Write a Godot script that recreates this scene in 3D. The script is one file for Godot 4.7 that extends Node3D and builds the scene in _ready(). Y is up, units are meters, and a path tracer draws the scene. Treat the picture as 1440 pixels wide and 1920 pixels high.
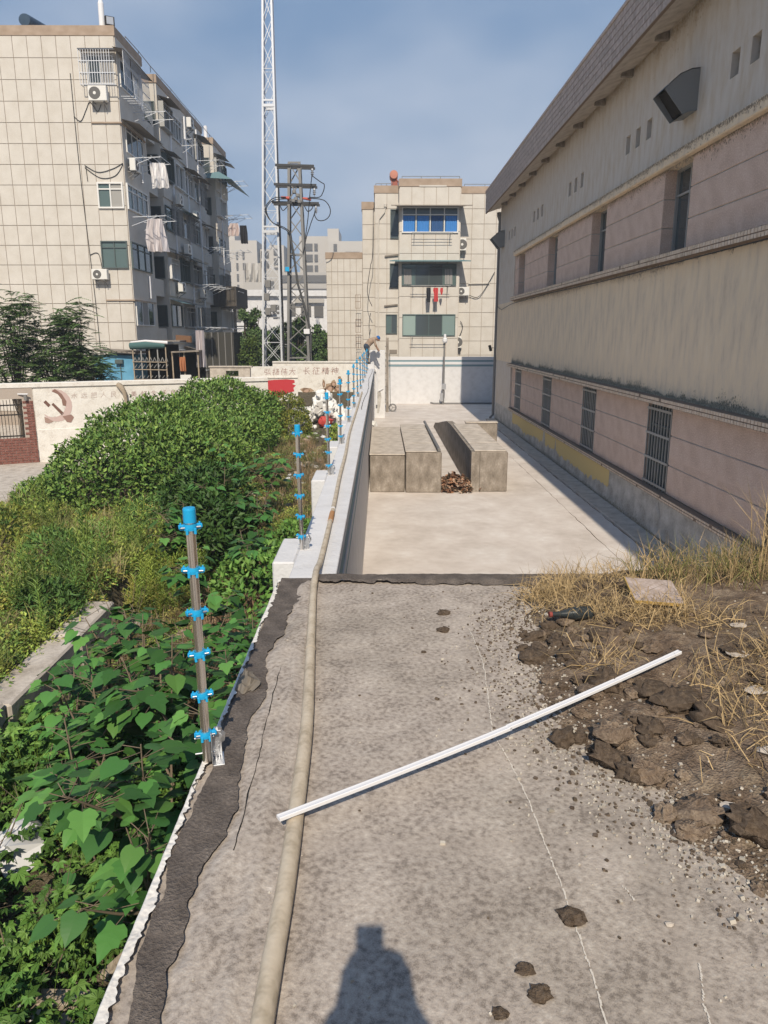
extends Node3D
# Rooftop edge beside a freshly whitewashed boundary wall. y is up, units are metres, the view runs along -z.

var M := {}
var used := {}
var T0 := 0

class Geo extends RefCounted:
	var v := PackedVector3Array()
	var n := PackedVector3Array()
	var c := PackedColorArray()
	var col := Color(1, 1, 1)
	func tri(a: Vector3, b: Vector3, d: Vector3) -> void:      # counter-clockwise seen from outside
		var nn := (b - a).cross(d - a).normalized()
		v.push_back(a); v.push_back(d); v.push_back(b)
		for k in 3:
			n.push_back(nn); c.push_back(col)
	func trin(a: Vector3, b: Vector3, d: Vector3, na: Vector3, nb: Vector3, nd: Vector3) -> void:
		v.push_back(a); v.push_back(d); v.push_back(b)
		n.push_back(na); n.push_back(nd); n.push_back(nb)
		for k in 3:
			c.push_back(col)
	func quad(a: Vector3, b: Vector3, d: Vector3, e: Vector3) -> void:
		tri(a, b, d); tri(a, d, e)
	func quadn(a: Vector3, b: Vector3, d: Vector3, e: Vector3, na: Vector3, nb: Vector3, nd: Vector3, ne: Vector3) -> void:
		trin(a, b, d, na, nb, nd); trin(a, d, e, na, nd, ne)
	func box(ce: Vector3, s: Vector3, ch := 0.0, ba := Basis.IDENTITY) -> Geo:
		var h := s * 0.5
		if ch <= 0.0:
			var p := []
			for i in 8:
				p.push_back(ce + ba * Vector3(h.x * (1 if i & 1 else -1), h.y * (1 if i & 2 else -1), h.z * (1 if i & 4 else -1)))
			quad(p[4], p[5], p[7], p[6]); quad(p[1], p[0], p[2], p[3])
			quad(p[5], p[1], p[3], p[7]); quad(p[0], p[4], p[6], p[2])
			quad(p[6], p[7], p[3], p[2]); quad(p[0], p[1], p[5], p[4])
			return self
		var k := minf(ch, minf(h.x, minf(h.y, h.z)) * 0.8)
		var q := []                                              # q[i][axis]: the corner i moved in along the two other axes
		for i in 8:
			var sg := Vector3(1 if i & 1 else -1, 1 if i & 2 else -1, 1 if i & 4 else -1)
			var row := []
			for ax in 3:
				var e := h - Vector3(k, k, k)
				e[ax] = h[ax]
				row.push_back(ce + ba * (e * sg))
			q.push_back(row)
		quad(q[4][2], q[5][2], q[7][2], q[6][2]); quad(q[1][2], q[0][2], q[2][2], q[3][2])
		quad(q[5][0], q[1][0], q[3][0], q[7][0]); quad(q[0][0], q[4][0], q[6][0], q[2][0])
		quad(q[6][1], q[7][1], q[3][1], q[2][1]); quad(q[0][1], q[1][1], q[5][1], q[4][1])
		for ed in [[0, 1, 1, 2], [2, 3, 2, 1], [4, 5, 2, 1], [6, 7, 1, 2], [0, 2, 2, 0], [1, 3, 0, 2], [4, 6, 0, 2], [5, 7, 2, 0], [0, 4, 0, 1], [1, 5, 1, 0], [2, 6, 1, 0], [3, 7, 0, 1]]:
			_oq(ce, q[ed[0]][ed[2]], q[ed[1]][ed[2]], q[ed[1]][ed[3]], q[ed[0]][ed[3]])
		for i in 8:
			_ot(ce, q[i][0], q[i][1], q[i][2])
		return self
	func _oq(ce: Vector3, a: Vector3, b: Vector3, d: Vector3, e: Vector3) -> void:
		if (b - a).cross(d - a).dot((a + d) * 0.5 - ce) < 0.0: quad(e, d, b, a)
		else: quad(a, b, d, e)
	func _ot(ce: Vector3, a: Vector3, b: Vector3, d: Vector3) -> void:
		if (b - a).cross(d - a).dot(a - ce) < 0.0: tri(a, d, b)
		else: tri(a, b, d)
	func bx(x0: float, y0: float, z0: float, x1: float, y1: float, z1: float, ch := 0.0) -> Geo:
		return box(Vector3(x0 + x1, y0 + y1, z0 + z1) * 0.5, Vector3(absf(x1 - x0), absf(y1 - y0), absf(z1 - z0)), ch)
	func bar(a: Vector3, b: Vector3, w: float, hh := -1.0) -> Geo:
		var d := b - a
		var l := d.length()
		if l < 1e-5: return self
		var z := d / l
		var u := Vector3.UP if absf(z.y) < 0.95 else Vector3.RIGHT
		var x := u.cross(z).normalized()
		return box((a + b) * 0.5, Vector3(w, hh if hh > 0.0 else w, l), 0.0, Basis(x, z.cross(x), z))
	func tube(pts: Array, rad, sides := 8, caps := true) -> Geo:
		var rings := []
		var nrm := []
		var px := Vector3.ZERO
		for i in pts.size():
			var a: Vector3 = pts[maxi(i - 1, 0)]
			var b: Vector3 = pts[mini(i + 1, pts.size() - 1)]
			var t := (b - a).normalized()
			if px == Vector3.ZERO:
				px = (Vector3.UP if absf(t.y) < 0.9 else Vector3.RIGHT).cross(t).normalized()
			else:
				px = (px - t * px.dot(t)).normalized()
			var py := t.cross(px)
			var r: float = rad[i] if rad is Array else rad
			var ring := []
			var rn := []
			for k in sides:
				var w := TAU * k / sides
				var dir := px * cos(w) + py * sin(w)
				ring.push_back(pts[i] + dir * r); rn.push_back(dir)
			rings.push_back(ring); nrm.push_back(rn)
		for i in pts.size() - 1:
			for k in sides:
				var j := (k + 1) % sides
				quadn(rings[i][k], rings[i][j], rings[i + 1][j], rings[i + 1][k], nrm[i][k], nrm[i][j], nrm[i + 1][j], nrm[i + 1][k])
		if caps:
			for k in range(1, sides - 1):
				tri(rings[0][0], rings[0][k + 1], rings[0][k])
				var e: Array = rings[pts.size() - 1]
				tri(e[0], e[k], e[k + 1])
		return self
	func lathe(at: Vector3, prof: Array, sides := 12, ba := Basis.IDENTITY) -> Geo:   # prof: [radius, height]
		for i in prof.size() - 1:
			var p0: Array = prof[i]
			var p1: Array = prof[i + 1]
			var sl := Vector2(p1[1] - p0[1], p0[0] - p1[0]).normalized()
			for k in sides:
				var w0 := TAU * k / sides
				var w1 := TAU * (k + 1) / sides
				var d0 := Vector3(cos(w0), 0, -sin(w0))
				var d1 := Vector3(cos(w1), 0, -sin(w1))
				var n0 := ba * (d0 * sl.x + Vector3.UP * sl.y)
				var n1 := ba * (d1 * sl.x + Vector3.UP * sl.y)
				quadn(at + ba * (d0 * p0[0] + Vector3.UP * p0[1]), at + ba * (d1 * p0[0] + Vector3.UP * p0[1]), at + ba * (d1 * p1[0] + Vector3.UP * p1[1]), at + ba * (d0 * p1[0] + Vector3.UP * p1[1]), n0, n1, n1, n0)
		return self
	func prism(poly: PackedVector2Array, z0: float, z1: float, xf := Transform3D.IDENTITY) -> Geo:    # poly in xy, extruded along z
		if Geometry2D.is_polygon_clockwise(poly) : poly.reverse()
		var t := Geometry2D.triangulate_polygon(poly)
		for i in range(0, t.size(), 3):
			var a := poly[t[i]]; var b := poly[t[i + 1]]; var d := poly[t[i + 2]]
			if (b - a).cross(d - a) < 0.0:
				var e := b; b = d; d = e
			tri(xf * Vector3(a.x, a.y, z1), xf * Vector3(b.x, b.y, z1), xf * Vector3(d.x, d.y, z1))
			if z0 != z1: tri(xf * Vector3(a.x, a.y, z0), xf * Vector3(d.x, d.y, z0), xf * Vector3(b.x, b.y, z0))
		if z0 != z1:
			for i in poly.size():
				var a := poly[i]; var b := poly[(i + 1) % poly.size()]
				quad(xf * Vector3(a.x, a.y, z0), xf * Vector3(b.x, b.y, z0), xf * Vector3(b.x, b.y, z1), xf * Vector3(a.x, a.y, z1))
		return self
	func ribbon(pts: PackedVector2Array, w: float, xf: Transform3D) -> Geo:      # a flat painted stroke in the xy plane
		for i in pts.size() - 1:
			var d := (pts[i + 1] - pts[i]).normalized()
			var s := Vector2(-d.y, d.x) * w * 0.5
			var a := pts[i] - d * w * 0.3
			var b := pts[i + 1] + d * w * 0.3
			quad(xf * Vector3(a.x - s.x, a.y - s.y, 0), xf * Vector3(b.x - s.x * 0.8, b.y - s.y * 0.8, 0), xf * Vector3(b.x + s.x * 0.8, b.y + s.y * 0.8, 0), xf * Vector3(a.x + s.x, a.y + s.y, 0))
		return self
	func rock(ce: Vector3, r: Vector3, sd: int, rough := 0.25, ba := Basis.IDENTITY) -> Geo:      # a lumpy, flat-faced clod
		var R := RandomNumberGenerator.new(); R.seed = sd
		var rows := 5
		var cols := 7
		var g := []
		for i in rows + 1:
			var row := []
			var a := PI * i / rows
			for k in cols:
				var w := TAU * (k + (0.5 if i % 2 else 0.0)) / cols
				var q := 1.0 + R.randf_range(-rough, rough)
				row.push_back(ce + ba * (Vector3(sin(a) * cos(w), cos(a), sin(a) * sin(w)) * r * q))
			if i == 0 or i == rows:
				for k in cols: row[k] = row[0]
			g.push_back(row)
		for i in rows:
			for k in cols:
				var j := (k + 1) % cols
				if i > 0: _ot(ce, g[i][k], g[i][j], g[i + 1][k])
				if i < rows - 1: _ot(ce, g[i][j], g[i + 1][j], g[i + 1][k])
		return self
	func lump(ce: Vector3, r: Vector3, sd: int, rough := 0.22, rows := 9, cols := 14) -> Geo:      # a rounded crumbly lump
		var f := FastNoiseLite.new(); f.seed = sd; f.frequency = 1.1; f.fractal_octaves = 4; f.fractal_type = FastNoiseLite.FRACTAL_FBM
		var P := func(i: int, k: int) -> Vector3:
			var a := PI * i / rows
			var w := TAU * k / cols
			var d := Vector3(sin(a) * cos(w), cos(a), sin(a) * sin(w))
			return ce + d * r * (1.0 + rough * 2.0 * f.get_noise_3dv(d * 1.6))
		for i in rows:
			for k in cols:
				var q := [P.call(i, k), P.call(i, k + 1), P.call(i + 1, k + 1), P.call(i + 1, k)]
				var nn := []
				for e in q: nn.push_back(((e - ce) / (r * r)).normalized())
				var fn: Vector3 = (q[2] - q[0]).cross(q[3] - q[1]).normalized()
				if fn.dot(q[0] + q[2] - ce * 2.0) < 0.0: fn = -fn
				for e in 4: nn[e] = (nn[e] * 0.5 + fn).normalized()
				trin(q[0], q[1], q[2], nn[0], nn[1], nn[2]); trin(q[0], q[2], q[3], nn[0], nn[2], nn[3])
		return self
	func mesh(m: Material) -> ArrayMesh:
		var a := []
		a.resize(Mesh.ARRAY_MAX)
		a[Mesh.ARRAY_VERTEX] = v; a[Mesh.ARRAY_NORMAL] = n; a[Mesh.ARRAY_COLOR] = c
		var r := ArrayMesh.new()
		if v.size() > 2:
			r.add_surface_from_arrays(Mesh.PRIMITIVE_TRIANGLES, a)
			r.surface_set_material(0, m)
		return r

func V(x: float, y: float, d: float) -> Vector3:
	return Vector3(x, y, -d)

func numbered(parent: Node, called: String) -> String:
	var key := str(parent.get_instance_id()) + called
	var k: int = used.get(key, 0)
	used[key] = k + 1
	return called if k == 0 else "%s_%03d" % [called, k]

func put(parent: Node, called: String, me: Mesh, at := Transform3D.IDENTITY) -> MeshInstance3D:
	var o := MeshInstance3D.new()
	o.name = numbered(parent, called)
	o.mesh = me
	o.transform = at
	parent.add_child(o, true)
	return o

func part(parent: Node, called: String, g: Geo, m: Material) -> MeshInstance3D:
	return put(parent, called, g.mesh(m))

func tag(o: Node, label: String, category: String, group := "") -> Node:
	o.set_meta("label", label); o.set_meta("category", category); o.set_meta("kind", "thing")
	if group: o.set_meta("group", group)
	return o

func thing(called: String, label: String, category: String, at := Vector3.ZERO, group := "", turn := 0.0) -> Node3D:
	var o := Node3D.new()
	o.name = numbered(self, called)
	add_child(o)
	o.position = at; o.rotation.y = turn
	tag(o, label, category, group)
	return o

func solo(called: String, g: Geo, m: Material, label: String, category: String, group := "", at := Vector3.ZERO) -> MeshInstance3D:
	var o := put(self, called, g.mesh(m))
	o.position = at
	tag(o, label, category, group)
	return o

func struct(called: String, g: Geo, m: Material) -> MeshInstance3D:
	var o := put(self, called, g.mesh(m))
	o.set_meta("kind", "structure")
	return o

func copy(o: Node3D, label := "") -> Node3D:
	var base: String = o.get_meta("stem", String(o.name).rstrip("_0123456789"))
	var r: Node3D = o.duplicate()
	r.name = numbered(self, base)
	add_child(r)
	if label: r.set_meta("label", label)
	return r

func lin(r: float, g: float, b: float) -> Color:
	return Color(r, g, b).linear_to_srgb()

func mt(r: float, g: float, b: float, rough := 0.85, metal := 0.0) -> StandardMaterial3D:
	var m := StandardMaterial3D.new()
	m.albedo_color = lin(r, g, b)
	m.roughness = rough
	m.metallic = metal
	m.metallic_specular = 0.3
	return m

# layers: [type, frequency, octaves, weight]; stops: [value, linear colour] with the value running 0..1
func noise_image(size: int, sd: int, layers: Array) -> PackedFloat32Array:
	var out := PackedFloat32Array()
	out.resize(size * size)
	var tot := 0.0
	for l in layers:
		var f := FastNoiseLite.new()
		f.seed = sd; sd += 17
		f.noise_type = [FastNoiseLite.TYPE_SIMPLEX_SMOOTH, FastNoiseLite.TYPE_CELLULAR, FastNoiseLite.TYPE_PERLIN, FastNoiseLite.TYPE_VALUE][l[0]]
		f.frequency = l[1]
		f.fractal_octaves = l[2]
		f.fractal_type = FastNoiseLite.FRACTAL_FBM if l[2] > 1 else FastNoiseLite.FRACTAL_NONE
		if l[0] == 1: f.cellular_jitter = 1.0
		var im := f.get_seamless_image(size, size, false, false, 0.12)
		im.convert(Image.FORMAT_L8)
		var b := im.get_data()
		var w: float = l[3]
		tot += absf(w)
		for i in b.size():
			out[i] += w * ((b[i] / 255.0) - 0.5)
	var lo := 1e9
	var hi := -1e9
	for i in range(0, out.size(), 7):
		lo = minf(lo, out[i]); hi = maxf(hi, out[i])
	for i in out.size():
		out[i] = clampf((out[i] - lo) / (hi - lo), 0.0, 1.0)
	return out

func ramp_image(val: PackedFloat32Array, size: int, stops: Array) -> Image:
	var lut := PackedByteArray()
	for i in 256:
		var t := i / 255.0
		var k := 0
		while k < stops.size() - 2 and t > stops[k + 1][0]: k += 1
		var f := clampf((t - stops[k][0]) / maxf(stops[k + 1][0] - stops[k][0], 1e-4), 0.0, 1.0)
		var cc: Color = (stops[k][1] as Color).lerp(stops[k + 1][1], f).linear_to_srgb()
		lut.push_back(cc.r8); lut.push_back(cc.g8); lut.push_back(cc.b8)
	var d := PackedByteArray()
	d.resize(size * size * 3)
	for i in val.size():
		var q := int(val[i] * 255.0) * 3
		d[i * 3] = lut[q]; d[i * 3 + 1] = lut[q + 1]; d[i * 3 + 2] = lut[q + 2]
	return Image.create_from_data(size, size, false, Image.FORMAT_RGB8, d)

# a world-triplanar material: colour from a ramp over layered noise, relief from the same noise
func surf(size: int, metres, sd: int, layers: Array, stops: Array, rough := 0.9, bump := 0.0) -> StandardMaterial3D:
	var val := noise_image(size, sd, layers)
	var m := StandardMaterial3D.new()
	m.albedo_texture = ImageTexture.create_from_image(ramp_image(val, size, stops))
	m.uv1_triplanar = true
	m.uv1_world_triplanar = true
	m.uv1_triplanar_sharpness = 8.0
	m.uv1_scale = (Vector3.ONE / metres) if not metres is Vector3 else Vector3(1.0 / metres.x, 1.0 / metres.y, 1.0 / metres.z)
	m.roughness = rough
	m.metallic_specular = 0.25
	m.vertex_color_use_as_albedo = true
	if bump > 0.0:
		var d := PackedByteArray()
		d.resize(size * size)
		for i in val.size(): d[i] = int(val[i] * 255.0)
		var im := Image.create_from_data(size, size, false, Image.FORMAT_L8, d)
		im.convert(Image.FORMAT_RGB8)
		im.bump_map_to_normal_map(bump)
		m.normal_enabled = true
		m.normal_texture = ImageTexture.create_from_image(im)
		m.normal_scale = 1.0
	return m

func fine_relief(m: StandardMaterial3D, sd: int, freq: float, strength: float, size := 512) -> void:
	var val := noise_image(size, sd, [[0, freq, 2, 1.0]])
	var d := PackedByteArray()
	d.resize(size * size)
	for i in val.size(): d[i] = int(val[i] * 255.0)
	var im := Image.create_from_data(size, size, false, Image.FORMAT_L8, d)
	im.convert(Image.FORMAT_RGB8)
	im.bump_map_to_normal_map(strength)
	m.normal_enabled = true
	m.normal_texture = ImageTexture.create_from_image(im)

func smooth_path(pts: Array, n := 6) -> Array:      # Catmull-Rom through the points
	var out := []
	for i in pts.size() - 1:
		var a: Vector3 = pts[maxi(i - 1, 0)]
		var b: Vector3 = pts[i]
		var c: Vector3 = pts[i + 1]
		var d: Vector3 = pts[mini(i + 2, pts.size() - 1)]
		for k in n: out.push_back(b.cubic_interpolate(c, a, d, float(k) / n))
	out.push_back(pts[-1])
	return out

func C(r: float, g: float, b: float) -> Color:
	return Color(r, g, b)

func stage(s: String) -> void:
	print(s, " ", Time.get_ticks_msec() - T0)

func _ready() -> void:
	T0 = Time.get_ticks_msec()
	var cam := Camera3D.new()
	cam.name = "camera"
	cam.fov = 68.88
	cam.keep_aspect = Camera3D.KEEP_HEIGHT
	cam.near = 0.05
	cam.far = 3000.0
	cam.position = Vector3(0, 1.6, 0)
	cam.rotation_degrees = Vector3(-13.42, -0.24, 0)
	add_child(cam)
	cam.current = true
	sky_and_sun()
	materials()
	stage("materials")
	terrain()
	roof_slab()
	boundary_wall()
	yard()
	stage("near")
	right_building()
	stage("right")
	far_building()
	stage("far")
	left_building()
	stage("left")
	compound_wall()
	sheds()
	towers()
	skyline()
	stage("skyline")
	fence_posts()
	roof_things()
	garden()
	stage("garden")
	trees()
	stage("trees")
	people()
	stage("done")

func sky_and_sun() -> void:
	var w := 1024
	var h := 512
	var n1 := FastNoiseLite.new()
	n1.seed = 11; n1.frequency = 1.1; n1.fractal_octaves = 5; n1.fractal_type = FastNoiseLite.FRACTAL_FBM
	var n2 := FastNoiseLite.new()
	n2.seed = 23; n2.frequency = 0.45; n2.fractal_octaves = 3; n2.fractal_type = FastNoiseLite.FRACTAL_FBM
	var im := Image.create(w, h, false, Image.FORMAT_RGBF)
	for j in h:
		var el := (0.5 - (j + 0.5) / h) * PI
		for i in w:
			var az := TAU * (i + 0.5) / w
			var y := sin(el)
			var cc: Color
			if y < 0.0:
				cc = C(0.33, 0.33, 0.32)
			else:
				var t := pow(1.0 - y, 2.6)
				cc = C(0.095, 0.190, 0.365).lerp(C(0.270, 0.370, 0.495), t)
				var d := Vector3(cos(el) * sin(az), y, cos(el) * cos(az))
				var p := Vector3(d.x, d.y * 2.6, d.z) / (0.35 + y)
				var q := n1.get_noise_3dv(p + Vector3(3.0, 0, 1.4)) * 0.6 + n2.get_noise_3dv(p) * 0.9
				var cl := smoothstep(-0.18, 0.55, q)
				cc = cc.lerp(C(0.48, 0.53, 0.62), cl * 0.70)
			im.set_pixel(i, j, cc)
	var pm := PanoramaSkyMaterial.new()
	pm.panorama = ImageTexture.create_from_image(im)
	var sk := Sky.new()
	sk.sky_material = pm
	var e := Environment.new()
	e.background_mode = Environment.BG_SKY
	e.sky = sk
	e.background_energy_multiplier = 1.0
	e.tonemap_mode = Environment.TONE_MAPPER_LINEAR
	e.tonemap_exposure = 1.25
	e.sdfgi_enabled = true
	e.ssao_enabled = true
	e.ssil_enabled = true
	e.fog_enabled = true
	e.fog_density = 0.0012
	e.fog_light_color = Color(0.78, 0.82, 0.87)
	var we := WorldEnvironment.new()
	we.name = "world_environment"
	we.environment = e
	add_child(we)
	var sun := DirectionalLight3D.new()
	sun.name = "sun"
	sun.rotation_degrees = Vector3(-41.9, 0.45, 0)
	sun.light_energy = 1.2
	sun.light_color = Color(1.0, 0.95, 0.87)
	sun.light_angular_distance = 0.5
	sun.shadow_enabled = true
	add_child(sun)

func materials() -> void:
	M.slab = surf(1024, 1.45, 5, [[0, 0.006, 4, 0.6], [0, 0.045, 4, 1.0], [1, 0.07, 1, 0.5], [0, 0.3, 2, 0.75]],
		[[0.0, C(0.19, 0.16, 0.135)], [0.28, C(0.255, 0.218, 0.187)], [0.37, C(0.345, 0.297, 0.257)], [0.55, C(0.425, 0.37, 0.32)], [0.70, C(0.475, 0.42, 0.365)], [1.0, C(0.64, 0.58, 0.52)]], 0.95)
	fine_relief(M.slab, 8, 0.22, 0.5)
	M.yard = surf(1024, 5.5, 31, [[0, 0.004, 4, 1.0], [0, 0.02, 3, 0.5], [0, 0.15, 2, 0.25]],
		[[0.0, C(0.50, 0.445, 0.395)], [0.4, C(0.59, 0.53, 0.48)], [0.7, C(0.65, 0.595, 0.545)], [1.0, C(0.72, 0.68, 0.64)]], 0.9, 1.0)
	M.white = surf(512, 2.0, 41, [[0, 0.008, 4, 1.0], [0, 0.09, 2, 0.4]],
		[[0.0, C(0.57, 0.56, 0.555)], [0.4, C(0.635, 0.63, 0.635)], [1.0, C(0.69, 0.685, 0.69)]], 0.85, 2.0)
	M.whitewash = surf(512, 1.6, 43, [[0, 0.008, 4, 1.0], [1, 0.05, 1, 0.5], [0, 0.12, 3, 0.6]],
		[[0.0, C(0.34, 0.30, 0.27)], [0.2, C(0.62, 0.58, 0.53)], [0.45, C(0.74, 0.71, 0.66)], [1.0, C(0.80, 0.78, 0.74)]], 0.9, 3.0)
	M.tar = surf(512, 0.7, 51, [[0, 0.01, 4, 1.0], [0, 0.08, 3, 0.8], [0, 0.3, 1, 0.4]],
		[[0.0, C(0.07, 0.058, 0.051)], [0.5, C(0.125, 0.106, 0.093)], [0.8, C(0.18, 0.152, 0.132)], [1.0, C(0.33, 0.295, 0.26)]], 0.75, 6.0)
	M.soil = surf(512, 0.9, 61, [[0, 0.01, 4, 1.0], [1, 0.06, 1, 0.6], [0, 0.15, 3, 0.9]],
		[[0.0, C(0.075, 0.052, 0.036)], [0.45, C(0.165, 0.122, 0.09)], [0.75, C(0.25, 0.195, 0.145)], [1.0, C(0.38, 0.315, 0.245)]], 1.0, 8.0)
	M.mud = surf(512, 0.25, 67, [[0, 0.02, 4, 1.0], [0, 0.12, 3, 0.9]],
		[[0.0, C(0.05, 0.036, 0.026)], [0.5, C(0.105, 0.078, 0.057)], [1.0, C(0.18, 0.14, 0.105)]], 1.0, 8.0)
	M.concrete = surf(512, Vector3(1.3, 2.2, 1.3), 71, [[0, 0.008, 4, 1.0], [0, 0.05, 3, 0.5], [0, 0.2, 1, 0.25]],
		[[0.0, C(0.15, 0.128, 0.105)], [0.4, C(0.235, 0.203, 0.17)], [0.7, C(0.30, 0.262, 0.225)], [1.0, C(0.42, 0.38, 0.33)]], 0.92, 3.0)
	M.concrete_pale = surf(512, 1.7, 73, [[0, 0.008, 4, 1.0], [0, 0.05, 3, 0.5], [0, 0.2, 1, 0.25]],
		[[0.0, C(0.33, 0.285, 0.24)], [0.45, C(0.48, 0.425, 0.365)], [1.0, C(0.62, 0.56, 0.49)]], 0.92, 2.0)
	M.litter = surf(512, 1.3, 79, [[0, 0.012, 4, 1.0], [1, 0.05, 1, 0.8], [0, 0.14, 3, 0.9]],
		[[0.0, C(0.03, 0.026, 0.016)], [0.4, C(0.10, 0.082, 0.052)], [0.7, C(0.19, 0.16, 0.11)], [1.0, C(0.36, 0.33, 0.27)]], 1.0, 8.0)
	M.panel = surf(512, 3.0, 83, [[0, 0.006, 4, 1.0], [0, 0.05, 3, 0.35]],
		[[0.0, C(0.53, 0.49, 0.435)], [0.5, C(0.58, 0.545, 0.495)], [1.0, C(0.62, 0.585, 0.535)]], 0.9, 0.8)
	M.joint = mt(0.36, 0.30, 0.245, 0.95)
	M.band = surf(256, 2.0, 85, [[0, 0.01, 4, 1.0]], [[0.0, C(0.31, 0.235, 0.175)], [1.0, C(0.42, 0.33, 0.26)]], 0.9)
	M.pebble = surf(512, 1.5, 87, [[0, 0.005, 3, 0.5], [1, 0.10, 1, 0.8], [0, 0.35, 1, 0.9]],
		[[0.0, C(0.42, 0.30, 0.24)], [0.4, C(0.65, 0.485, 0.395)], [0.7, C(0.73, 0.565, 0.475)], [1.0, C(0.84, 0.73, 0.65)]], 0.95, 5.0)
	M.stained = surf(512, Vector3(2.2, 9.0, 2.2), 91, [[0, 0.014, 4, 1.0], [0, 0.08, 3, 0.35]],
		[[0.0, C(0.58, 0.47, 0.35)], [0.35, C(0.69, 0.57, 0.43)], [0.6, C(0.745, 0.605, 0.435)], [1.0, C(0.77, 0.645, 0.49)]], 0.95, 1.0)
	M.stained_grey = surf(512, Vector3(1.9, 7.0, 1.9), 93, [[0, 0.014, 4, 1.0], [0, 0.08, 3, 0.3]],
		[[0.0, C(0.48, 0.40, 0.305)], [0.35, C(0.54, 0.47, 0.395)], [0.6, C(0.565, 0.51, 0.45)], [1.0, C(0.61, 0.555, 0.495)]], 0.95, 1.0)
	M.plinth = surf(512, 2.4, 95, [[0, 0.01, 4, 1.0], [0, 0.07, 3, 0.5], [0, 0.25, 1, 0.2]],
		[[0.0, C(0.28, 0.26, 0.235)], [0.5, C(0.45, 0.43, 0.40)], [1.0, C(0.60, 0.58, 0.55)]], 0.92, 2.0)
	M.tile = surf(256, 0.8, 97, [[0, 0.02, 3, 1.0], [0, 0.12, 2, 0.4]], [[0.0, C(0.50, 0.37, 0.27)], [0.5, C(0.66, 0.53, 0.41)], [1.0, C(0.74, 0.63, 0.52)]], 0.55)
	M.tile_grey = surf(256, 0.8, 98, [[0, 0.02, 3, 1.0], [0, 0.12, 2, 0.4]], [[0.0, C(0.38, 0.305, 0.27)], [0.5, C(0.50, 0.415, 0.375)], [1.0, C(0.60, 0.51, 0.47)]], 0.7)
	M.brick = surf(256, 0.9, 99, [[0, 0.02, 3, 1.0], [0, 0.15, 2, 0.5]], [[0.0, C(0.15, 0.062, 0.048)], [0.5, C(0.225, 0.10, 0.08)], [1.0, C(0.31, 0.155, 0.13)]], 0.9, 2.0)
	M.mortar = mt(0.42, 0.36, 0.31, 0.95)
	M.grout = mt(0.22, 0.165, 0.125, 0.95)
	M.steel = mt(0.74, 0.70, 0.65, 0.2, 0.95)
	M.zinc = mt(0.55, 0.56, 0.58, 0.42, 0.8)
	M.galv = mt(0.60, 0.62, 0.66, 0.55, 0.25)
	M.galv_old = mt(0.22, 0.215, 0.21, 0.6, 0.35)
	M.iron = mt(0.035, 0.032, 0.03, 0.6, 0.3)
	M.bars = mt(0.36, 0.36, 0.35, 0.55, 0.3)
	M.blue = mt(0.02, 0.36, 0.68, 0.38)
	M.hose = surf(256, 0.6, 101, [[0, 0.015, 4, 1.0], [0, 0.1, 2, 0.4]], [[0.0, C(0.36, 0.30, 0.22)], [0.4, C(0.52, 0.445, 0.345)], [1.0, C(0.61, 0.535, 0.43)]], 0.7, 1.0)
	M.hose_joint = mt(0.42, 0.22, 0.10, 0.8)
	M.pvc = mt(0.74, 0.74, 0.76, 0.4)
	M.paper = mt(0.74, 0.73, 0.70, 0.8)
	M.paint_teal = mt(0.20, 0.30, 0.34, 0.8)
	M.paint_white = mt(0.66, 0.655, 0.66, 0.8)
	M.glass = mt(0.06, 0.075, 0.08, 0.06)
	M.glass.metallic_specular = 0.6
	M.glass_green = mt(0.10, 0.145, 0.14, 0.08)
	M.glass_green.metallic_specular = 0.6
	M.dark = mt(0.028, 0.026, 0.024, 0.9)
	M.frame_white = mt(0.72, 0.71, 0.69, 0.5)
	M.frame_dark = mt(0.10, 0.125, 0.125, 0.5)
	M.ac = mt(0.70, 0.69, 0.66, 0.5)
	M.ac_grille = mt(0.13, 0.125, 0.12, 0.6)
	M.curtain_blue = mt(0.06, 0.22, 0.55, 0.9)
	M.cloth_white = mt(0.72, 0.71, 0.72, 0.95)
	M.cloth_red = mt(0.55, 0.075, 0.075, 0.95)
	M.cloth_dark = mt(0.035, 0.035, 0.04, 0.95)
	M.cloth_grey = mt(0.30, 0.29, 0.28, 0.95)
	M.canopy_teal = mt(0.13, 0.22, 0.24, 0.6)
	M.canopy_grey = mt(0.24, 0.21, 0.18, 0.85)
	M.rust = mt(0.19, 0.105, 0.06, 0.9)
	M.red_paint = mt(0.52, 0.05, 0.06, 0.85)
	M.letter = mt(0.45, 0.32, 0.29, 0.9)
	M.wire = mt(0.03, 0.03, 0.032, 0.6)
	M.shed_blue = surf(256, 2.0, 103, [[0, 0.01, 4, 1.0]], [[0.0, C(0.10, 0.28, 0.44)], [1.0, C(0.16, 0.40, 0.58)]], 0.7)
	M.wood = surf(256, Vector3(0.25, 0.25, 1.2), 105, [[0, 0.02, 4, 1.0], [0, 0.1, 2, 0.4]], [[0.0, C(0.24, 0.185, 0.13)], [1.0, C(0.48, 0.41, 0.32)]], 0.9, 3.0)
	M.bark = surf(256, Vector3(0.3, 0.9, 0.3), 107, [[0, 0.02, 4, 1.0], [0, 0.1, 2, 0.5]], [[0.0, C(0.045, 0.035, 0.026)], [1.0, C(0.15, 0.12, 0.092)]], 0.95, 5.0)
	M.twig = mt(0.20, 0.155, 0.11, 0.95)
	M.straw = mt(0.45, 0.33, 0.17, 0.9)
	M.straw.vertex_color_use_as_albedo = true
	M.straw.albedo_color = Color.WHITE
	M.crumb = mt(1, 1, 1, 0.95)
	M.crumb.vertex_color_use_as_albedo = true
	M.leaf = mt(1, 1, 1, 0.5)
	M.leaf.vertex_color_use_as_albedo = true
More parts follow.
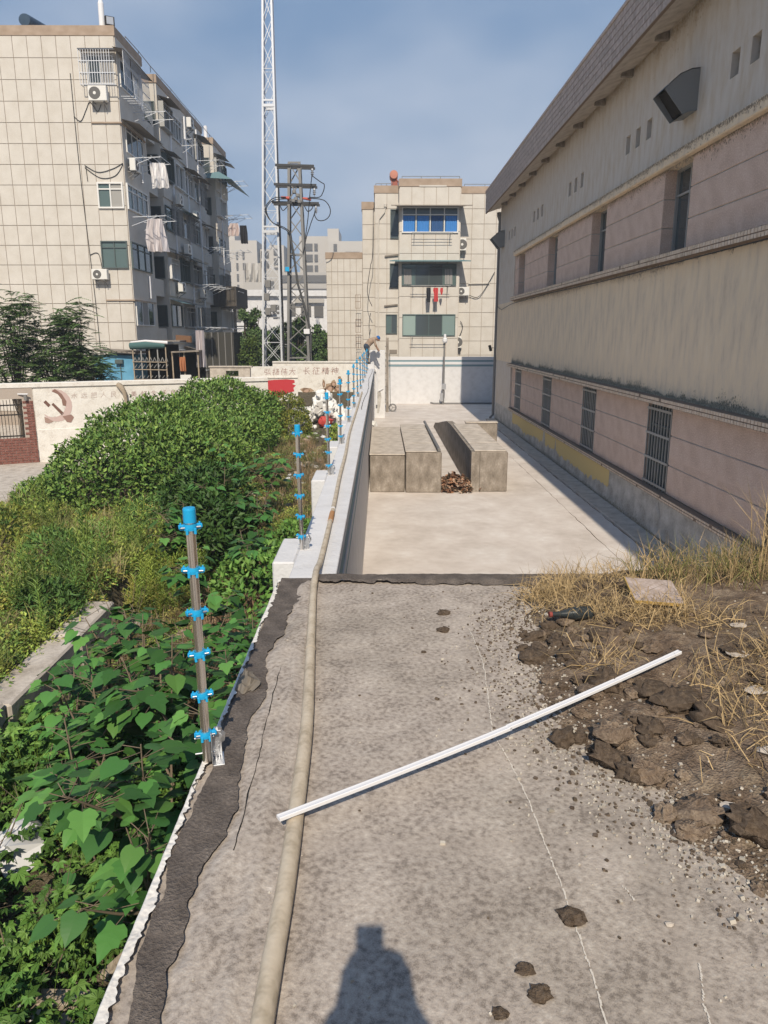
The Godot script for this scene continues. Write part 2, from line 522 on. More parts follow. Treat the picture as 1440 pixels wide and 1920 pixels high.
	M.leaf.metallic_specular = 0.3
	M.leaf.backlight_enabled = true
	M.leaf.backlight = Color(0.16, 0.2, 0.06)
	M.asphalt = surf(512, 2.0, 109, [[0, 0.01, 4, 1.0], [0, 0.2, 2, 0.5]], [[0.0, C(0.33, 0.295, 0.25)], [1.0, C(0.52, 0.47, 0.40)]], 0.95, 2.0)

var gn := FastNoiseLite.new()

func nz(x: float, z: float, f: float, o := 0.0) -> float:
	return gn.get_noise_3d(x * f * 100.0, o * 100.0, z * f * 100.0)

func garden_y(x: float, d: float) -> float:
	var y := lerpf(-1.62, -2.12, smoothstep(-3.62, -3.5, x))
	if d > 9.0: y = lerpf(y, -1.8, smoothstep(9.0, 13.0, d))
	y = lerpf(-2.87, y, smoothstep(-9.6, -7.6, x))
	return y + 0.10 * nz(x, d, 0.35) + 0.035 * nz(x, d, 1.6, 3.0)

func grid(x0: float, x1: float, d0: float, d1: float, st: float, hf: Callable, cf = null, keep = null) -> Geo:
	var g := Geo.new()
	var nx := int(ceil((x1 - x0) / st))
	var nd := int(ceil((d1 - d0) / st))
	var hs := []
	var no := []
	var cs := []
	for j in nd + 1:
		var row := PackedVector3Array()
		var nr := PackedVector3Array()
		var cr := PackedColorArray()
		for i in nx + 1:
			var x := x0 + (x1 - x0) * i / nx
			var d := d0 + (d1 - d0) * j / nd
			row.push_back(V(x, hf.call(x, d), d))
			var e := st * 0.5
			nr.push_back(Vector3(hf.call(x - e, d) - hf.call(x + e, d), st, hf.call(x, d + e) - hf.call(x, d - e)).normalized())
			cr.push_back(cf.call(x, d) if cf != null else Color.WHITE)
		hs.push_back(row); no.push_back(nr); cs.push_back(cr)
	for j in nd:
		for i in nx:
			var x := x0 + (x1 - x0) * (i + 0.5) / nx
			var d := d0 + (d1 - d0) * (j + 0.5) / nd
			if keep != null and not keep.call(x, d): continue
			for t in [[0, 0, 1, 0, 1, 1], [0, 0, 1, 1, 0, 1]]:
				for k in [0, 4, 2]:
					g.v.push_back(hs[j + t[k + 1]][i + t[k]]); g.n.push_back(no[j + t[k + 1]][i + t[k]]); g.c.push_back(cs[j + t[k + 1]][i + t[k]])
	return g

# a strip with two free edges, running along d (or along x when across is set)
func band(t0: float, t1: float, st: float, cols: int, lo: Callable, hi: Callable, yf: Callable, across := false) -> Geo:
	var g := Geo.new()
	var n := int((t1 - t0) / st)
	var prev := []
	for j in n + 1:
		var t := t0 + (t1 - t0) * j / n
		var a: float = lo.call(t)
		var b: float = maxf(hi.call(t), a + 0.001)
		var row := []
		for i in cols + 1:
			var s := lerpf(a, b, float(i) / cols)
			var x := t if across else s
			var d := s if across else t
			row.push_back([V(x, yf.call(x, d), d), Vector3(yf.call(x - 0.004, d) - yf.call(x + 0.004, d), 0.008, yf.call(x, d + 0.004) - yf.call(x, d - 0.004)).normalized()])
		if j > 0:
			for i in cols:
				if across: g.quadn(prev[i][0], row[i][0], row[i + 1][0], prev[i + 1][0], prev[i][1], row[i][1], row[i + 1][1], prev[i + 1][1])
				else: g.quadn(prev[i][0], prev[i + 1][0], row[i + 1][0], row[i][0], prev[i][1], prev[i + 1][1], row[i + 1][1], row[i][1])
		prev = row
	return g

func terrain() -> void:
	gn.seed = 77; gn.frequency = 0.01; gn.noise_type = FastNoiseLite.TYPE_SIMPLEX_SMOOTH; gn.fractal_octaves = 3; gn.fractal_type = FastNoiseLite.FRACTAL_FBM
	var g := Geo.new()
	g.quad(V(-1400, -3.05, -600), V(1400, -3.05, -600), V(1400, -3.05, 1500), V(-1400, -3.05, 1500))
	struct("ground", g, M.asphalt)
	struct("garden_soil", grid(-9.6, -0.62, -4.0, 46.0, 0.16, garden_y), M.litter)
	g = Geo.new()
	g.bx(-60, -3.0, -40, -9.4, -2.9, 4)
	struct("pavement", g, M.concrete_pale)
	g = Geo.new()
	g.bx(-9.62, -2.98, -40, -9.44, -2.76, 4, 0.02)
	struct("pavement_kerb", g, M.concrete_pale)

func slab_edge(d: float) -> float:
	return -0.545 + 0.05 * nz(d, 2.0, 1.1) + 0.025 * nz(d, 9.0, 5.0) + 0.03 * smoothstep(3.4, 2.2, d)

func slab_y(x: float, d: float) -> float:
	var y := 0.006 * nz(x, d, 0.5) + 0.0035 * nz(x, d, 3.0, 4.0) + 0.0022 * nz(x, d, 12.0, 6.0)
	# the trowelled mortar lip along the left edge, ragged and a little proud
	var e := slab_edge(d)
	y += 0.014 * smoothstep(e - 0.005, e + 0.03, x) * (1.0 - smoothstep(e + 0.05, e + 0.16, x + 0.03 * nz(x, d, 4.0)))
	y -= 0.006 * (1.0 - smoothstep(e - 0.03, e, x))
	var rib := -0.40 + 0.02 * nz(d, 5.0, 0.6) - 0.03 * (d - 2.5) * 0.4
	y += 0.015 * exp(-pow((x - rib) / 0.022, 2.0)) * (1.0 - smoothstep(3.6, 4.4, d))
	return y

func roof_slab() -> void:
	var patch := func(x: float, d: float) -> Color:
		var a := nz(x, d, 0.55, 8.0)
		var b := nz(x, d, 2.2, 11.0)
		var k := clampf(1.0 + 0.22 * a + 0.16 * b, 0.6, 1.25)
		# pale trowelled smear along the mortar rib, and the torn darker mortar beside it
		var rib := -0.40 + 0.02 * nz(d, 5.0, 0.6) - 0.03 * (d - 2.5) * 0.4
		k += (0.30 + 0.12 * b) * exp(-pow((x - rib) / 0.020, 2.0)) * (1.0 - smoothstep(3.8, 4.4, d))
		k += 0.14 * smoothstep(rib + 0.02, rib - 0.02, x) * (0.6 + b)
		return C(k, k, k * (1.0 + 0.03 * a))
	struct("roof_slab", grid(-0.677, 5.7, -3.0, 4.74, 0.032, slab_y, patch), M.slab)
	var g := Geo.new()
	g.bx(-0.64, -2.9, 3.0, 5.7, -0.03, -4.70)
	struct("roof_base", g, M.stained)
	# bitumen felt along the left edge
	var felt := func(x: float, d: float) -> float:
		return 0.008 + 0.006 * nz(x, d, 2.0, 5.0) + 0.003 * nz(x, d, 9.0, 7.0)
	var f_lo := func(d: float) -> float:
		return -0.665 + maxf(0.0, 0.07 * (nz(d, 1.0, 1.3, 2.0) + 0.30) + 0.012 * nz(d, 4.0, 9.0)) * smoothstep(3.1, 2.3, d)
	var f_hi := func(d: float) -> float:
		return slab_edge(d) - 0.012 + 0.10 * smoothstep(4.1, 4.55, d) + 0.006 * nz(d, 6.0, 16.0)
	solo("bitumen_felt", band(-2.0, 4.76, 0.006, 12, f_lo, f_hi, felt), M.tar, "dark bitumen felt strip along the left edge of the roof slab", "roofing felt")
	# the ragged white paint line on the very edge
	var l_lo := func(d: float) -> float: return -0.690 + 0.006 * nz(d, 3.0, 6.0)
	var l_hi := func(d: float) -> float: return -0.668 + maxf(-0.016, 0.020 * nz(d, 0.0, 3.0) + 0.016 * nz(d, 7.0, 12.0) + 0.010 * nz(d, 2.0, 40.0)) + 0.012 * smoothstep(2.4, 1.4, d)
	var l_y := func(x: float, d: float) -> float: return 0.013 + 0.005 * nz(x, d, 4.0) + 0.004 * nz(x, d, 18.0) - 0.02 * smoothstep(-0.682, -0.692, x)
	solo("whitewash_lip", band(-2.0, 4.74, 0.006, 6, l_lo, l_hi, l_y), M.whitewash, "flaking white paint on the left rim of the roof slab", "paint edge")
	g = Geo.new()
	g.bx(-0.688, -2.9, 3.0, -0.676, -0.004, -4.71)
	struct("roof_side", g, M.whitewash)
	# the tarred far rim of the roof
	var rim := func(x: float, dd: float) -> float:
		return 0.022 * smoothstep(4.62, 4.70, dd + 0.03 * nz(x, 1.0, 2.0)) + 0.004 + 0.006 * nz(x, dd, 3.0) + 0.003 * nz(x, dd, 11.0) - 0.05 * smoothstep(4.80, 4.85, dd)
	var r_lo := func(x: float) -> float: return 4.66 + 0.05 * nz(x, 4.0, 1.5) + 0.03 * nz(x, 4.0, 7.0) + 0.012 * nz(x, 4.0, 25.0) - 0.05 * smoothstep(0.2, 1.2, x)
	var r_hi := func(x: float) -> float: return 4.86 + 0.01 * nz(x, 2.0, 2.0)
	solo("tarred_rim", band(-0.42, 5.7, 0.010, 12, r_lo, r_hi, rim, true), M.tar, "dark tarred rim along the far edge of the roof slab", "roof edge")
	g = Geo.new()
	g.bx(-0.42, -0.35, -4.70, 5.7, -0.035, -4.85)
	struct("rim_face", g, M.tar)

func boundary_wall() -> void:
	var w := thing("boundary_wall", "long white painted boundary wall running beside the yard with fence posts on it", "wall", V(-0.48, -2.65, 4.9))
	var o := w.position
	var g := Geo.new()
	# face towards the yard, stepped under the coping
	g.bx(-0.63, -2.9, -4.9, -0.34, -0.66, -38.6)
	part(w, "wall_body", shift(g, -o), M.white)
	g = Geo.new()
	g.bx(-0.65, -0.19, -4.88, -0.32, -0.07, -38.62, 0.006)
	part(w, "coping", shift(g, -o), M.white)
	g = Geo.new()
	g.bx(-0.64, -0.42, -4.89, -0.335, -0.19, -38.61, 0.004)
	part(w, "stripe", shift(g, -o), M.paint_teal)
	g = Geo.new()
	g.bx(-0.64, -0.54, -4.89, -0.325, -0.42, -38.61, 0.004)
	part(w, "moulding", shift(g, -o), M.white)
	g = Geo.new()
	g.bx(-0.64, -0.66, -4.89, -0.334, -0.54, -38.61, 0.004)
	part(w, "stripe", shift(g, -o), M.paint_teal)
	var ds := [5.72, 8.95, 11.6, 14.5, 17.5, 20.5, 23.5, 26.5, 29.5, 32.5, 35.5]
	var pg := Geo.new()
	pg.bx(-0.82, -2.9, -0.34, -0.652, -0.072, 0.34, 0.012)
	var pm := pg.mesh(M.white)
	for d in ds:
		put(w, "pier", pm, Transform3D(Basis.IDENTITY, V(0, 0, d) - o))
	# hairline where the two coats of the coping meet
	g = Geo.new()
	var R := RandomNumberGenerator.new(); R.seed = 4
	var p := []
	var d := 17.0
	while d < 38.0:
		p.push_back(V(-0.42 + 0.03 * sin(d * 0.6) + R.randf_range(-0.008, 0.008), -0.066, d))
		d += 0.5
	g.tube(p, 0.008, 5)
	solo("cable", g, M.wire, "thin dark cable lying along the far half of the white wall", "cable")

func shift(g: Geo, by: Vector3) -> Geo:
	for i in g.v.size(): g.v[i] = g.v[i] + by
	return g

func yard() -> void:
	var wash := func(x: float, d: float) -> Color:
		var k := smoothstep(-0.25, 0.45, nz(x, d, 0.16, 2.0) + 0.35 * smoothstep(1.0, 3.5, x) * smoothstep(22.0, 14.0, d) - 0.08)
		return C(0.97, 0.97, 0.97).lerp(C(1.12, 1.16, 1.20), k)
	struct("yard", grid(-0.7, 12.0, 3.0, 47.4, 0.3, func(x: float, d: float) -> float: return -2.65 + 0.006 * nz(x, d, 0.3), wash), M.yard)
	# the apron of paler cement along the building and its open joint
	var g := Geo.new()
	g.bx(5.35, -2.7, -3.5, 5.86, -2.60, -38.2, 0.015)
	struct("apron", g, M.concrete_pale)
	var R := RandomNumberGenerator.new(); R.seed = 9
	for ln in [[4.62, 8.0, 30.0, 0.012], [5.33, 7.0, 38.0, 0.02]]:
		g = Geo.new()
		var p := []
		var rr := []
		var d: float = ln[1]
		while d < ln[2]:
			p.push_back(V(ln[0] + R.randf_range(-0.015, 0.015), -2.652, d))
			rr.push_back(ln[3] * R.randf_range(0.3, 1.0))
			d += 0.22
		g.tube(p, rr, 4)
		struct("joint", g, M.grout)
	# low concrete blocks over the basement way
	var t := thing("concrete_block", "low wide concrete block against the white wall in the yard", "concrete block", V(0.2, -2.65, 20.1))
	var o := t.position
	g = Geo.new(); g.bx(-0.30, -2.66, -20.16, 0.655, -1.62, -26.3, 0.03)
	part(t, "body", shift(g, -o), M.concrete)
	g = Geo.new(); g.bx(-0.315, -1.62, -20.14, 0.66, -1.585, -26.32, 0.012)
	part(t, "top_screed", shift(g, -o), M.concrete_pale)
	t = thing("concrete_block", "concrete block with a pipe on top left of the leaf filled gap", "concrete block", V(1.2, -2.65, 20.1))
	o = t.position
	g = Geo.new(); g.bx(0.68, -2.66, -20.10, 1.66, -1.53, -26.3, 0.03)
	part(t, "body", shift(g, -o), M.concrete)
	for k in 4:
		g = Geo.new(); g.bx(0.67, -1.53, -20.09 - k * 1.56, 1.52, -1.50 + 0.004 * (k % 2), -21.63 - k * 1.56, 0.012)
		part(t, "top_slab", shift(g, -o), M.concrete_pale)
	g = Geo.new(); g.tube([V(1.59, -1.475, 20.2), V(1.58, -1.47, 23.5), V(1.57, -1.475, 26.9)], 0.045, 8)
	solo("rail_pipe", g, M.galv_old, "thin grey pipe lying on the concrete block left of the leaf gap", "pipe")
	t = thing("concrete_block", "concrete block sloping down at its far end right of the leaf filled gap", "concrete block", V(3.0, -2.65, 20.2))
	o = t.position
	g = Geo.new()
	var poly := PackedVector2Array([Vector2(20.2, -2.66), Vector2(20.2, -1.53), Vector2(26.4, -1.53), Vector2(28.2, -1.60), Vector2(30.2, -1.85), Vector2(32.4, -2.15), Vector2(34.2, -2.35), Vector2(35.2, -2.66)])
	g.prism(poly, 2.48, 2.70, Transform3D(Basis(Vector3(0, 0, -1), Vector3.UP, Vector3.RIGHT), Vector3.ZERO))
	part(t, "ramp_wall", shift(g, -o), M.concrete)
	g = Geo.new(); g.bx(2.70, -2.66, -20.21, 3.48, -1.53, -26.4, 0.03)
	part(t, "body", shift(g, -o), M.concrete)
	for k in 4:
		g = Geo.new(); g.bx(2.56, -1.53, -20.22 - k * 1.55, 3.42, -1.495 + 0.005 * (k % 2), -21.75 - k * 1.55, 0.012)
		part(t, "top_slab", shift(g, -o), M.concrete_pale)
	t = thing("concrete_block", "small concrete stub wall behind the right hand yard block", "concrete block", V(4.0, -2.65, 28.9))
	o = t.position
	g = Geo.new(); g.bx(3.3, -2.66, -28.9, 4.52, -1.77, -29.3, 0.03)
	part(t, "body", shift(g, -o), M.concrete)
	g = Geo.new(); g.bx(3.28, -1.77, -28.88, 4.54, -1.72, -29.32, 0.012)
	part(t, "cap", shift(g, -o), M.concrete_pale)
	# dead leaves swept into the gap
	g = Geo.new()
	R.seed = 31
	for k in 1500:
		var x := R.randf_range(1.68, 2.47)
		var d := 20.15 + absf(R.randfn(0.0, 0.45))
		var hgt := 0.5 * exp(-pow((d - 20.5) / 0.5, 2.0)) * (1.0 - 0.5 * absf((x - 2.0) / 0.45))
		var p := V(x + (R.randf_range(0.0, 0.5) if k % 25 == 0 else 0.0), -2.64 + maxf(0.0, hgt) * R.randf() , d - (0.2 if k % 9 == 0 else 0.0))
		var b := Basis.from_euler(Vector3(R.randf_range(-1, 1), R.randf() * TAU, R.randf_range(-1, 1)))
		var cc: Color = [C(0.30, 0.15, 0.085), C(0.40, 0.24, 0.16), C(0.16, 0.09, 0.055), C(0.44, 0.33, 0.25), C(0.08, 0.06, 0.04)][R.randi() % 5]
		g.col = cc
		var l := R.randf_range(0.05, 0.11)
		g.quad(p + b * Vector3(-l, 0, 0), p + b * Vector3(0, 0.012, -l * 0.45), p + b * Vector3(l, 0, 0), p + b * Vector3(0, 0.012, l * 0.45))
	var lp := solo("leaf_pile", g, M.crumb, "pile of rusty brown dead leaves between the two concrete blocks", "leaf pile")
	lp.set_meta("kind", "stuff")

# ---- shared pieces of buildings. xf: local x to the right, y up, z out of the wall
func face(o: Vector3, to_right := Vector3.RIGHT, out := Vector3.BACK) -> Transform3D:
	return Transform3D(Basis(to_right, Vector3.UP, out), o)

func xbox(xf: Transform3D, x0: float, y0: float, z0: float, x1: float, y1: float, z1: float, g: Geo = null, ch := 0.0) -> Geo:
	if g == null: g = Geo.new()
	return g.box(xf * Vector3((x0 + x1) * 0.5, (y0 + y1) * 0.5, (z0 + z1) * 0.5), Vector3(absf(x1 - x0), absf(y1 - y0), absf(z1 - z0)), ch, xf.basis)

func window(parent: Node, xf: Transform3D, x0: float, y0: float, w: float, h: float, cols: int, transom: float, fm: Material, gms: Array, proud := 0.07, fw := 0.05) -> MeshInstance3D:
	var g := Geo.new()
	xbox(xf, x0, y0, 0.0, x0 + w, y0 + fw, proud, g)
	xbox(xf, x0, y0 + h - fw, 0.0, x0 + w, y0 + h, proud, g)
	xbox(xf, x0, y0 + fw, 0.0, x0 + fw, y0 + h - fw, proud, g)
	xbox(xf, x0 + w - fw, y0 + fw, 0.0, x0 + w, y0 + h - fw, proud, g)
	var cw := w / cols
	for k in range(1, cols):
		xbox(xf, x0 + cw * k - fw * 0.4, y0 + fw, 0.0, x0 + cw * k + fw * 0.4, y0 + h - fw, proud * 0.8, g)
	if transom > 0.0:
		xbox(xf, x0 + fw, y0 + h * transom - fw * 0.4, 0.0, x0 + w - fw, y0 + h * transom + fw * 0.4, proud * 0.75, g)
	var o := part(parent, "window", g, fm)
	for k in cols:
		var p := Geo.new()
		xbox(xf, x0 + cw * k + fw * 0.4, y0 + fw * 0.5, 0.0, x0 + cw * (k + 1) - fw * 0.4, y0 + h - fw * 0.5, 0.012 + 0.004 * (k % 2), p)
		part(o, "pane", p, gms[k % gms.size()])
	return o

func wall_panels(parent: Node, xf: Transform3D, x0: float, x1: float, y0: float, y1: float, cw: float, ch: float, m: Material, gap := 0.028) -> void:
	var cache := {}
	var y := y1
	while y > y0 + 0.05:
		var h := minf(ch, y - y0)
		var x := x1
		while x > x0 + 0.05:
			var w := minf(cw, x - x0)
			var key := "%.2f_%.2f" % [w, h]
			if not cache.has(key):
				cache[key] = Geo.new().box(Vector3(0, 0, 0.015), Vector3(w - gap, h - gap, 0.03)).mesh(m)
			put(parent, "panel", cache[key], xf * Transform3D(Basis.IDENTITY, Vector3(x - w * 0.5, y - h * 0.5, 0)))
			x -= cw
		y -= ch

func aircon(label: String, xf: Transform3D, w := 0.8, h := 0.56) -> Node3D:
	var t := thing("air_conditioner", label, "air conditioner", Vector3.ZERO, "outdoor air conditioner units")
	t.transform = xf
	var g := Geo.new()
	g.box(Vector3(0, h * 0.5, 0.30), Vector3(w, h, 0.28), 0.02)
	part(t, "casing", g, M.ac)
	g = Geo.new()
	var c := Vector3(-w * 0.14, h * 0.5, 0.45)
	g.lathe(c, [[0.001, 0.0], [h * 0.40, 0.0], [h * 0.43, -0.015]], 16, Basis(Vector3.RIGHT, Vector3.BACK, Vector3.DOWN))
	var f := part(t, "fan_grille", g, M.ac_grille)
	g = Geo.new()
	g.lathe(c, [[0.001, 0.012], [h * 0.11, 0.010], [h * 0.11, 0.0]], 10, Basis(Vector3.RIGHT, Vector3.BACK, Vector3.DOWN))
	part(f, "hub", g, M.ac)
	g = Geo.new()
	for s in [-0.3, 0.3]:
		g.bx(s * w - 0.02, -0.05, 0.0, s * w + 0.02, -0.01, 0.46)
		g.bar(Vector3(s * w, -0.04, 0.40), Vector3(s * w, -0.30, 0.02), 0.03)
	part(t, "bracket", g, M.galv_old)
	return t

func rack(parent: Node, xf: Transform3D, w: float, reach: float, rods: int, m: Material, drop := 0.25) -> void:
	var g := Geo.new()
	for x in [0.0, w]:
		g.bar(xf * Vector3(x, 0, 0), xf * Vector3(x, 0.06, reach), 0.028)
		g.bar(xf * Vector3(x, -drop, 0), xf * Vector3(x, 0.04, reach * 0.75), 0.022)
	for k in rods:
		var z := reach * (1.0 - 0.26 * k) - 0.02
		g.tube([xf * Vector3(-0.15, 0.07, z), xf * Vector3(w + 0.15, 0.07, z)], 0.016, 5)
	part(parent, "drying_rack", g, m)

func hanging(called: String, label: String, cat: String, xf: Transform3D, poly: Array, m: Material, waves := 0.06, sd := 1) -> MeshInstance3D:
	# cloth hung from y = 0 downwards; poly: rows of [y, half width left, half width right]
	var g := Geo.new()
	var cols := 10
	var pr := []
	for r in poly:
		var row := []
		for k in cols + 1:
			var s := float(k) / cols
			var x: float = lerpf(-r[1], r[2], s)
			var z: float = waves * sin(s * 17.0 + sd * 1.7) * (0.35 - r[0]) + waves * 0.5 * sin(s * 31.0 + r[0] * 3.0 + sd)
			row.push_back(xf * Vector3(x, r[0], z))
		pr.push_back(row)
	for i in pr.size() - 1:
		for k in cols:
			g.quad(pr[i + 1][k], pr[i + 1][k + 1], pr[i][k + 1], pr[i][k])
	return solo(called, g, m, label, cat, "washing hung out to dry")

func streaks(parent: Node, called: String, x: float, y: float, d0: float, d1: float, st: float, hmin: float, hmax: float, sgn: float, m: Material, sd: int, sparse := 0.0) -> void:
	# dried run-off with ragged ends on a wall facing -x
	var R := RandomNumberGenerator.new(); R.seed = sd
	var g := Geo.new()
	var d := d0
	var prev := hmin
	while d < d1:
		var h := lerpf(hmin, hmax, pow(clampf(0.42 + 0.75 * nz(d, sd, 0.35) + 0.45 * nz(d, sd, 2.2), 0.0, 1.0), 1.4)) * R.randf_range(0.85, 1.1)
		if nz(d, sd + 5.0, 0.8) < sparse - 0.45: h = 0.0
		if h > 0.0 or prev > 0.0:
			var a := V(x, y, d)
			var b := V(x, y, d + st)
			g.quad(a, b, b + Vector3.UP * maxf(h, 0.004) * sgn, a + Vector3.UP * maxf(prev, 0.004) * sgn)
		prev = h
		d += st
	part(parent, called, g, m).set_meta("kind", "stuff")

func specks(parent: Node, called: String, x: float, y: float, d0: float, d1: float, count: int, fall: float, sgn: float, cols: Array, sd: int) -> void:
	# grown or washed-down matter: separate specks, thinning out away from the ledge they start at
	var R := RandomNumberGenerator.new(); R.seed = sd
	var g := Geo.new()
	for k in count:
		var d := R.randf_range(d0, d1)
		var dens := clampf(0.55 + 0.8 * nz(d, sd, 0.25) + 0.6 * nz(d, sd, 1.8), 0.05, 1.5)
		var h := -log(maxf(R.randf(), 0.001)) * fall * dens
		var w := R.randf_range(0.004, 0.014)
		var t := w * R.randf_range(0.8, 2.6)
		g.col = (cols[R.randi() % cols.size()] as Color) * R.randf_range(0.8, 1.15)
		var p := V(x - R.randf() * 0.004, y + h * sgn, d)
		var j := Vector3(0, R.randf_range(-0.3, 0.3) * t, 0)
		g.quad(p + Vector3(0, -t, 0) + j, p + Vector3(0, 0, -w), p + Vector3(0, t, 0), p + Vector3(0, 0, w) - j)
	part(parent, called, g, M.crumb).set_meta("kind", "stuff")

func tile_strip(parent: Node, x: float, y0: float, y1: float, rows: int, d0: float, d1: float, w: float, single_to: float, m: Material, sd: int) -> void:
	var hh := (y1 - y0) / rows
	var me := Geo.new().box(Vector3(0, 0, 0), Vector3(0.012, hh - 0.02, w - 0.02)).mesh(m)
	var g := Geo.new()
	var R := RandomNumberGenerator.new(); R.seed = sd
	var d := d0
	while d < d1:
		for r in rows:
			if rows < 4 and R.randf() < 0.012: continue
			var c := V(x - 0.004 - 0.003 * R.randf(), y0 + hh * (r + 0.5), d + w * 0.5)
			if d < single_to:
				put(parent, "tile", me, Transform3D(Basis.IDENTITY, c))
			else:
				var k := R.randf_range(0.8, 1.1)
				g.col = C(k, k, k * 0.98)
				g.box(c, Vector3(0.012, hh - 0.02, w - 0.02))
		d += w
	part(parent, "far_tiles", g, m).set_meta("kind", "stuff")

func right_building() -> void:
	var b := thing("hall_building", "long two storey hall with pink pebble dash bands and overhanging tiled eaves on the right", "building")
	var X := 5.82
	var D0 := -6.0
	var D1 := 38.4
	var g := Geo.new()
	g.bx(X + 0.55, -2.9, 6.0, X + 14.0, 8.0, -D1 + 0.01)
	part(b, "core", g, M.dark)
	# bands of plain wall
	g = Geo.new()
	g.bx(X, 0.34, -D0, X + 0.54, 3.0, -D1)
	part(b, "middle_wall", g, M.stained)
	g = Geo.new()
	g.bx(X, -2.9, -D0, X + 0.54, -1.75, -D1)
	part(b, "plinth", g, M.plinth)
	g = Geo.new()
	g.bx(X, 5.06, -D0, X + 0.54, 5.72, -D1)
	g.bx(X, 6.12, -D0, X + 0.54, 7.56, -D1)
	var sl := []
	for c in [7.4, 12.9, 18.36, 23.9, 29.4, 35.0]:
		for k in [-0.72, 0.0, 0.70]: sl.push_back(c + k)
	var at := D0
	for s in sl:
		g.bx(X, 5.72, -at, X + 0.54, 6.12, -(s - 0.15))
		at = s + 0.15
	g.bx(X, 5.72, -at, X + 0.54, 6.12, -D1)
	part(b, "upper_wall", g, M.stained_grey)
	for s in sl:
		g = Geo.new()
		for k in 3:
			var yy := 5.80 + 0.12 * k
			g.quad(V(X + 0.10, yy - 0.02, s - 0.15), V(X + 0.10, yy - 0.02, s + 0.15), V(X + 0.2, yy + 0.07, s + 0.15), V(X + 0.2, yy + 0.07, s - 0.15))
		part(b, "vent_louvre", g, M.galv_old)
	g = Geo.new()
	g.bx(X, -1.75, -34.0, X + 0.54, 0.34, -D1)
	g.bx(X, 3.0, -34.0, X + 0.54, 5.06, -D1)
	part(b, "corner_pier", g, M.stained_grey)
	# ledges
	g = Geo.new()
	g.bx(X - 0.10, 4.86, -D0, X + 0.5, 5.06, -33.9, 0.02)
	g.bx(X - 0.05, 5.06, -D0, X + 0.1, 5.10, -33.9, 0.01)
	part(b, "ledge", g, M.stained)
	g = Geo.new()
	g.bx(X - 0.15, 3.0, -D0, X + 0.5, 3.17, -33.9, 0.004)
	part(b, "ledge", g, M.grout)
	g = Geo.new()
	g.bx(X - 0.20, 0.19, -D0, X + 0.5, 0.34, -33.95, 0.004)
	part(b, "ledge", g, M.grout)
	g = Geo.new()
	g.bx(X - 0.07, -1.75, -D0, X + 0.5, -1.63, -33.9, 0.004)
	part(b, "ledge", g, M.grout)
	tile_strip(b, X - 0.15, 3.0, 3.17, 2, 9.0, 33.9, 0.11, 14.0, M.tile, 3)
	tile_strip(b, X - 0.20, 0.19, 0.34, 2, 9.0, 33.9, 0.11, 16.0, M.tile, 5)
	tile_strip(b, X - 0.07, -1.745, -1.635, 2, 9.0, 33.9, 0.11, 15.0, M.tile, 7)
	# pebble dash panels between the windows, three boards high
	var ws := [-0.4, 5.0, 10.4, 15.8, 21.25, 26.75, 32.45]
	for lv in [[-1.63, 0.19, X + 0.07], [3.17, 4.86, X + 0.03]]:
		var at2 := D0
		for wd in ws + [34.7]:
			var e: float = wd - 0.70
			if e > 34.0: e = 34.0
			var hb: float = (lv[1] - lv[0]) / 3.0
			for r in 3:
				g = Geo.new()
				g.bx(lv[2], lv[0] + hb * r + 0.010, -at2, X + 0.54, lv[0] + hb * (r + 1) - 0.010, -e, 0.008)
				part(b, "pebble_panel", g, M.pebble)
			g = Geo.new()
			g.bx(lv[2] + 0.02, lv[0], -at2 - 0.02, X + 0.5, lv[1], -e + 0.02)
			part(b, "panel_backing", g, M.plinth)
			at2 = wd + 0.70
	# windows: barred below, set back above
	for wd in ws:
		var xf := face(V(X + 0.20, 0, wd - 0.69), Vector3.FORWARD, Vector3.LEFT)
		var w := window(b, xf, 0.0, -1.63, 1.38, 1.82, 2, 0.72, M.frame_dark, [M.glass])
		g = Geo.new()
		for k in 9: xbox(xf, 0.02 + 0.165 * k, -1.62, 0.115, 0.045 + 0.165 * k, 0.18, 0.135, g)
		for k in 4: xbox(xf, 0.0, -1.58 + 0.53 * k, 0.135, 1.38, -1.53 + 0.53 * k, 0.15, g)
		part(w, "grille", g, M.bars)
		xf = face(V(X + 0.34, 0, wd - 0.69), Vector3.FORWARD, Vector3.LEFT)
		window(b, xf, 0.0, 3.17, 1.38, 1.69, 2, 0.7, M.bars, [M.glass])
	# eaves: sloping soffit, tile hung fascia
	g = Geo.new()
	var pf := PackedVector2Array([Vector2(5.14, 7.30), Vector2(5.9, 7.56), Vector2(5.9, 8.3), Vector2(5.14, 8.22)])
	g.prism(pf, -38.6, 6.0)
	part(b, "soffit", g, M.concrete_pale)
	g = Geo.new()
	g.bx(5.10, 7.27, -D0, 5.16, 8.22, -38.65)
	part(b, "fascia", g, M.grout)
	tile_strip(b, 5.10, 7.27, 8.22, 6, 8.5, 38.6, 0.11, 0.0, M.tile_grey, 11)
	g = Geo.new()
	g.bx(5.06, 8.22, -D0, 12.0, 8.30, -38.7, 0.01)
	part(b, "roof_capping", g, M.tile_grey)
	for k in 14:
		part(b, "soffit_rib", Geo.new().bx(5.55, 7.36, -8.0 - 2.2 * k, 5.81, 7.52, -8.10 - 2.2 * k), M.concrete)
	# moss and run-off, as grown matter with its own outline
	var dk := [C(0.26, 0.24, 0.19), C(0.33, 0.30, 0.24), C(0.19, 0.18, 0.14), C(0.40, 0.36, 0.28)]
	var br := [C(0.40, 0.32, 0.24), C(0.33, 0.27, 0.21), C(0.27, 0.22, 0.17)]
	specks(b, "moss", X - 0.003, 0.34, 9.0, 33.8, 38000, 0.055, 1.0, dk, 21)
	specks(b, "stain", X - 0.103, 5.05, 9.0, 33.8, 5000, 0.05, -1.0, br, 23)
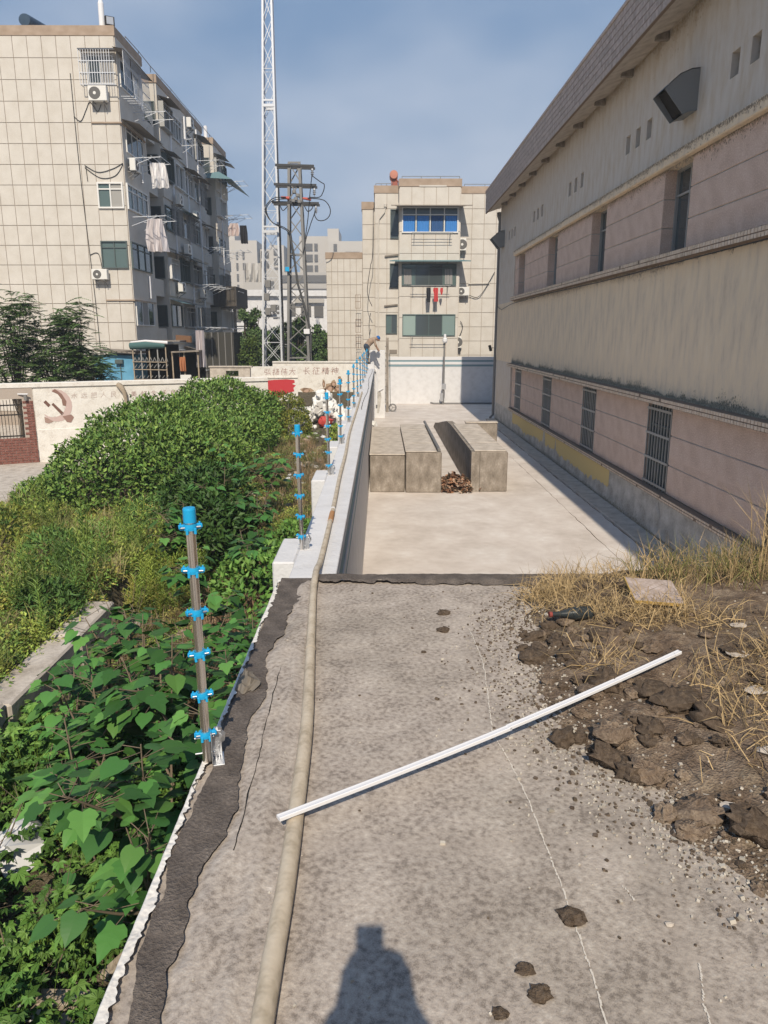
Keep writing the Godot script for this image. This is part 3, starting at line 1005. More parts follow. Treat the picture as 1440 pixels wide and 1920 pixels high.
	specks(b, "stain", X + 0.027, 4.86, 9.0, 33.8, 5000, 0.09, -1.0, br, 24)
	specks(b, "stain", X - 0.003, 3.0, 9.0, 33.8, 9000, 0.07, -1.0, br, 25)
	specks(b, "stain", X - 0.003, -2.60, 6.0, 38.2, 9000, 0.07, 1.0, dk, 26)
	specks(b, "stain", X - 0.003, 7.5, 9.0, 38.2, 9000, 0.16, -1.0, [C(0.50, 0.38, 0.25), C(0.42, 0.34, 0.25)], 28)
	streaks(b, "yellow_paint", X - 0.005, -1.76, 18.7, 33.0, 0.12, 0.40, 0.62, -1.0, mt(0.62, 0.48, 0.22, 0.95), 27)
	# corner drain pipe with hopper
	g = Geo.new()
	g.tube([V(5.80, 7.0, 38.52), V(5.78, 6.7, 38.52), V(5.76, -2.45, 38.52), V(5.60, -2.60, 38.45)], 0.065, 8)
	var dp := part(b, "drain_pipe", g, M.galv_old)
	g = Geo.new()
	g.lathe(V(5.80, 6.9, 38.52), [[0.07, 0.0], [0.16, 0.25], [0.16, 0.42], [0.001, 0.42]], 8)
	part(dp, "hopper", g, M.galv_old)
	# ventilation cowls
	var hm := mt(0.24, 0.245, 0.245, 0.7, 0.2)
	for hd in [[15.05, "large grey metal ventilation cowl high on the near part of the hall wall"], [37.0, "grey metal ventilation cowl at the far end of the hall wall"]]:
		var t := thing("ventilation_cowl", hd[1], "vent cowl", V(X, 5.9, hd[0]), "ventilation cowls")
		var top := [Vector2(0.0, 0.40), Vector2(-0.16, 0.385), Vector2(-0.36, 0.30), Vector2(-0.50, 0.18), Vector2(-0.62, 0.06)]
		var bot := [Vector2(0.0, -0.30), Vector2(-0.06, -0.31), Vector2(-0.14, -0.32), Vector2(-0.20, -0.34), Vector2(-0.26, -0.37)]
		for zz in [0.0, -0.62]:
			var q := PackedVector2Array(top)
			for k in 5: q.push_back(bot[4 - k])
			part(t, "side_sheet", Geo.new().prism(q, zz - 0.012, zz), hm)
		for e in [[top, "top_sheet", 0.012], [bot, "bottom_sheet", 0.0]]:
			g = Geo.new()
			for k in 4:
				var a: Vector2 = e[0][k]
				var c: Vector2 = e[0][k + 1]
				g.quad(Vector3(a.x, a.y + e[2], 0.02), Vector3(c.x, c.y + e[2], 0.02), Vector3(c.x, c.y + e[2], -0.65), Vector3(a.x, a.y + e[2], -0.65))
			part(t, e[1], g, hm)
		g = Geo.new()
		g.quad(Vector3(-0.52, 0.10, -0.005), Vector3(-0.22, -0.30, -0.005), Vector3(-0.22, -0.30, -0.60), Vector3(-0.52, 0.10, -0.60))
		part(t, "louvre", g, M.dark)
	# floodlight and a sagging wire at the corner
	var fl := thing("floodlight", "small dark floodlight on the far corner of the hall", "floodlight", V(5.66, 0.9, 38.55))
	part(fl, "housing", Geo.new().box(Vector3(-0.14, 0, 0), Vector3(0.12, 0.30, 0.26), 0.02, Basis(Vector3.BACK, 0.25)), M.iron)
	part(fl, "arm", Geo.new().bar(Vector3(-0.1, 0, 0), Vector3(0.1, 0.02, 0), 0.03), M.iron)
	g = Geo.new()
	g.tube([V(X - 0.03, 2.9, 38.3), V(X - 0.04, 2.72, 37.0), V(X - 0.17, 2.86, 33.5), V(X - 0.17, 2.93, 26.0), V(X - 0.17, 2.90, 20.0), V(X - 0.17, 2.96, 10.0)], 0.012, 5)
	solo("wall_cable", g, M.wire, "dark cable sagging along the tiled ledge of the hall", "cable")
	# render patch that has come away from the plinth
	g = Geo.new()
	g.rock(V(X, -2.1, 15.3), Vector3(0.035, 0.28, 0.16), 3, 0.12)
	part(b, "loose_render", g, M.plinth)

func far_building() -> void:
	var b := thing("apartment_building", "cream panelled apartment block with blue curtained bay windows at the end of the yard", "building")
	var d := 49.5
	var g := Geo.new()
	g.bx(-0.37, -3.0, -d, 14.0, 10.45, -d - 12.0)
	part(b, "wall", g, M.joint)
	g = Geo.new()
	g.bx(-1.17, -3.0, -d - 1.0, -0.37, 9.7, -d - 12.0)
	part(b, "stair_wall", g, M.joint)
	g = Geo.new()
	g.bx(1.15, -3.0, -48.65, 4.88, 10.70, -d)
	part(b, "bay", g, M.joint)
	wall_panels(b, face(V(0, 0, d)), -0.37, 1.15, 0.0, 10.05, 0.76, 0.89, M.panel)
	wall_panels(b, face(V(0, 0, d)), 4.88, 9.5, 0.0, 10.05, 0.76, 0.89, M.panel)
	wall_panels(b, face(V(0, 0, 48.65)), 1.15, 4.88, 0.0, 10.28, 0.746, 1.28, M.panel)
	wall_panels(b, face(V(0, 0, d + 1.0)), -1.17, -0.37, 0.0, 9.25, 0.8, 0.89, M.panel)
	wall_panels(b, face(V(1.15, 0, d), Vector3.BACK, Vector3.LEFT), 0.0, 0.85, 0.0, 10.2, 0.85, 1.28, M.panel)
	wall_panels(b, face(V(4.88, 0, 48.65), Vector3.FORWARD, Vector3.RIGHT), 0.0, 0.85, 0.0, 10.2, 0.85, 1.28, M.panel)
	for q in [[-0.42, 1.14, 10.05, 10.5, 49.44], [4.89, 14.0, 10.03, 10.46, 49.44], [1.10, 4.94, 10.29, 10.74, 48.59], [-1.22, -0.44, 9.26, 9.72, 50.44]]:
		g = Geo.new()
		g.bx(q[0], q[2], -q[4], q[1], q[3], -q[4] - 6.0, 0.01)
		part(b, "roof_band", g, M.band)
	g = Geo.new(); g.bx(2.35, 10.28, -48.585, 4.0, 10.37, -48.62); part(b, "plaque", g, M.panel)
	# windows of the bay
	var fb := face(V(0, 0, 48.615))
	var w1 := window(b, fb, 1.30, 7.63, 3.46, 1.5, 4, 0.70, M.frame_white, [M.glass], 0.09, 0.07)
	for k in 4:
		g = Geo.new()
		for j in 14:
			var xa := 1.38 + 0.865 * k + 0.05 * j
			var za := 0.035 + 0.02 * sin(j * 1.9 + k)
			var zb := 0.035 + 0.02 * sin((j + 1) * 1.9 + k)
			g.quad(fb * Vector3(xa, 7.70, za), fb * Vector3(xa + 0.05, 7.70, zb), fb * Vector3(xa + 0.05, 8.62, zb), fb * Vector3(xa, 8.62, za))
		part(w1, "curtain", g, M.curtain_blue if k != 2 else mt(0.04, 0.10, 0.24, 0.9))
	var w2 := window(b, fb, 1.30, 4.52, 3.40, 1.30, 4, 0.80, M.frame_dark, [M.glass_green, M.glass, M.glass, M.glass_green], 0.08)
	for k in [0, 3]:
		g = Geo.new()
		for j in 8:
			var xa: float = 1.45 + 0.85 * k + 0.06 * j
			g.quad(fb * Vector3(xa, 4.6, 0.03 + 0.02 * sin(j * 2.1)), fb * Vector3(xa + 0.06, 4.6, 0.03 + 0.02 * sin(j * 2.1 + 2.1)), fb * Vector3(xa + 0.04, 5.5, 0.03 + 0.02 * sin(j * 2.1 + 2.1)), fb * Vector3(xa - 0.02, 5.5, 0.03 + 0.02 * sin(j * 2.1)))
		part(w2, "curtain", g, M.cloth_grey)
	window(b, fb, 1.36, 1.48, 3.34, 1.32, 4, 0.0, M.glass_green, [mt(0.28, 0.36, 0.34, 0.2), M.glass, M.glass, mt(0.2, 0.27, 0.26, 0.2)], 0.07)
	var fd := face(V(0, 0, d - 0.03))
	window(b, fd, 0.60, 7.40, 0.53, 1.72, 1, 0.0, M.frame_dark, [M.glass], 0.08)
	window(b, fd, 0.57, 4.44, 0.56, 1.48, 1, 0.0, M.frame_dark, [M.glass], 0.08)
	window(b, fd, 0.32, 1.61, 0.73, 1.20, 2, 0.0, M.frame_dark, [M.glass_green, M.glass], 0.08)
	for q in [[9.20, M.canopy_grey, 0.62, 5.52], [6.03, M.canopy_teal, 0.54, 5.50]]:
		g = Geo.new()
		var yy: float = q[0]
		g.quad(V(q[2] + 0.4, yy + 0.12, 49.5), V(q[2], yy - 0.08, 47.75), V(q[3], yy - 0.08, 47.75), V(q[3] - 0.4, yy + 0.12, 49.5))
		g.quad(V(q[2], yy - 0.08, 47.75), V(q[2], yy - 0.14, 47.75), V(q[3], yy - 0.14, 47.75), V(q[3], yy - 0.08, 47.75))
		g.quad(V(q[2] + 0.4, yy + 0.10, 49.5), V(q[3] - 0.4, yy + 0.10, 49.5), V(q[3], yy - 0.10, 47.75), V(q[2], yy - 0.10, 47.75))
		part(b, "canopy", g, q[1])
	for q in [[2.05, 7.50, 2.2, 3], [2.0, 4.42, 2.15, 2], [1.98, 1.34, 2.0, 2]]:
		rack(b, face(V(q[0], q[1], 48.62)), q[2], 0.75, q[3], M.bars, 0.45)
	# stub rails, small service hatch, pipes and loose wires
	for q in [[0.25, 6.35, 1.1, 6.43], [0.22, 3.33, 1.08, 3.42]]:
		part(b, "awning_stub", Geo.new().bar(V(q[0], q[1], 49.40), V(q[2], q[3], 49.40), 0.10, 0.08), M.canopy_grey)
	part(b, "hatch", Geo.new().bx(0.55, 0.35, -49.44, 1.05, 0.60, -49.47), M.canopy_grey)
	g = Geo.new()
	g.tube([V(0.29, 9.3, 49.4), V(0.24, 8.95, 49.4), V(-0.10, 8.55, 49.4), V(-0.14, 8.2, 49.4), V(-0.16, 0.0, 49.4)], 0.045, 6)
	g.tube([V(0.29, 9.42, 49.4), V(0.29, 9.25, 49.4)], 0.09, 8)
	part(b, "waste_pipe", g, M.panel)
	g = Geo.new()
	g.tube([V(5.55, 4.7, 49.38), V(6.9, 4.72, 49.38)], 0.035, 6)
	part(b, "wall_pipe", g, M.panel)
	for q in [[-0.45, 9.2, -0.5, 6.6, -0.6, 5.9], [-0.62, 5.9, -0.85, 4.2, -0.55, 3.3], [-0.65, 2.9, -0.75, 2.2, -0.72, 1.5], [5.6, 4.0, 6.3, 3.95, 7.2, 5.4], [5.1, 2.4, 5.25, 2.0, 5.0, 1.3]]:
		g = Geo.new()
		g.tube(smooth_path([V(q[0], q[1], 49.36), V(q[2], q[3], 49.34), V(q[4], q[5], 49.36)]), 0.02, 5)
		part(b, "wire", g, M.wire)
	for yy in [1.13, 2.1, 3.6]:
		g = Geo.new()
		for k in 3: g.bx(-1.62 + 0.16 * k, yy - 0.42, -49.30, -1.60 + 0.16 * k, yy + 0.42, -49.32)
		for k in 3: g.bx(-1.62, yy - 0.42 + 0.41 * k, -49.32, -1.28, yy - 0.40 + 0.41 * k, -49.34)
		part(b, "ladder_cage", g, M.rust)
	g = Geo.new()
	for q in [[1.3, 4.8, 10.9, 48.8], [-0.3, 0.7, 10.65, 49.7], [5.2, 9.0, 10.62, 49.7]]:
		g.tube([V(q[0], q[2], q[3]), V(q[1], q[2], q[3])], 0.018, 5)
		for k in 4:
			var xx: float = lerpf(q[0], q[1], k / 3.0)
			g.tube([V(xx, q[2] - 0.25, q[3]), V(xx, q[2], q[3])], 0.018, 5)
	part(b, "roof_rail", g, M.galv_old)
	var lw := thing("apartment_building", "lower cream panelled wing left of the apartment block, behind the slogan wall", "building")
	g = Geo.new(); g.bx(-3.52, -3.0, -50.6, -1.18, 6.3, -58.0); part(lw, "wall", g, M.joint)
	wall_panels(lw, face(V(0, 0, 50.6)), -3.52, -1.18, -0.6, 6.3, 0.40, 0.80, M.panel)
	g = Geo.new(); g.bx(-3.57, 6.3, -50.55, -1.18, 6.7, -58.0, 0.01); part(lw, "roof_band", g, M.band)
	aircon("narrow air conditioner hung side-on right of the blue curtained window", face(V(5.12, 6.65, 49.42), Vector3.RIGHT, Vector3.BACK), 0.40, 0.72)
	aircon("white air conditioner with a round fan beside the hanging red clothes", face(V(5.18, 3.95, 49.42)), 0.78, 0.52)
	aircon("air conditioner low on the cream block beside the lowest bay window", face(V(4.98, 0.72, 49.42)), 0.38, 0.72)
	hanging("trousers", "dark trousers hanging below the middle bay window", "trousers", face(V(2.95, 4.38, 47.95)), [[0.0, 0.13, 0.13], [-0.3, 0.14, 0.14], [-0.55, 0.12, 0.13], [-0.88, 0.10, 0.11]], M.cloth_dark, 0.03, 3)
	hanging("red_clothes", "long red garment hanging below the middle bay window", "clothes", face(V(3.41, 4.36, 47.95)), [[0.0, 0.16, 0.12], [-0.15, 0.18, 0.14], [-0.4, 0.12, 0.12], [-0.82, 0.14, 0.14]], M.cloth_red, 0.03, 5)
	hanging("red_clothes", "small red cloth hanging right of the long red garment", "clothes", face(V(3.76, 4.36, 47.95)), [[0.0, 0.08, 0.08], [-0.2, 0.10, 0.08], [-0.42, 0.03, 0.03]], M.cloth_red, 0.03, 7)
	# round water heater tank on the roof
	var t := thing("water_heater", "salmon coloured round water heater tank on the cream block roof", "water heater", V(0.82, 10.5, 50.2))
	var sal := mt(0.50, 0.22, 0.16, 0.6)
	part(t, "tank", Geo.new().lathe(Vector3(0, 0.72, 0.35), [[0.001, 0.0], [0.24, 0.02], [0.26, 0.08], [0.26, 1.1], [0.001, 1.12]], 16, Basis(Vector3.RIGHT, Vector3.FORWARD, Vector3.UP)), sal)
	g = Geo.new()
	g.bar(Vector3(-0.15, 0, 0.2), Vector3(-0.12, 0.6, 0.1), 0.06); g.bar(Vector3(0.15, 0, 0.2), Vector3(0.12, 0.6, 0.1), 0.06)
	g.box(Vector3(0.08, 0.25, 0.0), Vector3(0.35, 0.4, 0.3), 0.03); g.bar(Vector3(0.15, 0.5, 0.2), Vector3(0.45, 0.05, 0.2), 0.05)
	part(t, "stand", g, mt(0.33, 0.12, 0.09, 0.8))
	# striped end wall of the yard
	var w := thing("end_wall", "white end wall of the yard with two teal stripes along its top", "wall", V(6, -2.65, 47))
	var o := w.position
	g = Geo.new(); g.bx(0.3, -2.9, -47.0, 14.0, -0.08, -47.3)
	part(w, "wall_body", shift(g, -o), M.white)
	var yb := [[-0.36, -0.24, M.paint_teal, 0.03], [-0.24, -0.08, M.paint_white, 0.05], [-0.08, 0.03, M.paint_teal, 0.04], [0.03, 0.22, M.paint_white, 0.06]]
	g = Geo.new(); g.bx(0.3, -2.9, -46.99, 14.0, -0.361, -47.05); part(w, "wall_face", shift(g, -o), M.white)
	for q in yb:
		g = Geo.new(); g.bx(0.3, q[0], -47.0 + q[3], 14.0, q[1], -47.32)
		part(w, "stripe", shift(g, -o), q[2])
	# pier at the corner, with its pipe and the patch of bare render
	var p := thing("corner_pier", "tall white pier where the boundary wall ends, with a white pipe", "pier", V(0.0, -2.65, 39.3))
	o = p.position
	g = Geo.new(); g.bx(-0.55, -2.9, -38.9, 0.22, 0.78, -39.7, 0.015); part(p, "body", shift(g, -o), M.white)
	g = Geo.new(); g.tube([V(-0.62, -0.16, 38.7), V(-0.30, -0.14, 38.7), V(-0.22, -0.20, 38.7), V(-0.20, -0.4, 38.7), V(-0.22, -1.95, 38.7)], 0.04, 8)
	part(p, "pipe", shift(g, -o), M.pvc)
	g = Geo.new(); g.prism(PackedVector2Array([Vector2(-0.20, -1.3), Vector2(-0.02, -1.28), Vector2(0.03, -1.6), Vector2(-0.03, -2.0), Vector2(-0.10, -2.4), Vector2(-0.2, -2.4)]), -38.9, -38.893)
	part(p, "bare_render", shift(g, -o), M.plinth)
	g = Geo.new(); g.bar(V(-0.1, -1.25, 38.86), V(0.12, -1.12, 38.86), 0.05); part(p, "peg", shift(g, -o), M.pvc)
	# gate post with hinges
	var gp := thing("gate_post", "tall weathered dark gate leaf edge beside the white corner pier", "gate post", V(0.36, -2.65, 41.9))
	part(gp, "post", Geo.new().box(Vector3(0, 2.0, 0), Vector3(0.15, 4.1, 0.10), 0.01), M.concrete)
	g = Geo.new()
	for k in 9: g.box(Vector3(-0.09, 0.7 + 0.36 * k, 0.05), Vector3(0.07, 0.05, 0.05))
	part(gp, "hinge", g, M.galv_old)
	g = Geo.new(); g.tube([Vector3(0.16, 0.3, 0.0), Vector3(0.14, 2.0, 0.0), Vector3(0.13, 3.2, 0.0)], 0.02, 6)
	part(gp, "conduit", g, M.wire)
	var vw := thing("hand_wheel", "small round hand wheel lying at the foot of the gate post", "wheel", V(0.66, -2.65, 42.1))
	var ring := []
	for k in 17: ring.push_back(Vector3(cos(TAU * k / 16) * 0.19, 0.23 + sin(TAU * k / 16) * 0.19, 0.0))
	part(vw, "rim", Geo.new().tube(ring, 0.04, 6), M.galv_old)
	g = Geo.new()
	for k in 3: g.bar(Vector3(0, 0.23, 0), Vector3(cos(TAU * k / 3) * 0.19, 0.23 + sin(TAU * k / 3) * 0.19, 0), 0.03)
	part(vw, "spoke", g, M.galv_old)
	# camera mast in front of the end wall
	var mast := thing("camera_mast", "grey steel mast with a white dome camera before the striped end wall", "camera mast", V(3.84, -2.65, 46.5))
	part(mast, "pole", Geo.new().tube([Vector3(0, 0, 0), Vector3(0.02, 2.0, 0), Vector3(0.03, 3.9, 0)], [0.075, 0.06, 0.04], 8), M.galv_old)
	var dm := part(mast, "dome_camera", Geo.new().lathe(Vector3(0.05, 3.7, 0.05), [[0.001, 0.55], [0.08, 0.5], [0.08, 0.30], [0.15, 0.26], [0.15, 0.12], [0.10, 0.0], [0.001, -0.03]], 12), M.pvc)
	part(dm, "lens", Geo.new().lathe(Vector3(0.05, 3.72, 0.13), [[0.001, -0.06], [0.06, 0.0], [0.001, 0.06]], 8), M.dark)
	part(mast, "junction_box", Geo.new().box(Vector3(0.03, 1.1, 0.08), Vector3(0.24, 0.34, 0.16), 0.01), M.zinc)
	part(mast, "junction_box", Geo.new().box(Vector3(-0.1, 0.45, 0.06), Vector3(0.18, 0.5, 0.14), 0.01), M.zinc)
	g = Geo.new(); g.tube([V(3.1, -2.56, 46.75), V(3.3, -2.60, 46.6), V(6.5, -2.60, 46.7), V(8.0, -2.6, 46.7)], 0.06, 6)
	solo("drain_hose", g, M.galv_old, "grey hose lying along the foot of the striped end wall", "hose")

func left_building() -> void:
	var b := thing("apartment_building", "six storey cream panelled block with caged windows and drying racks on the left", "building")
	var d := 38.0
	var xr := -12.1
	var top := 14.74
	var g := Geo.new()
	g.bx(-34, -3.0, -d, xr, top, -41.8); part(b, "wall", g, M.joint)
	g = Geo.new(); g.bx(-34, -3.0, -41.8, -13.5, top - 0.1, -64.0); part(b, "rear_wall", g, M.panel)
	wall_panels(b, face(V(0, 0, d)), -21.0, xr, -2.2, top, 0.66, 0.90, M.panel)
	g = Geo.new(); g.bx(-34, -3.0, -d + 0.03, -21.0, top, -d - 0.2); part(b, "wall", g, M.panel)
	g = Geo.new(); g.bx(-34, top, -d + 0.05, xr + 0.05, 15.16, -42.0, 0.01); part(b, "roof_band", g, M.band)
	var blocks := [[44.5, 55.0, -12.1], [57.8, 62.2, -11.95]]
	for q in blocks:
		g = Geo.new(); g.bx(-14.5, -3.0, -q[0], q[2], top, -q[1]); part(b, "side_bay", g, M.panel)
		g = Geo.new(); g.bx(-14.5, top, -q[0] + 0.05, q[2] + 0.05, 15.16, -q[1] - 0.05, 0.01); part(b, "roof_band", g, M.band)
	g = Geo.new(); g.bx(xr - 0.2, -3.0, -38.02, xr + 0.03, top, -41.82); part(b, "side_wall", g, M.panel)
	g = Geo.new(); g.bx(-34, top - 0.1, -42, -13.4, 15.10, -64.0); part(b, "roof_band", g, M.band)
	# lifted box edges of the enclosed corner balconies
	for y in [11.13, 3.20]:
		part(b, "balcony_lip", Geo.new().bx(-13.42, y - 0.03, -37.90, xr + 0.10, y + 0.03, -41.6), M.band)
	var F := func(k: int) -> float: return 2.0 + 2.66 * (k - 2)
	# corner windows on the front
	var ff := face(V(0, 0, d - 0.03))
	var fs := face(V(xr + 0.03, 0, d + 0.02), Vector3.FORWARD, Vector3.RIGHT)          # side of the first block: local x runs away from us
	window(b, ff, -13.40, 7.40, 1.22, 1.16, 2, 0.74, M.frame_white, [M.glass_green, mt(0.34, 0.33, 0.31, 0.3)], 0.09, 0.07)
	window(b, ff, -13.45, 4.68, 1.27, 1.26, 2, 0.76, M.frame_dark, [M.glass_green], 0.09, 0.05)
	window(b, fs, 0.05, 7.40, 3.2, 1.16, 4, 0.74, M.frame_white, [M.glass_green, M.glass], 0.07, 0.07)
	window(b, fs, 0.05, 4.68, 3.2, 1.26, 3, 0.76, M.frame_dark, [M.glass, M.glass_green], 0.07)
	window(b, fs, 0.5, 10.0, 2.6, 1.2, 3, 0.8, M.frame_white, [M.glass], 0.05)
	window(b, fs, 0.15, 2.0, 2.9, 1.2, 3, 0.0, M.frame_white, [M.glass, M.cloth_grey], 0.05)
	# caged window on the top floor, wrapping the corner
	window(b, ff, -13.4, 12.75, 1.2, 1.2, 2, 0.0, M.frame_white, [M.glass, M.cloth_grey], 0.05)
	window(b, fs, 0.3, 12.75, 2.8, 1.2, 3, 0.0, M.frame_white, [M.glass], 0.05)
	g = Geo.new()
	var z1 := 0.45
	for k in 13:
		var x := -13.62 + 0.116 * k
		g.bar(ff * Vector3(x, 12.62, z1), ff * Vector3(x, 14.06, z1), 0.022)
	for y in [12.62, 13.1, 13.58, 14.06]:
		g.bar(ff * Vector3(-13.62, y, z1), ff * Vector3(xr + 0.1, y, z1), 0.028)
		g.bar(ff * Vector3(-13.62, y, 0), ff * Vector3(-13.62, y, z1), 0.028)
		g.bar(fs * Vector3(-z1, y, z1), fs * Vector3(3.4, y, z1), 0.028)
	for k in 6: g.bar(fs * Vector3(-0.45 + 0.18 * k, 12.62, z1), fs * Vector3(-0.45 + 0.18 * k, 14.06, z1), 0.022)
	for k in 14: g.bar(fs * Vector3(0.7 + 0.2 * k, 12.3 - 0.04 * k, z1 + 0.1), fs * Vector3(0.7 + 0.2 * k, 14.06, z1), 0.018)
	for k in 9: g.bar(fs * Vector3(0.3 + 0.36 * k, 12.35, 0), fs * Vector3(0.3 + 0.36 * k, 12.35, z1 + 0.15), 0.02)
	part(b, "window_cage", g, M.galv)
	g = Geo.new()
	g.quad(ff * Vector3(-13.64, 14.08, 0.02), ff * Vector3(-13.64, 14.08, 0.5), ff * Vector3(-11.6, 14.08, 0.5), ff * Vector3(-11.6, 14.08, 0.02))
	g.quad(fs * Vector3(-0.5, 14.16, 0.0), fs * Vector3(-0.5, 14.08, 0.5), fs * Vector3(3.9, 14.02, 0.55), fs * Vector3(3.9, 14.16, 0.0))
	part(b, "cage_roof", g, M.canopy_grey)
	# side fronts: windows, hoods, racks and cages on every floor of the two farther bays and the notches between
	var R := RandomNumberGenerator.new(); R.seed = 71
	for q in blocks:
		var sx := face(V(q[2] + 0.01, 0, q[0]), Vector3.FORWARD, Vector3.RIGHT)
		var fx := face(V(-13.5, 0, q[0] - 0.01))
		for k in range(1, 7):
			var y: float = F.call(k)
			var x := 0.15
			while x < q[1] - q[0] - 1.5:
				var w := R.randf_range(1.6, 2.7)
				w = minf(w, q[1] - q[0] - x - 0.2)
				var fm: Material = [M.frame_white, M.frame_dark, M.bars][R.randi() % 3]
				window(b, sx, x, y, w, R.randf_range(1.15, 1.35), 2 + R.randi() % 2, 0.76 if R.randf() < 0.5 else 0.0, fm, [[M.glass, M.glass_green, M.cloth_grey][R.randi() % 3], M.glass], R.randf_range(0.04, 0.3))
				if R.randf() < 0.6:
					g = Geo.new()
					var yy := y + 1.42
					g.quad(sx * Vector3(x - 0.1, yy + 0.12, 0.0), sx * Vector3(x - 0.15, yy - 0.1, 0.75), sx * Vector3(x + w + 0.15, yy - 0.1, 0.75), sx * Vector3(x + w + 0.1, yy + 0.12, 0.0))
					part(b, "hood", g, [M.canopy_grey, M.canopy_teal, M.concrete, M.galv_old][R.randi() % 4])
				if R.randf() < 0.55:
					rack(b, sx * Transform3D(Basis.IDENTITY, Vector3(x + 0.2, y - 0.05, 0)), w - 0.5, R.randf_range(1.0, 1.7), 2 + R.randi() % 2, M.galv, 0.5)
				if R.randf() < 0.22:
					g = Geo.new()
					for j in int(w / 0.14): g.bar(sx * Vector3(x + 0.14 * j, y - 0.2, 0.4), sx * Vector3(x + 0.14 * j, y + 1.3, 0.4), 0.02)
					for j in 4: g.bar(sx * Vector3(x, y - 0.2 + 0.5 * j, 0.4), sx * Vector3(x + w, y - 0.2 + 0.5 * j, 0.4), 0.024)
					part(b, "window_cage", g, M.galv_old)
				x += w + R.randf_range(0.4, 1.0)
			# the lit return of the bay that faces us
			window(b, fx, 0.25, y, 1.0, 1.2, 1, 0.0, M.frame_dark, [M.glass], 0.05)
		g = Geo.new()
		for k in range(1, 7):
			g.bx(q[2] - 0.1, F.call(k) - 0.95, -q[0] + 0.04, q[2] + 0.07, F.call(k) - 0.12, -q[1] - 0.04)
		part(b, "balcony_front", g, M.panel)
	# notch between the bays: balcony openings
	for nt in [[41.85, 44.45], [55.1, 57.7]]:
		var nx := face(V(-13.45, 0, nt[0]), Vector3.FORWARD, Vector3.RIGHT)
		for k in range(1, 7):
			window(b, nx, 0.2, F.call(k) - 0.1, 2.2, 1.5, 2, 0.0, M.frame_dark, [M.glass], 0.05)
			g = Geo.new(); g.bx(-13.4, F.call(k) - 1.0, -nt[0], -12.35, F.call(k) - 0.1, -nt[1]); part(b, "balcony_front", g, M.panel)
	# racks that reach out from the first block
	rack(b, fs * Transform3D(Basis.IDENTITY, Vector3(0.6, 9.75, 0)), 1.6, 1.6, 3, M.galv, 0.4)
	rack(b, fs * Transform3D(Basis.IDENTITY, Vector3(0.5, 7.1, 0)), 1.8, 1.7, 3, M.galv, 0.4)
	rack(b, fs * Transform3D(Basis.IDENTITY, Vector3(2.0, 12.1, 0)), 1.4, 1.6, 2, M.galv, 0.4)
	g = Geo.new(); g.quad(fs * Vector3(0.1, 11.35, 0.0), fs * Vector3(0.0, 11.1, 0.85), fs * Vector3(3.6, 11.0, 0.95), fs * Vector3(3.5, 11.35, 0.0)); part(b, "hood", g, M.canopy_grey)
	# teal awning on the last bay
	g = Geo.new()
	g.quad(V(-14.0, 12.5, 57.4), V(-13.6, 12.35, 56.6), V(-10.5, 12.2, 56.6), V(-11.6, 12.9, 57.7))
	g.quad(V(-11.6, 12.9, 57.7), V(-10.5, 12.2, 56.6), V(-10.3, 12.05, 63.0), V(-11.8, 12.9, 62.2))
	part(b, "awning", g, M.canopy_teal)
	for q in [[12.3, 58.2], [7.6, 58.5], [10.2, 59.5]]:
		rack(b, face(V(-11.9, q[0], q[1]), Vector3.FORWARD, Vector3.RIGHT), 1.8, 2.0, 2, M.galv, 0.6)
	# conduits and wires on the front
	for q in [[[-14.2, 13.2], [-14.15, 9.0], [-13.95, 3.4], [-13.9, 0.0]], [[-14.2, 11.4], [-13.9, 11.2], [-13.6, 11.7], [-13.4, 12.0], [-13.1, 11.6], [-12.9, 11.9]], [[-13.9, 9.3], [-13.3, 9.0], [-12.6, 9.15], [-12.1, 9.4]], [[-13.9, 9.2], [-13.2, 8.75], [-12.5, 8.85], [-12.1, 9.35]], [[-13.85, 9.25], [-13.82, 8.6]], [[-14.0, 5.3], [-13.7, 5.4], [-13.55, 5.2], [-13.45, 4.3]]]:
		var pts := []
		for p in q: pts.push_back(V(p[0], p[1], d - 0.06))
		part(b, "wire", Geo.new().tube(smooth_path(pts), 0.016, 5), M.wire)
	# white down pipes at the bays
	for q in [[-12.02, 41.3, 12.6, 14.5], [-12.02, 46.5, 4.0, 14.6], [-12.02, 50.0, 0.0, 14.5], [-11.88, 59.5, 5.0, 14.3], [-12.02, 53.0, 0.0, 14.5], [-12.02, 40.6, 3.4, 4.5], [-12.02, 40.6, 9.0, 9.8]]:
		part(b, "down_pipe", Geo.new().tube([V(q[0], q[2], q[1]), V(q[0], q[3], q[1])], 0.07, 6), M.pvc)
	# things on its roof
	var t := thing("solar_water_heater", "dark cylindrical water tank at the left end of the left block roof", "water heater", V(-16.1, 15.16, 38.8))
	part(t, "tank", Geo.new().lathe(Vector3(-0.2, 0.42, 0.3), [[0.001, 0.0], [0.26, 0.02], [0.28, 0.1], [0.28, 1.5], [0.001, 1.52]], 14, Basis(Vector3.RIGHT, Vector3(0.25, 0, -1).normalized(), Vector3.UP)), mt(0.05, 0.08, 0.12, 0.5))
	part(t, "stand", Geo.new().bar(Vector3(-0.3, 0.0, 0.2), Vector3(-0.25, 0.3, 0.1), 0.05).bar(Vector3(0.3, 0.0, 0.2), Vector3(0.1, 0.25, 0.1), 0.05), M.galv)
	solo("roof_pipe", Geo.new().lathe(Vector3.ZERO, [[0.001, 0.0], [0.14, 0.0], [0.13, 1.05], [0.08, 1.2], [0.001, 1.22]], 10), M.pvc, "white upright pipe on the left block roof beside a floodlight", "pipe", "", V(-12.68, 15.1, 38.3))
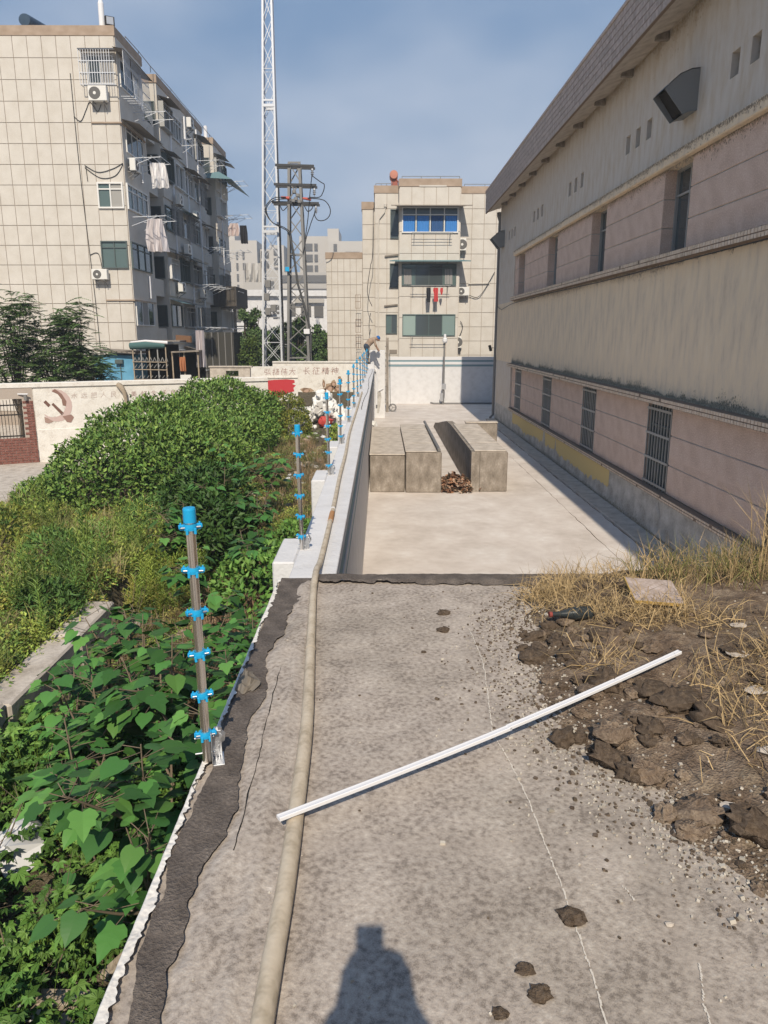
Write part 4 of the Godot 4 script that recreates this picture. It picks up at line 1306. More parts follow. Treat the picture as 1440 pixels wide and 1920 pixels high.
	solo("roof_pipe", Geo.new().lathe(Vector3.ZERO, [[0.001, 0.0], [0.14, 0.0], [0.13, 0.9], [0.001, 0.95]], 10), M.pvc, "white upright pipe on the farthest bay roof of the left block", "pipe", "", V(-12.5, 15.1, 58.2))
	t = thing("floodlight", "square floodlight on the left block roof corner", "floodlight", V(-12.3, 15.16, 38.2))
	part(t, "housing", Geo.new().box(Vector3(0, 0.24, 0), Vector3(0.42, 0.40, 0.14), 0.02, Basis(Vector3.UP, 0.5)), M.iron)
	part(t, "glass", Geo.new().box(Vector3(0.035, 0.25, 0.065), Vector3(0.30, 0.30, 0.04), 0.0, Basis(Vector3.UP, 0.5)), M.zinc)
	part(t, "bracket", Geo.new().bar(Vector3(0, -0.01, 0), Vector3(0, 0.1, 0), 0.04), M.iron)
	g = Geo.new()
	var rp := []
	for k in 12: rp.push_back(V(-12.2, 15.42 + 0.03 * sin(k * 2.0), 40.0 + 2.0 * k))
	g.tube(rp, 0.02, 5)
	for p in rp: g.tube([p - Vector3(0, 0.3, 0), p], 0.018, 5)
	part(b, "roof_rail", g, M.galv_old)
	# air conditioners
	aircon("white air conditioner under the caged top floor corner window", face(V(-12.9, 11.95, d - 0.03)), 0.84, 0.64)
	aircon("white air conditioner low on the left block beside the dark green corner window", face(V(-13.5, 4.14, d - 0.03)), 0.74, 0.48)
	for q in [["air conditioner on the corner side wall level with the white hung clothes", -12.07, 9.15, 38.7], ["air conditioner high on the second bay just under the roof line", -12.02, 13.9, 50.3], ["air conditioner on the second bay near the fifth floor rack", -12.02, 8.9, 46.6], ["air conditioner on the second bay below the double drying rack", -12.02, 8.6, 50.6], ["air conditioner on the second bay at the fourth floor", -12.02, 6.3, 47.9], ["air conditioner on the second bay above the third floor windows", -12.02, 4.0, 46.0], ["air conditioner on the second bay below the long bamboo poles", -12.02, 3.9, 51.5], ["air conditioner with a big fan low on the side of the first bay notch", -12.3, 0.9, 43.8], ["air conditioner in the first notch at the third floor", -12.3, 3.9, 43.8]]:
		var facing := Vector3.RIGHT
		var rt := Vector3.FORWARD
		if String(q[0]).contains("notch"):
			facing = Vector3.BACK; rt = Vector3.RIGHT
		aircon(q[0], face(V(q[1], q[2], q[3]) - (Vector3(0.5, 0, -0.5) if facing == Vector3.BACK else Vector3.ZERO), rt, facing))
	# washing
	hanging("shirt", "white shirts hung on the rack outside the fifth floor corner", "clothes", face(V(-10.9, 9.75, 39.6)), [[0.0, 0.40, 0.34], [-0.2, 0.42, 0.40], [-0.6, 0.38, 0.46], [-1.15, 0.40, 0.50]], M.cloth_white, 0.12, 2)
	hanging("bed_sheet", "large pale sheet draped over the rack at the fourth floor corner", "bed sheet", face(V(-11.2, 7.15, 39.4)), [[0.0, 0.36, 0.34], [-0.5, 0.44, 0.44], [-1.0, 0.48, 0.52], [-1.55, 0.40, 0.58]], mt(0.60, 0.56, 0.57, 0.95), 0.12, 4)
	hanging("shirt", "pink and white shirt hung from the farthest bay of the left block", "clothes", face(V(-10.9, 9.6, 59.0)), [[0.0, 0.3, 0.3], [-0.4, 0.5, 0.4], [-0.9, 0.5, 0.35]], mt(0.62, 0.52, 0.50, 0.95), 0.1, 6)
	hanging("trousers", "dark trousers hung beside the pink shirt on the farthest bay", "trousers", face(V(-10.3, 9.5, 59.4)), [[0.0, 0.25, 0.25], [-0.6, 0.25, 0.3], [-1.3, 0.2, 0.3]], M.cloth_dark, 0.08, 8)
	hanging("shirt", "grey and white clothes hung out beyond the dark balcony", "clothes", face(V(-9.9, 6.9, 60.5)), [[0.0, 0.6, 0.7], [-0.5, 0.65, 0.7], [-1.4, 0.6, 0.65]], mt(0.55, 0.54, 0.53, 0.95), 0.14, 9)
	hanging("curtain", "long striped curtain hung in front of the left block ground floor", "curtain", face(V(-8.55, 1.76, 36.2)), [[0.0, 0.20, 0.20], [-0.6, 0.19, 0.21], [-1.2, 0.20, 0.20], [-1.7, 0.19, 0.20]], mt(0.58, 0.53, 0.54, 0.95), 0.10, 11)
	# dark corrugated balcony on the last bay
	g = Geo.new()
	for k in 22:
		g.bx(-13.0 + 0.105 * k, 3.6, -57.3, -12.93 + 0.105 * k, 5.0, -57.36)
	for k in 46:
		g.bx(-10.72, 3.6, -57.35 - 0.105 * k, -10.66, 5.0, -57.42 - 0.105 * k)
	g.bx(-13.0, 3.55, -57.36, -10.7, 4.98, -62.0)
	part(b, "sheet_balcony", g, mt(0.10, 0.088, 0.075, 0.8))

# brush strokes of the wall slogans, on a 10 x 10 field with y up
const GLYPH := {
	"yong": [[5, 9.5, 5.8, 8.6], [3, 7.3, 5.3, 7.3, 5.3, 0.8, 4.2, 1.4], [1, 5.2, 4, 5.2, 1, 1.2], [8.5, 7, 5.6, 5.2], [5.6, 5.4, 9.5, 1]],
	"yuan": [[4, 8.6, 8.5, 8.6], [3.5, 6.4, 9.2, 6.4], [5.4, 6.4, 5, 4, 3.6, 2.4], [7, 6.4, 7, 3, 9.2, 3, 9.2, 3.8], [1, 9, 2, 8], [0.6, 6, 2.2, 6, 2, 2.6, 0.8, 1], [1.2, 1.6, 3, 1, 9.8, 0.6]],
	"ba": [[0.5, 7.2, 3.8, 7.2], [2.2, 9.6, 2.2, 0.6, 1.2, 1.2], [0.5, 3.6, 3.8, 5], [4.8, 8.5, 9, 8.5, 9, 4.8, 4.8, 4.8], [6.9, 8.5, 6.9, 4.8], [4.8, 8.5, 4.8, 1.2, 9.4, 1.2, 9.6, 2.6]],
	"ren": [[5, 9.2, 4.6, 5.5, 0.8, 0.8], [4.9, 6, 9.4, 0.8]],
	"min": [[2, 9, 8, 9, 8, 6.4, 2, 6.4], [2, 9, 2, 1, 4.4, 2.2], [2, 4.2, 8.8, 4.2], [5, 6.4, 6.4, 3, 9, 0.8, 9.4, 2.2]],
	"mei": [[3.2, 9.6, 4, 8.4], [6.8, 9.6, 6, 8.4], [1.5, 8, 8.5, 8], [2, 6.5, 8, 6.5], [0.8, 5, 9.2, 5], [5, 8, 5, 5], [1, 3.4, 9, 3.4], [5, 4.6, 4.6, 3, 1, 0.6], [5, 3.2, 9.2, 0.6]],
	"hao": [[2.4, 9.4, 1.2, 4.4, 3.6, 1], [3.6, 7, 3, 3.6, 0.6, 0.8], [0.4, 6.6, 4.2, 6.6], [5.2, 8.6, 9.2, 8.6, 7.4, 6.8], [7.4, 6.8, 7.4, 0.8, 6.4, 1.4], [4.8, 5, 9.8, 5]],
	"sheng": [[3, 9, 1.4, 6], [2.4, 7.2, 8.6, 7.2], [5, 9.6, 5, 0.8], [2, 4.2, 8.2, 4.2], [0.8, 0.8, 9.4, 0.8]],
	"huo": [[1, 9, 2, 8], [0.4, 6.2, 1.6, 5.4], [0.6, 1, 2.4, 4], [8, 9.6, 4.2, 8.4], [3.4, 6.6, 9.6, 6.6], [6.4, 8.8, 6.4, 4.4], [4.4, 4.4, 8.6, 4.4, 8.6, 0.8, 4.4, 0.8, 4.4, 4.4]],
	"de": [[2.6, 9.6, 2, 8], [1, 8, 4.2, 8, 4.2, 1.2, 1, 1.2, 1, 8], [1, 4.6, 4.2, 4.6], [6.4, 9.6, 5, 6.4], [6, 8, 9.4, 8, 9, 1, 7.8, 1.6], [6.2, 5.4, 7.2, 4]],
	"xiang": [[5, 9.8, 4.2, 8.2], [1, 8, 9, 8, 9, 0.8, 8, 1.4], [1, 8, 1, 0.6], [3.4, 5.6, 6.6, 5.6, 6.6, 2.6, 3.4, 2.6, 3.4, 5.6]],
	"hong": [[0.8, 8.8, 4, 8.8, 4, 6.6, 0.8, 6.6, 0.8, 4.4, 4, 4.4, 3.6, 1, 2.4, 1.4], [7, 9, 5.2, 2, 9, 2.6], [8, 5, 9.4, 1]],
	"yang": [[0.5, 7.2, 3.8, 7.2], [2.2, 9.6, 2.2, 0.6, 1.2, 1.2], [0.5, 3.6, 3.8, 5], [4.8, 8.6, 8.6, 8.6, 6, 6, 9.4, 6, 8.8, 1, 7.6, 1.4], [7, 6, 4.6, 1.6], [8.2, 6, 6.4, 1]],
	"wei": [[3, 9.4, 0.6, 4.6], [2, 7, 2, 0.6], [4, 7.8, 9.4, 7.8], [4.2, 5.6, 9, 5.6], [3.8, 3.6, 9.4, 3.6, 9, 1.6], [6.6, 9.6, 6.6, 0.6]],
	"da": [[0.8, 6.4, 9.2, 6.4], [5, 9.4, 4.6, 5.4, 1, 0.8], [5, 6, 9.4, 0.8]],
	"chang": [[7.4, 9, 4.4, 6.6], [3.4, 9.4, 3.4, 1, 5.4, 2], [0.8, 5, 9.4, 5], [4.8, 4.8, 9.4, 0.8]],
	"zheng": [[3, 9.6, 1, 7.6], [3.2, 7, 0.6, 4.4], [2.2, 5.4, 2.2, 0.6], [4.4, 8.6, 9.4, 8.6], [6.8, 8.6, 6.8, 1], [6.8, 5, 9, 5], [4.8, 5.6, 4.8, 1], [4, 1, 9.8, 1]],
	"jing": [[1, 8.6, 1.6, 7.4], [4, 8.6, 3.2, 7.4], [0.4, 6.2, 4.6, 6.2], [2.4, 9.4, 2.4, 0.6], [2.3, 5.8, 0.6, 2.6], [2.5, 5.4, 4.2, 3.6], [5.2, 8.4, 9.4, 8.4], [5.4, 7, 9, 7], [5, 5.6, 9.8, 5.6], [7.2, 9.6, 7.2, 5.6], [5.8, 4.4, 5.8, 0.6], [5.8, 4.4, 9, 4.4, 9, 0.8, 8.2, 1.2], [5.8, 3, 9, 3], [5.8, 1.8, 9, 1.8]],
	"shen": [[2, 9.4, 2.8, 8.4], [0.6, 7.2, 3.8, 7.2, 0.8, 3.6], [2.4, 5.4, 2.4, 0.6], [2.8, 5.2, 3.8, 4.2], [5, 7.8, 9.4, 7.8, 9.4, 3.6, 5, 3.6, 5, 7.8], [5, 5.8, 9.4, 5.8], [7.2, 9.6, 7.2, 0.6]]}

func slogan(parent: Node, xf: Transform3D, words: Array, x0: float, y0: float, size: float, pitch: float, m: Material) -> void:
	for i in words.size():
		var g := Geo.new()
		for s in GLYPH[words[i]]:
			var p := PackedVector2Array()
			for k in range(0, s.size(), 2):
				p.push_back(Vector2(x0 + pitch * i + (s[k] + 0.12 * s[k + 1]) * size * 0.1, y0 + s[k + 1] * size * 0.1))
			g.ribbon(p, size * 0.09, xf)
		part(parent, "painted_character", g, m)

func painted(parent: Node, called: String, xf: Transform3D, pts: Array, m: Material) -> void:
	var q := PackedVector2Array()
	for p in pts: q.push_back(Vector2(p[0], p[1]))
	part(parent, called, Geo.new().prism(q, 0.0, 0.0, xf), m)

func compound_wall() -> void:
	var u := Vector3(5.66, 0, -2.70).normalized()
	var out := u.cross(Vector3.UP)
	var xf := face(V(-12.3, 0, 26.7), u, out)
	var w := thing("slogan_wall", "whitewashed compound wall with a faded emblem and slogan behind the hedge", "wall")
	var g := Geo.new()
	xbox(xf, 0.0, -3.0, -0.24, 8.6, -0.25, 0.0, g); part(w, "wall_body", g, M.whitewash)
	g = Geo.new(); xbox(xf, -3.2, -0.25, -0.30, 8.6, -0.08, 0.06, g, 0.02); part(w, "coping", g, M.whitewash)
	g = Geo.new(); xbox(xf, 0.0, -3.0, 0.0, 8.6, -1.72, 0.07, g, 0.02); part(w, "plinth", g, M.whitewash)
	var tx := xf * Transform3D(Basis.IDENTITY, Vector3(0, 0, 0.006))
	var pale := mt(0.56, 0.47, 0.43, 0.9)
	slogan(w, tx, ["yong", "yuan", "ba", "ren", "min"], 1.22, -0.68, 0.22, 0.335, pale)
	slogan(w, tx, ["mei", "hao", "sheng", "huo", "de", "xiang"], 3.28, -0.70, 0.23, 0.365, M.letter)
	# emblem: crossed tools, partly flaked away
	var dk := mt(0.17, 0.095, 0.075, 0.9)
	var pk := mt(0.56, 0.43, 0.40, 0.9)
	var S := func(a: float, b: float) -> Array: return [0.27 + (a - 240.0) * 0.00505, -0.29 - (b - 215.0) * 0.0063]
	painted(w, "emblem_paint", tx, [S.call(247, 292), S.call(263, 280), S.call(292, 308), S.call(276, 320)], dk)
	painted(w, "emblem_paint", tx, [S.call(298, 306), S.call(310, 296), S.call(374, 356), S.call(360, 370)], dk)
	var cr := []
	for k in 15:
		var a := lerpf(1.75, -2.55, k / 14.0)
		cr.push_back(S.call(330 + 103 * cos(a), 312 - 92 * sin(a)))
	for k in 15:
		var a := lerpf(-2.55, 1.75, k / 14.0)
		var th := 32.0 * sin(PI * (k + 0.4) / 15.0) + 6.0
		cr.push_back(S.call(330 + (103 - th) * cos(a) - 5.0, 312 - (92 - th) * sin(a)))
	painted(w, "emblem_paint", tx, cr, pk)
	var ty := xf * Transform3D(Basis.IDENTITY, Vector3(0, 0, 0.010))
	painted(w, "emblem_paint", ty, [S.call(308, 232), S.call(330, 218), S.call(372, 248), S.call(398, 290), S.call(392, 318), S.call(370, 312), S.call(368, 280), S.call(345, 248)], mt(0.25, 0.15, 0.12, 0.9))
	painted(w, "emblem_paint", ty, [S.call(362, 375), S.call(420, 366), S.call(438, 382), S.call(415, 413), S.call(388, 408)], mt(0.30, 0.19, 0.16, 0.9))
	painted(w, "emblem_paint", ty, [S.call(243, 372), S.call(262, 380), S.call(300, 402), S.call(268, 412), S.call(245, 405)], mt(0.36, 0.25, 0.21, 0.9))
	# brick gate pier with an iron window, left of the whitewash
	var b := thing("brick_wall", "red brick wall with a black iron barred opening at the left edge", "wall")
	g = Geo.new()
	xbox(xf, -3.2, -3.0, -0.24, -0.02, -2.02, 0.03, g)
	xbox(xf, -0.38, -2.02, -0.24, -0.02, -0.25, 0.03, g)
	xbox(xf, -3.2, -0.62, -0.24, -0.38, -0.25, 0.03, g)
	part(b, "backing", g, M.mortar)
	var bm := Geo.new().box(Vector3.ZERO, Vector3(0.225, 0.078, 0.05), 0.004).mesh(M.brick)
	var bh := Geo.new().box(Vector3.ZERO, Vector3(0.10, 0.078, 0.05), 0.004).mesh(M.brick)
	for r in 24:
		var y := -2.86 + 0.092 * r
		if y > -0.66: break
		var x := -0.03
		var first := true
		while x > -1.5:
			var hw := 0.10 if (first and r % 2) else 0.225
			var open := y > -2.02 and x - hw < -0.40
			if not open:
				put(b, "brick", bm if hw > 0.2 else bh, xf * Transform3D(Basis.IDENTITY, Vector3(x - hw * 0.5, y, 0.026)))
			x -= hw + 0.013
			first = false
	g = Geo.new()
	for k in 14: xbox(xf, -0.46 - 0.105 * k, -2.0, -0.07, -0.44 - 0.105 * k, -0.66, -0.05, g)
	for y in [-1.95, -1.20, -0.86]: xbox(xf, -2.0, y, -0.085, -0.39, y + 0.045, -0.04, g)
	part(b, "iron_bars", g, M.iron)
	var lamp := thing("wall_bracket", "small white bracket on the brick pier under the coping", "bracket", xf * Vector3(-0.35, -0.5, 0.06))
	part(lamp, "arm", Geo.new().box(Vector3(0.05, 0.05, 0.05), Vector3(0.36, 0.04, 0.05), 0.005), M.pvc)
	part(lamp, "foot", Geo.new().box(Vector3(0.12, -0.07, 0.03), Vector3(0.1, 0.2, 0.06), 0.005), M.galv_old)
	# broken stump of a pipe leaning out of the coping
	g = Geo.new()
	g.tube([xf * Vector3(2.88, -0.22, 0.02), xf * Vector3(2.96, -0.30, 0.14), xf * Vector3(3.06, -0.5, 0.16), xf * Vector3(3.12, -0.95, 0.12)], [0.10, 0.11, 0.08, 0.06], 7)
	solo("leaning_stump", g, M.wood, "weathered stump leaning against the slogan wall between the two text lines", "stump")
	# second section with the red painted patch
	var s2 := thing("slogan_wall", "short white wall section with a flaking red painted patch", "wall")
	var x2 := face(V(-6.4, 0, 38.7), Vector3(2.2, 0, -0.5).normalized(), Vector3(0.5, 0, 2.2).normalized())
	g = Geo.new(); xbox(x2, -0.3, -3.0, -0.24, 2.15, -0.02, 0.0, g); part(s2, "wall_body", g, M.whitewash)
	g = Geo.new(); xbox(x2, -0.3, -0.62, 0.0, 2.15, -0.55, 0.05, g); part(s2, "ledge", g, M.whitewash)
	var x3 := x2 * Transform3D(Basis.IDENTITY, Vector3(0, 0, 0.006))
	slogan(s2, x3, ["hong", "yang", "wei", "da"], 0.42, -0.47, 0.36, 0.42, M.letter)
	painted(s2, "red_paint", x3, [[0.42, -1.45], [0.5, -1.1], [0.38, -0.75], [0.9, -0.70], [1.6, -0.68], [1.98, -0.72], [2.0, -0.85], [1.86, -0.92], [2.05, -1.0], [1.92, -1.12], [1.96, -1.3], [1.7, -1.35], [1.2, -1.6]], M.red_paint)
	# third section with the painted figures
	var s3 := thing("slogan_wall", "tall cream wall section with painted brown figures beside the white rubbish heap", "wall")
	var x4 := face(V(0, 0, 45.7))
	g = Geo.new(); xbox(x4, -6.5, -3.0, -0.24, -0.9, -0.08, 0.0, g); part(s3, "wall_body", g, M.whitewash)
	g = Geo.new(); xbox(x4, -6.5, -0.08, -0.3, -0.9, 0.0, 0.06, g); part(s3, "coping", g, M.whitewash)
	var x5 := x4 * Transform3D(Basis.IDENTITY, Vector3(0, 0, 0.006))
	slogan(s3, x5, ["chang", "zheng", "jing", "shen"], -4.72, -0.80, 0.46, 0.56, M.letter)
	var R := RandomNumberGenerator.new(); R.seed = 12
	for q in [[-4.5, -1.75, 0.45, 0.3], [-3.1, -1.65, 0.4, 0.35], [-2.85, -1.35, 0.22, 0.3], [-2.45, -1.15, 0.18, 0.25], [-3.5, -1.8, 0.5, 0.2], [-2.6, -1.65, 0.3, 0.3], [-3.45, -1.35, 0.12, 0.3], [-2.5, -0.95, 0.12, 0.10]]:
		for k in 3:
			var pts := []
			for j in 9:
				var a := TAU * j / 9.0
				var rr := R.randf_range(0.55, 1.1)
				pts.push_back([q[0] + cos(a) * q[2] * rr * (1.0 - 0.28 * k), q[1] + sin(a) * q[3] * rr * (1.0 - 0.28 * k)])
			painted(s3, "painted_figure", x4 * Transform3D(Basis.IDENTITY, Vector3(0, 0, 0.006 + 0.004 * k)), pts, [mt(0.40, 0.29, 0.20, 0.9), mt(0.22, 0.14, 0.09, 0.9), mt(0.48, 0.33, 0.25, 0.9)][k])

func sheds() -> void:
	var t := thing("blue_hut", "small blue painted hut at the foot of the left block", "hut")
	var g := Geo.new()
	g.bx(-13.4, -2.9, -35.6, -11.55, 0.62, -37.8); part(t, "wall", g, M.shed_blue)
	g = Geo.new(); g.box(V(-12.45, 0.80, 36.6), Vector3(2.2, 0.06, 2.6), 0.0, Basis(Vector3.BACK, -0.06)); part(t, "roof", g, M.canopy_grey)
	for k in 9:
		g = Geo.new(); g.box(V(-13.4 + 0.24 * k, 0.86 - 0.014 * k, 36.6), Vector3(0.05, 0.05, 2.6), 0.0, Basis(Vector3.BACK, -0.06)); part(t, "roof_rib", g, M.canopy_grey)
	g = Geo.new(); g.bx(-12.36, 0.24, -35.4, -12.0, 0.44, -35.6, 0.02); part(t, "wall_box", g, M.frame_dark)
	g = Geo.new(); g.bar(V(-12.16, 0.24, 35.55), V(-12.15, -0.5, 35.55), 0.03); part(t, "conduit", g, M.frame_dark)
	t = thing("lean_to", "ramshackle lean-to with a rolled green tarpaulin beside the blue hut", "shed")
	g = Geo.new(); g.box(V(-10.7, 1.28, 36.4), Vector3(2.9, 0.05, 2.2), 0.0, Basis(Vector3.BACK, 0.0)); part(t, "roof", g, M.canopy_grey)
	g = Geo.new(); g.tube([V(-11.55, 1.05, 35.3), V(-10.8, 1.10, 35.25), V(-9.95, 1.08, 35.3)], [0.16, 0.19, 0.13], 9); part(t, "tarpaulin", g, mt(0.07, 0.14, 0.14, 0.8))
	g = Geo.new(); g.tube([V(-11.5, 1.22, 35.25), V(-10.8, 1.28, 35.2), V(-9.8, 1.2, 35.25)], [0.04, 0.06, 0.08], 7); part(t, "tarpaulin_edge", g, M.cloth_white)
	for k in 5:
		g = Geo.new(); g.bar(V(-11.45 + 0.38 * k, -2.9, 35.3), V(-11.45 + 0.38 * k, 1.0, 35.3), 0.05); part(t, "post", g, M.bars if k % 2 else M.wood)
	for y in [0.0, 0.35, -0.45]:
		g = Geo.new(); g.bar(V(-11.5, y, 35.26), V(-9.9, y - 0.03, 35.26), 0.035); part(t, "rail", g, M.wood)
	g = Geo.new()
	for k in 9:
		var x := -11.4 + 0.18 * k
		g.bar(V(x, 0.06, 35.24), V(x + 0.12, 0.22, 35.24), 0.02); g.bar(V(x, -0.40, 35.24), V(x + 0.1, -0.28, 35.24), 0.02)
		g.bar(V(x + 0.05, 0.55, 35.24), V(x + 0.12, 0.35, 35.24), 0.02); g.bar(V(x + 0.05, 0.55, 35.24), V(x - 0.02, 0.35, 35.24), 0.02)
	part(t, "fretwork", g, M.bars)
	g = Geo.new(); g.bx(-11.5, -2.9, -37.4, -9.9, 1.1, -37.5); part(t, "rear_board", g, M.dark)
	t = thing("stall", "rickety wooden stall with an orange cloth beside the hanging curtain", "stall")
	g = Geo.new(); g.box(V(-9.1, 0.80, 36.2), Vector3(1.3, 0.07, 1.4), 0.0, Basis(Vector3.BACK, 0.04)); part(t, "roof", g, M.concrete)
	for x in [-9.75, -9.2, -8.55]:
		g = Geo.new(); g.bar(V(x, -2.9, 35.7), V(x, 0.8, 35.7), 0.06); part(t, "post", g, M.wood)
	g = Geo.new(); g.bx(-9.7, -2.9, -36.8, -8.5, 0.8, -36.9); part(t, "rear_board", g, M.dark)
	g = Geo.new(); g.bar(V(-9.8, 1.4, 36.8), V(-9.0, 1.35, 36.4), 0.1, 0.3); part(t, "top_box", g, M.rust)
	hanging("orange_cloth", "orange cloth hung at the front of the wooden stall", "cloth", face(V(-9.25, 0.55, 35.55)), [[0.0, 0.14, 0.14], [-0.35, 0.15, 0.14], [-0.65, 0.13, 0.15]], mt(0.46, 0.20, 0.10, 0.95), 0.05, 13)
	t = thing("garden_chair", "grey slatted chair standing below the hanging curtain", "chair", V(-8.95, -2.9, 34.6))
	part(t, "seat", Geo.new().bx(-0.25, 2.0, -0.25, 0.25, 2.05, 0.25, 0.01), M.ac)
	part(t, "backrest", Geo.new().box(Vector3(0, 2.36, -0.22), Vector3(0.5, 0.62, 0.03), 0.01), M.ac)
	for s in [[-0.22, -0.22], [0.22, -0.22], [-0.22, 0.22], [0.22, 0.22]]:
		part(t, "leg", Geo.new().bar(Vector3(s[0], 1.62, s[1]), Vector3(s[0], 2.0, s[1]), 0.03), M.ac)
	solo("stone_ledge", Geo.new().bx(-9.6, -2.9, -34.0, -8.2, -1.28, -35.2, 0.02), M.concrete, "low stone ledge under the chair before the left block", "ledge")
	t = thing("planter_wall", "low pale wall with a leafy rectangular opening right of the curtain", "wall")
	g = Geo.new()
	g.bx(-8.1, -2.9, -36.0, -7.35, 0.05, -36.25); g.bx(-6.75, -2.9, -36.0, -6.2, 0.05, -36.25); g.bx(-7.35, -2.9, -36.0, -6.75, -0.36, -36.25); g.bx(-7.35, -0.10, -36.0, -6.75, 0.05, -36.25)
	part(t, "wall_body", g, M.concrete_pale)
	g = Geo.new(); g.bx(-8.15, 0.05, -35.95, -6.1, 0.12, -36.3, 0.01); part(t, "coping", g, M.concrete_pale)
	# dark mesh enclosure at the foot of the last bay
	t = thing("mesh_enclosure", "dark mesh enclosure at the foot of the left block beside the trees", "enclosure")
	g = Geo.new(); g.bx(-11.3, -2.9, -49.0, -9.4, 1.7, -52.0); part(t, "screen", g, mt(0.06, 0.058, 0.052, 0.9))
	for k in 5:
		g = Geo.new(); g.bar(V(-11.2 + 0.42 * k, -2.9, 48.93), V(-11.2 + 0.42 * k, 1.7, 48.93), 0.06); part(t, "post", g, M.galv_old)
	# utility pole beside the block corner
	t = thing("utility_pole", "thin dark utility pole with brackets beside the far corner of the left block", "pole", V(-12.0, -3.0, 63.5))
	part(t, "pole", Geo.new().tube([Vector3(0, 0, 0), Vector3(0, 8.3, 0)], [0.17, 0.13], 8), M.concrete)
	for y in [8.0, 6.6, 5.2]:
		part(t, "crossarm", Geo.new().bar(Vector3(-0.2, y, 0.15), Vector3(1.0, y, 0.15), 0.09), M.galv_old)

func lattice(parent: Node, b4: Array, t4: Array, bays: int, leg: float, brace: float, ml: Material, mb: Material, cross := true) -> void:
	# four legs from b4 to t4, braced on every face
	for k in 4: part(parent, "leg", Geo.new().bar(b4[k], t4[k], leg), ml)
	var f := 0.0
	for i in bays:
		var a := float(i) / bays
		var c := float(i + 1) / bays
		var g := Geo.new()
		for k in 4:
			var j := (k + 1) % 4
			var p0: Vector3 = b4[k].lerp(t4[k], a)
			var p1: Vector3 = b4[j].lerp(t4[j], a)
			var q0: Vector3 = b4[k].lerp(t4[k], c)
			var q1: Vector3 = b4[j].lerp(t4[j], c)
			if cross or i % 2 == 0: g.bar(p0, q1, brace)
			if cross or i % 2 == 1: g.bar(p1, q0, brace)
			if i % 3 == 0: g.bar(p0, p1, brace)
		part(parent, "bracing", g, mb)

